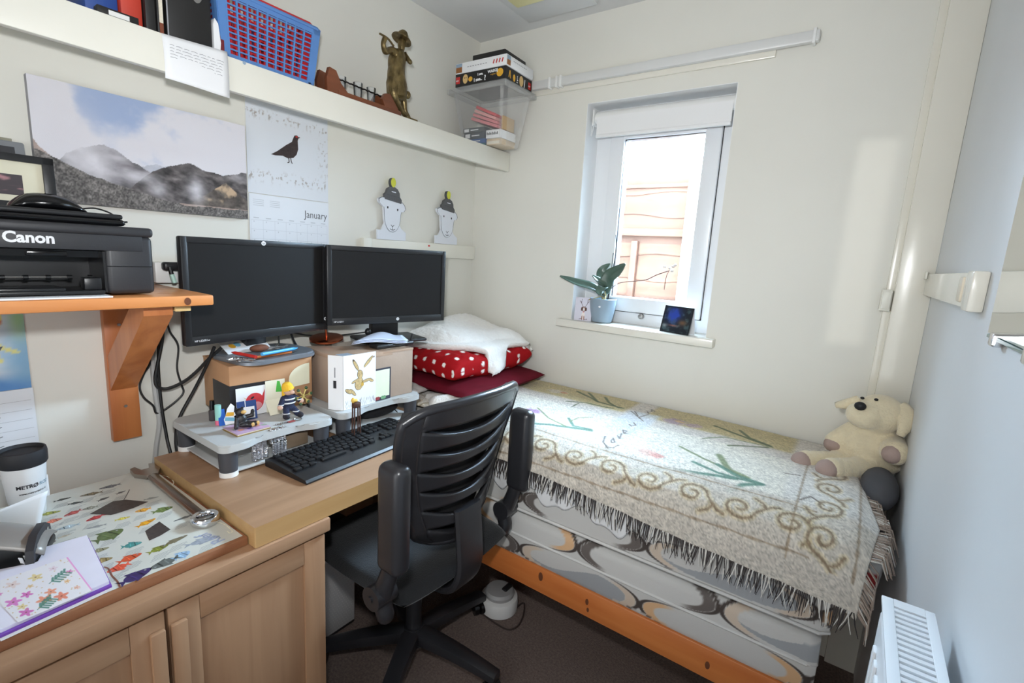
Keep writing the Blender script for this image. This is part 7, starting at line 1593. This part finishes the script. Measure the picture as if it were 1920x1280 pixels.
# stack of notebooks
nq = [at(0, 1205, 'z', WT), at(212, 1107, 'z', WT), at(168, 1016, 'z', WT), at(-60, 1082, 'z', WT)]
nctr = (nq[0]+nq[1]+nq[2]+nq[3])/4
def nquad(b, s, z, h, mi=0, sh=(0, 0)): b.prism([(nctr.x+(p.x-nctr.x)*s+sh[0], nctr.y+(p.y-nctr.y)*s+sh[1]) for p in nq], h, TR(0, 0, z), mi)
t = thing('paper_pile', 'purple edged folder under white papers on the fish poster', 'folder', (nctr.x, nctr.y, WT))
b = MB(); nquad(b, 0.985, WT+0.0008, 0.006); part('folder_back', b, M_paper, t)
b = MB(); nquad(b, 0.99, WT+0.007, 0.004); part('folder', b, mat('purple_card', (120, 70, 170), 0.5), t)
b = MB(); nquad(b, 0.965, WT+0.0112, 0.006, 0, (-0.004, 0)); part('papers', b, mat('lilac_paper', (226, 222, 234), 0.7), t)
t = thing('floral_card', 'card printed with pink and orange flowers lying on the paper pile', 'card', (nctr.x, nctr.y, WT+0.0175))
fq = [at(34, 1166, 'z', WT+0.018), at(174, 1106, 'z', WT+0.018), at(127, 1044, 'z', WT+0.018), at(-30, 1098, 'z', WT+0.018)]
n = 120; u, v = np.meshgrid(np.linspace(0, 1, n), np.linspace(0, 1, n), indexing='ij'); A_ = [np.array(x) for x in fq]
P = (A_[0]*(1-u)[..., None]+A_[1]*u[..., None])*(1-v)[..., None]+(A_[3]*(1-u)[..., None]+A_[2]*u[..., None])*v[..., None]
c = np.ones((n, n, 3))*np.array([232, 228, 230.])
rr = random.Random(21)
def blot(cx, cy, r, col, pet=5):
    global c
    d = np.hypot(u-cx, v-cy); a = np.arctan2(v-cy, u-cx); e = r*(0.75+0.25*np.cos(pet*a+cx*9)); c = mix(c, col, sstep(e, e*0.85, d)*0.9); c = mix(c, (120, 70, 60), sstep(r*0.16, r*0.1, d)*0.7)
for (cx, cy, r, col) in ((.15, .12, .10, (206, 104, 176)), (.30, .47, .085, (206, 104, 176)), (.12, .42, .11, (214, 120, 190)), (.42, .22, .11, (228, 140, 110)), (.62, .15, .11, (226, 130, 104)), (.55, .33, .09, (230, 150, 120)), (.52, .78, .10, (222, 200, 140)), (.25, .80, .10, (226, 206, 200)), (.8, .42, .05, (228, 180, 120)), (.9, .62, .06, (214, 130, 180)), (.16, .26, .07, (222, 200, 140)), (.76, .84, .07, (226, 206, 214)), (.4, .62, .05, (222, 190, 140)), (.85, .2, .05, (232, 180, 160)), (.06, .7, .05, (214, 130, 180))): blot(cx, cy, r, col)
for (a0, b0, a1, b1) in ((.60, .52, .86, .66), (.28, .08, .50, .20)):
    c = mix(c, (84, 130, 116), (seg_d(u, v, [(a0, b0), (a1, b1)]) < 0.006)*1.0)
    for k in range(5):
        f = 0.2+0.18*k; px, py = a0+(a1-a0)*f, b0+(b1-b0)*f
        for s_ in (-1, 1): d = seg_d(u, v, [(px, py), (px-0.02*s_+0.05, py+0.075*s_)]); c = mix(c, (84, 130, 116), sstep(0.018, 0.012, d)*0.9)
for k in range(60): c = mix(c, (206, 170, 110), sstep(0.012, 0.008, np.hypot(u-rr.random(), v-rr.random()))*0.8)
c = mix(c, (232, 160, 210), (u > 0.975)*1.0)
part('card', painted('card', P, c, P_print, (235, 232, 232), 0.001), None, t)
t = thing('sticky_tabs', 'white paper tabs standing at the top edge of the paper pile', 'paper tabs', tuple(at(52, 1060, 'z', WT)))
for k in range(3):
    q = at(43+9*k, 1056-4*k, 'z', WT+0.018); b = MB(); b.box(-0.004, 0.004, -0.0006, 0.0006, 0, 0.014, 0, M=TR(q.x, q.y, WT+0.0178, 0.5, 0, 0.25)); part('tab', b, M_paper, t)
q = at(5, 945, 'z', WT+0.02)
b = MB(); b.ell((0.215, -1.845, WT+0.032), (0.045, 0.055, 0.031), seg=20); solo('wool_ball', b, mat('teal_wool', (86, 120, 136), 0.95, var=0.4, vscale=60, bump=0.8, bscale=120), 'teal and grey wool ball left of the travel mug', 'wool')
b = MB(); q = at(112, 965, 'x', 0.12); b.box(0.108, 0.114, q.y-0.030, q.y-0.012, WT+0.0008, WT+0.055, 0, 0.001); solo('card', b, M_paper, 'narrow white card standing against the wall right of the mug', 'card')
b = MB(); b.box(0.235, 0.30, -1.99, -1.912, WT+0.0008, WT+0.066, 0, 0.004); solo('small_box', b, mat('indigo_card', (46, 40, 70), 0.5), 'dark indigo box at the left picture edge behind the hole punch', 'box')

# big combination spanner
t = thing('spanner', 'large steel combination spanner with chrome ring lying along the desk edge', 'spanner', (0.32, -1.49, WT))
s0, s1 = at(277, 884, 'z', WT+0.008), at(385, 972, 'z', WT+0.010); dv = (s1-s0); dv.z = 0; Ls = dv.length; Ms = frame((s0.x, s0.y, WT+0.0012), dv, (-dv.y, dv.x, 0))
M_st2 = mat('worn_chrome', (168, 158, 150), 0.28, 1.0, var=0.12, vscale=14, bump=0.08, bscale=60)
b = MB(); b.box(0.02, Ls-0.018, -0.012, 0.012, 0.001, 0.010, 0, 0.004, M=Ms); b.box(0.03, Ls-0.03, -0.006, 0.006, 0.0095, 0.0112, 0, 0.001, M=Ms); part('shank', b, M_st2, t)
b = MB(); b.lathe([(0.016, 0.0), (0.027, 0.0), (0.029, 0.004), (0.029, 0.014), (0.026, 0.018), (0.018, 0.018), (0.016, 0.014), (0.016, 0.0)], Ms @ Matrix.Translation((Ls, 0, 0)), 12*3, cap=False); part('ring_end', b, mat('bright_chrome', (222, 222, 224), 0.08, 1.0), t)
b = MB(); b.prism([(0.035, 0.013), (0.0, 0.030), (-0.042, 0.026), (-0.046, 0.016), (-0.016, 0.012), (-0.014, -0.010), (-0.046, -0.016), (-0.040, -0.028), (0.0, -0.030), (0.035, -0.013)], 0.011, Ms @ Matrix.Translation((0.0, 0, 0.0))); part('jaw', b, M_st2, t)

# ------------------------------------------------------------------ window sill
SLZ = WZ0+0.0025
pt = at(1142, 600, 'z', SLZ); px_, py_ = 0.733, 0.036
t = thing('orchid_pot', 'pale blue grey plant pot holding an orchid on the window sill', 'plant pot', (px_, py_, SLZ))
b = MB(); b.lathe([(0.001, 0), (0.040, 0), (0.044, 0.003), (0.055, 0.060), (0.058, 0.095), (0.059, 0.103), (0.056, 0.104), (0.052, 0.092), (0.001, 0.090)], TR(px_, py_, SLZ+0.0005), 44); part('pot', b, mat('blue_grey_ceramic', (140, 158, 172), 0.3, var=0.03, coat=0.2), t)
b = MB(); b.disc(0, 0, 0.005, 0.004, frame((px_+0.012, py_-0.0565, SLZ+0.072), (1, 0.2, 0), (0, 0, 1)), 0.001); part('sticker', b, M_paper, t)
t = thing('orchid', 'potted orchid with thick leaves and one long bare flower stem', 'plant', (px_, py_, SLZ+0.09))
M_lf = mat('orchid_leaf', (74, 96, 84), 0.3, var=0.15, vscale=20, coat=0.3); M_stm = mat('orchid_stem', (84, 72, 76), 0.6); M_root = mat('pale_root', (176, 160, 112), 0.7)
base = Vector((px_+0.004, py_-0.002, SLZ+0.118))
def leaf(pts, w, fold=0.25, tilt=Vector((0, 0, 1))):
    ps = spline(pts, 8); n = len(ps); P = np.zeros((n, 9, 3))
    for i in range(n):
        f = i/(n-1); t_ = (ps[min(i+1, n-1)]-ps[max(i-1, 0)]).normalized(); sd = t_.cross(tilt).normalized(); nn = sd.cross(t_); ww = w*(math.sin(PI*min(1, 0.12+0.88*f**0.8))**0.6 if f < 0.98 else 0.12)
        for j in range(9): g = (j/8-0.5)*2; P[i, j] = ps[i]+sd*ww*g+nn*ww*fold*abs(g)
    b = MB(); b.grid(P); o = part('leaf', b, M_lf, t, angle=80); solidify(o, 0.003)
lq = lambda px, py, y: at(px, py, 'y', y)
leaf([base, lq(1110, 540, -0.005), lq(1080, 530, -0.035), lq(1050, 517, -0.06)], 0.024, 0.5, Vector((0.2, -0.55, 0.8)))
leaf([base+Vector((0, 0, 0.01)), lq(1140, 522, 0.03), lq(1157, 508, 0.025), lq(1173, 494, 0.02)], 0.030, 0.15, Vector((0.3, -0.85, 0.3)))
leaf([base+Vector((0, 0, 0.012)), lq(1127, 518, 0.06), lq(1130, 505, 0.07), lq(1144, 494, 0.075)], 0.021, 0.15, Vector((0.5, -0.8, 0.2)))
leaf([base, lq(1133, 535, 0.02), lq(1122, 525, 0.01), lq(1111, 516, -0.005)], 0.018, 0.3, Vector((0.6, -0.5, 0.6)))
leaf([base, lq(1131, 538, -0.005), lq(1124, 545, -0.028), lq(1127, 553, -0.045)], 0.021, 0.2, Vector((0.1, -0.7, 0.7)))
b = MB(); b.tube([Vector((px_, py_, SLZ+0.088)), base, base+Vector((0, 0, 0.02))], [0.007, 0.010, 0.006], 10); b.tube([base, base+Vector((-0.03, -0.02, -0.012)), base+Vector((-0.05, -0.045, -0.022))], 0.0025, 6, smooth=4); b.tube([base, base+Vector((0.02, -0.03, -0.01)), base+Vector((0.022, -0.045, -0.027))], 0.0025, 6, smooth=4); part('root', b, M_root, t)
b = MB(); sp_ = [base+Vector((0.01, 0, 0.015)), lq(1160, 531, 0.045), lq(1190, 527, 0.04), lq(1212, 524, 0.035), lq(1232, 515, 0.03), lq(1256, 507, 0.02)]; b.tube(sp_, 0.0018, 6, smooth=6); b.tube([lq(1254, 508, 0.02), lq(1249, 520, 0.02), lq(1245, 543, 0.02)], 0.0014, 6, smooth=4); part('flower_stem', b, M_stm, t)
b = MB()
for (px, py) in ((1246, 500), (1256, 503), (1262, 500), (1266, 497), (1260, 508)): b.ell(lq(px, py, 0.018), (0.006, 0.005, 0.005), seg=10)
part('bud', b, mat('white_bud', (226, 222, 220), 0.6), t)
b = MB(); b.tube([Vector((px_+0.012, py_+0.02, SLZ+0.08)), lq(1150, 500, 0.085), lq(1155, 470, 0.088), lq(1155, 440, 0.09)], 0.0018, 6, smooth=3); b.tube([Vector((px_+0.010, py_+0.02, SLZ+0.08)), lq(1147, 500, 0.085), lq(1150, 474, 0.088)], 0.0015, 6, smooth=3); part('support_stick', b, M_rub, t)
# cards on the sill
def stand_card(name, label, cat, pa, pb, ht, depth, m_edge, paintf, lean=0.12, nn=60):
    t = thing(name, label, cat, tuple((Vector(pa)+Vector(pb))/2)); U_ = Vector(pb)-Vector(pa); w = U_.length; N_ = Vector((U_.y, -U_.x, 0)).normalized()
    Vv = Vector((0, 0, 1))-N_*lean*1.0; Pg, u, v = panel(pa, U_, Vv, w, ht, nn, nn); part('front', painted('front', Pg, paintf(u, v), P_print, m_edge, 0.0012), None, t)
    b = MB(); Fk = frame(Vector(pa)-N_*depth, U_, Vector((0, 0, 1))+N_*(depth-lean*ht)/ht); b.box(0, w, 0, ht*0.995, -0.0008, 0, M=Fk); part('back', b, M_paper, t); return t
def dogc(u, v):
    c = np.ones(u.shape+(3,))*np.array([214, 212, 224.])
    for (cx, cy, rx, ry, col) in ((.52, .22, .10, .16, (236, 226, 222)), (.46, .12, .03, .10, (150, 104, 90)), (.58, .12, .03, .10, (150, 104, 90)), (.53, .50, .13, .11, (110, 76, 66)), (.53, .47, .05, .11, (236, 230, 228)), (.41, .50, .05, .08, (84, 56, 50)), (.66, .50, .05, .08, (84, 56, 50)), (.53, .38, .05, .03, (214, 150, 150)), (.53, .42, .025, .02, (50, 40, 40))): c = mix(c, col, sstep(1.1, 0.9, np.hypot((u-cx)/rx, (v-cy)/ry)))
    for pts in ([(.46, .60), (.36, .76), (.38, .92)], [(.36, .76), (.28, .84)], [(.60, .60), (.72, .76), (.72, .92)], [(.72, .76), (.80, .84)], [(.30, .06), (.42, .08)], [(.62, .06), (.76, .08)]): c = mix(c, (96, 80, 84), sstep(.016, .010, seg_d(u, v, pts))*0.9)
    return c
stand_card('greetings_card', 'square pale lilac card with an antlered dog on the left of the window sill', 'card', (at(1068, 594, 'z', SLZ).x+0.065, -0.016, SLZ+0.0005), (at(1112, 602, 'z', SLZ).x, 0.002, SLZ+0.0005), 0.103, 0.02, (214, 212, 224), dogc, 0.10)
def darkc(u, v):
    n = fbm(u*7, v*7, 4, 4); c = mix(np.ones(u.shape+(3,))*np.array([22, 28, 36.]), (60, 80, 84), sstep(.45, .7, n)); c = mix(c, (40, 66, 160), np.clip(np.exp(-((u-.38)/.22)**2-((v-.68)/.26)**2)*1.3*(0.5+fbm(u*22, v*9, 9, 3)), 0, 1)); c = mix(c, (150, 160, 160), np.exp(-((u-.12)/.1)**2-((v-.25)/.07)**2)*.8); c = mix(c, (116, 84, 58), np.exp(-((u-.72)/.14)**2-((v-.42)/.1)**2)*.9); c = mix(c, (166, 96, 76), np.exp(-((u-.42)/.16)**2-((v-.28)/.03)**2)*.8)
    e = np.minimum(np.minimum(u, 1-u), np.minimum(v, 1-v)); return np.where((e < .05)[..., None], np.array([24, 28, 32.]), c)
pA, pB = at(1254, 615, 'z', SLZ), at(1297, 628, 'z', SLZ)
stand_card('greetings_card', 'dark blue card leaning back on the right of the window sill', 'card', (pA.x+0.003, -0.010+0.012, SLZ+0.0005), (pB.x-0.004, -0.028, SLZ+0.0005), 0.108, 0.05, (30, 34, 40), darkc, 0.25)
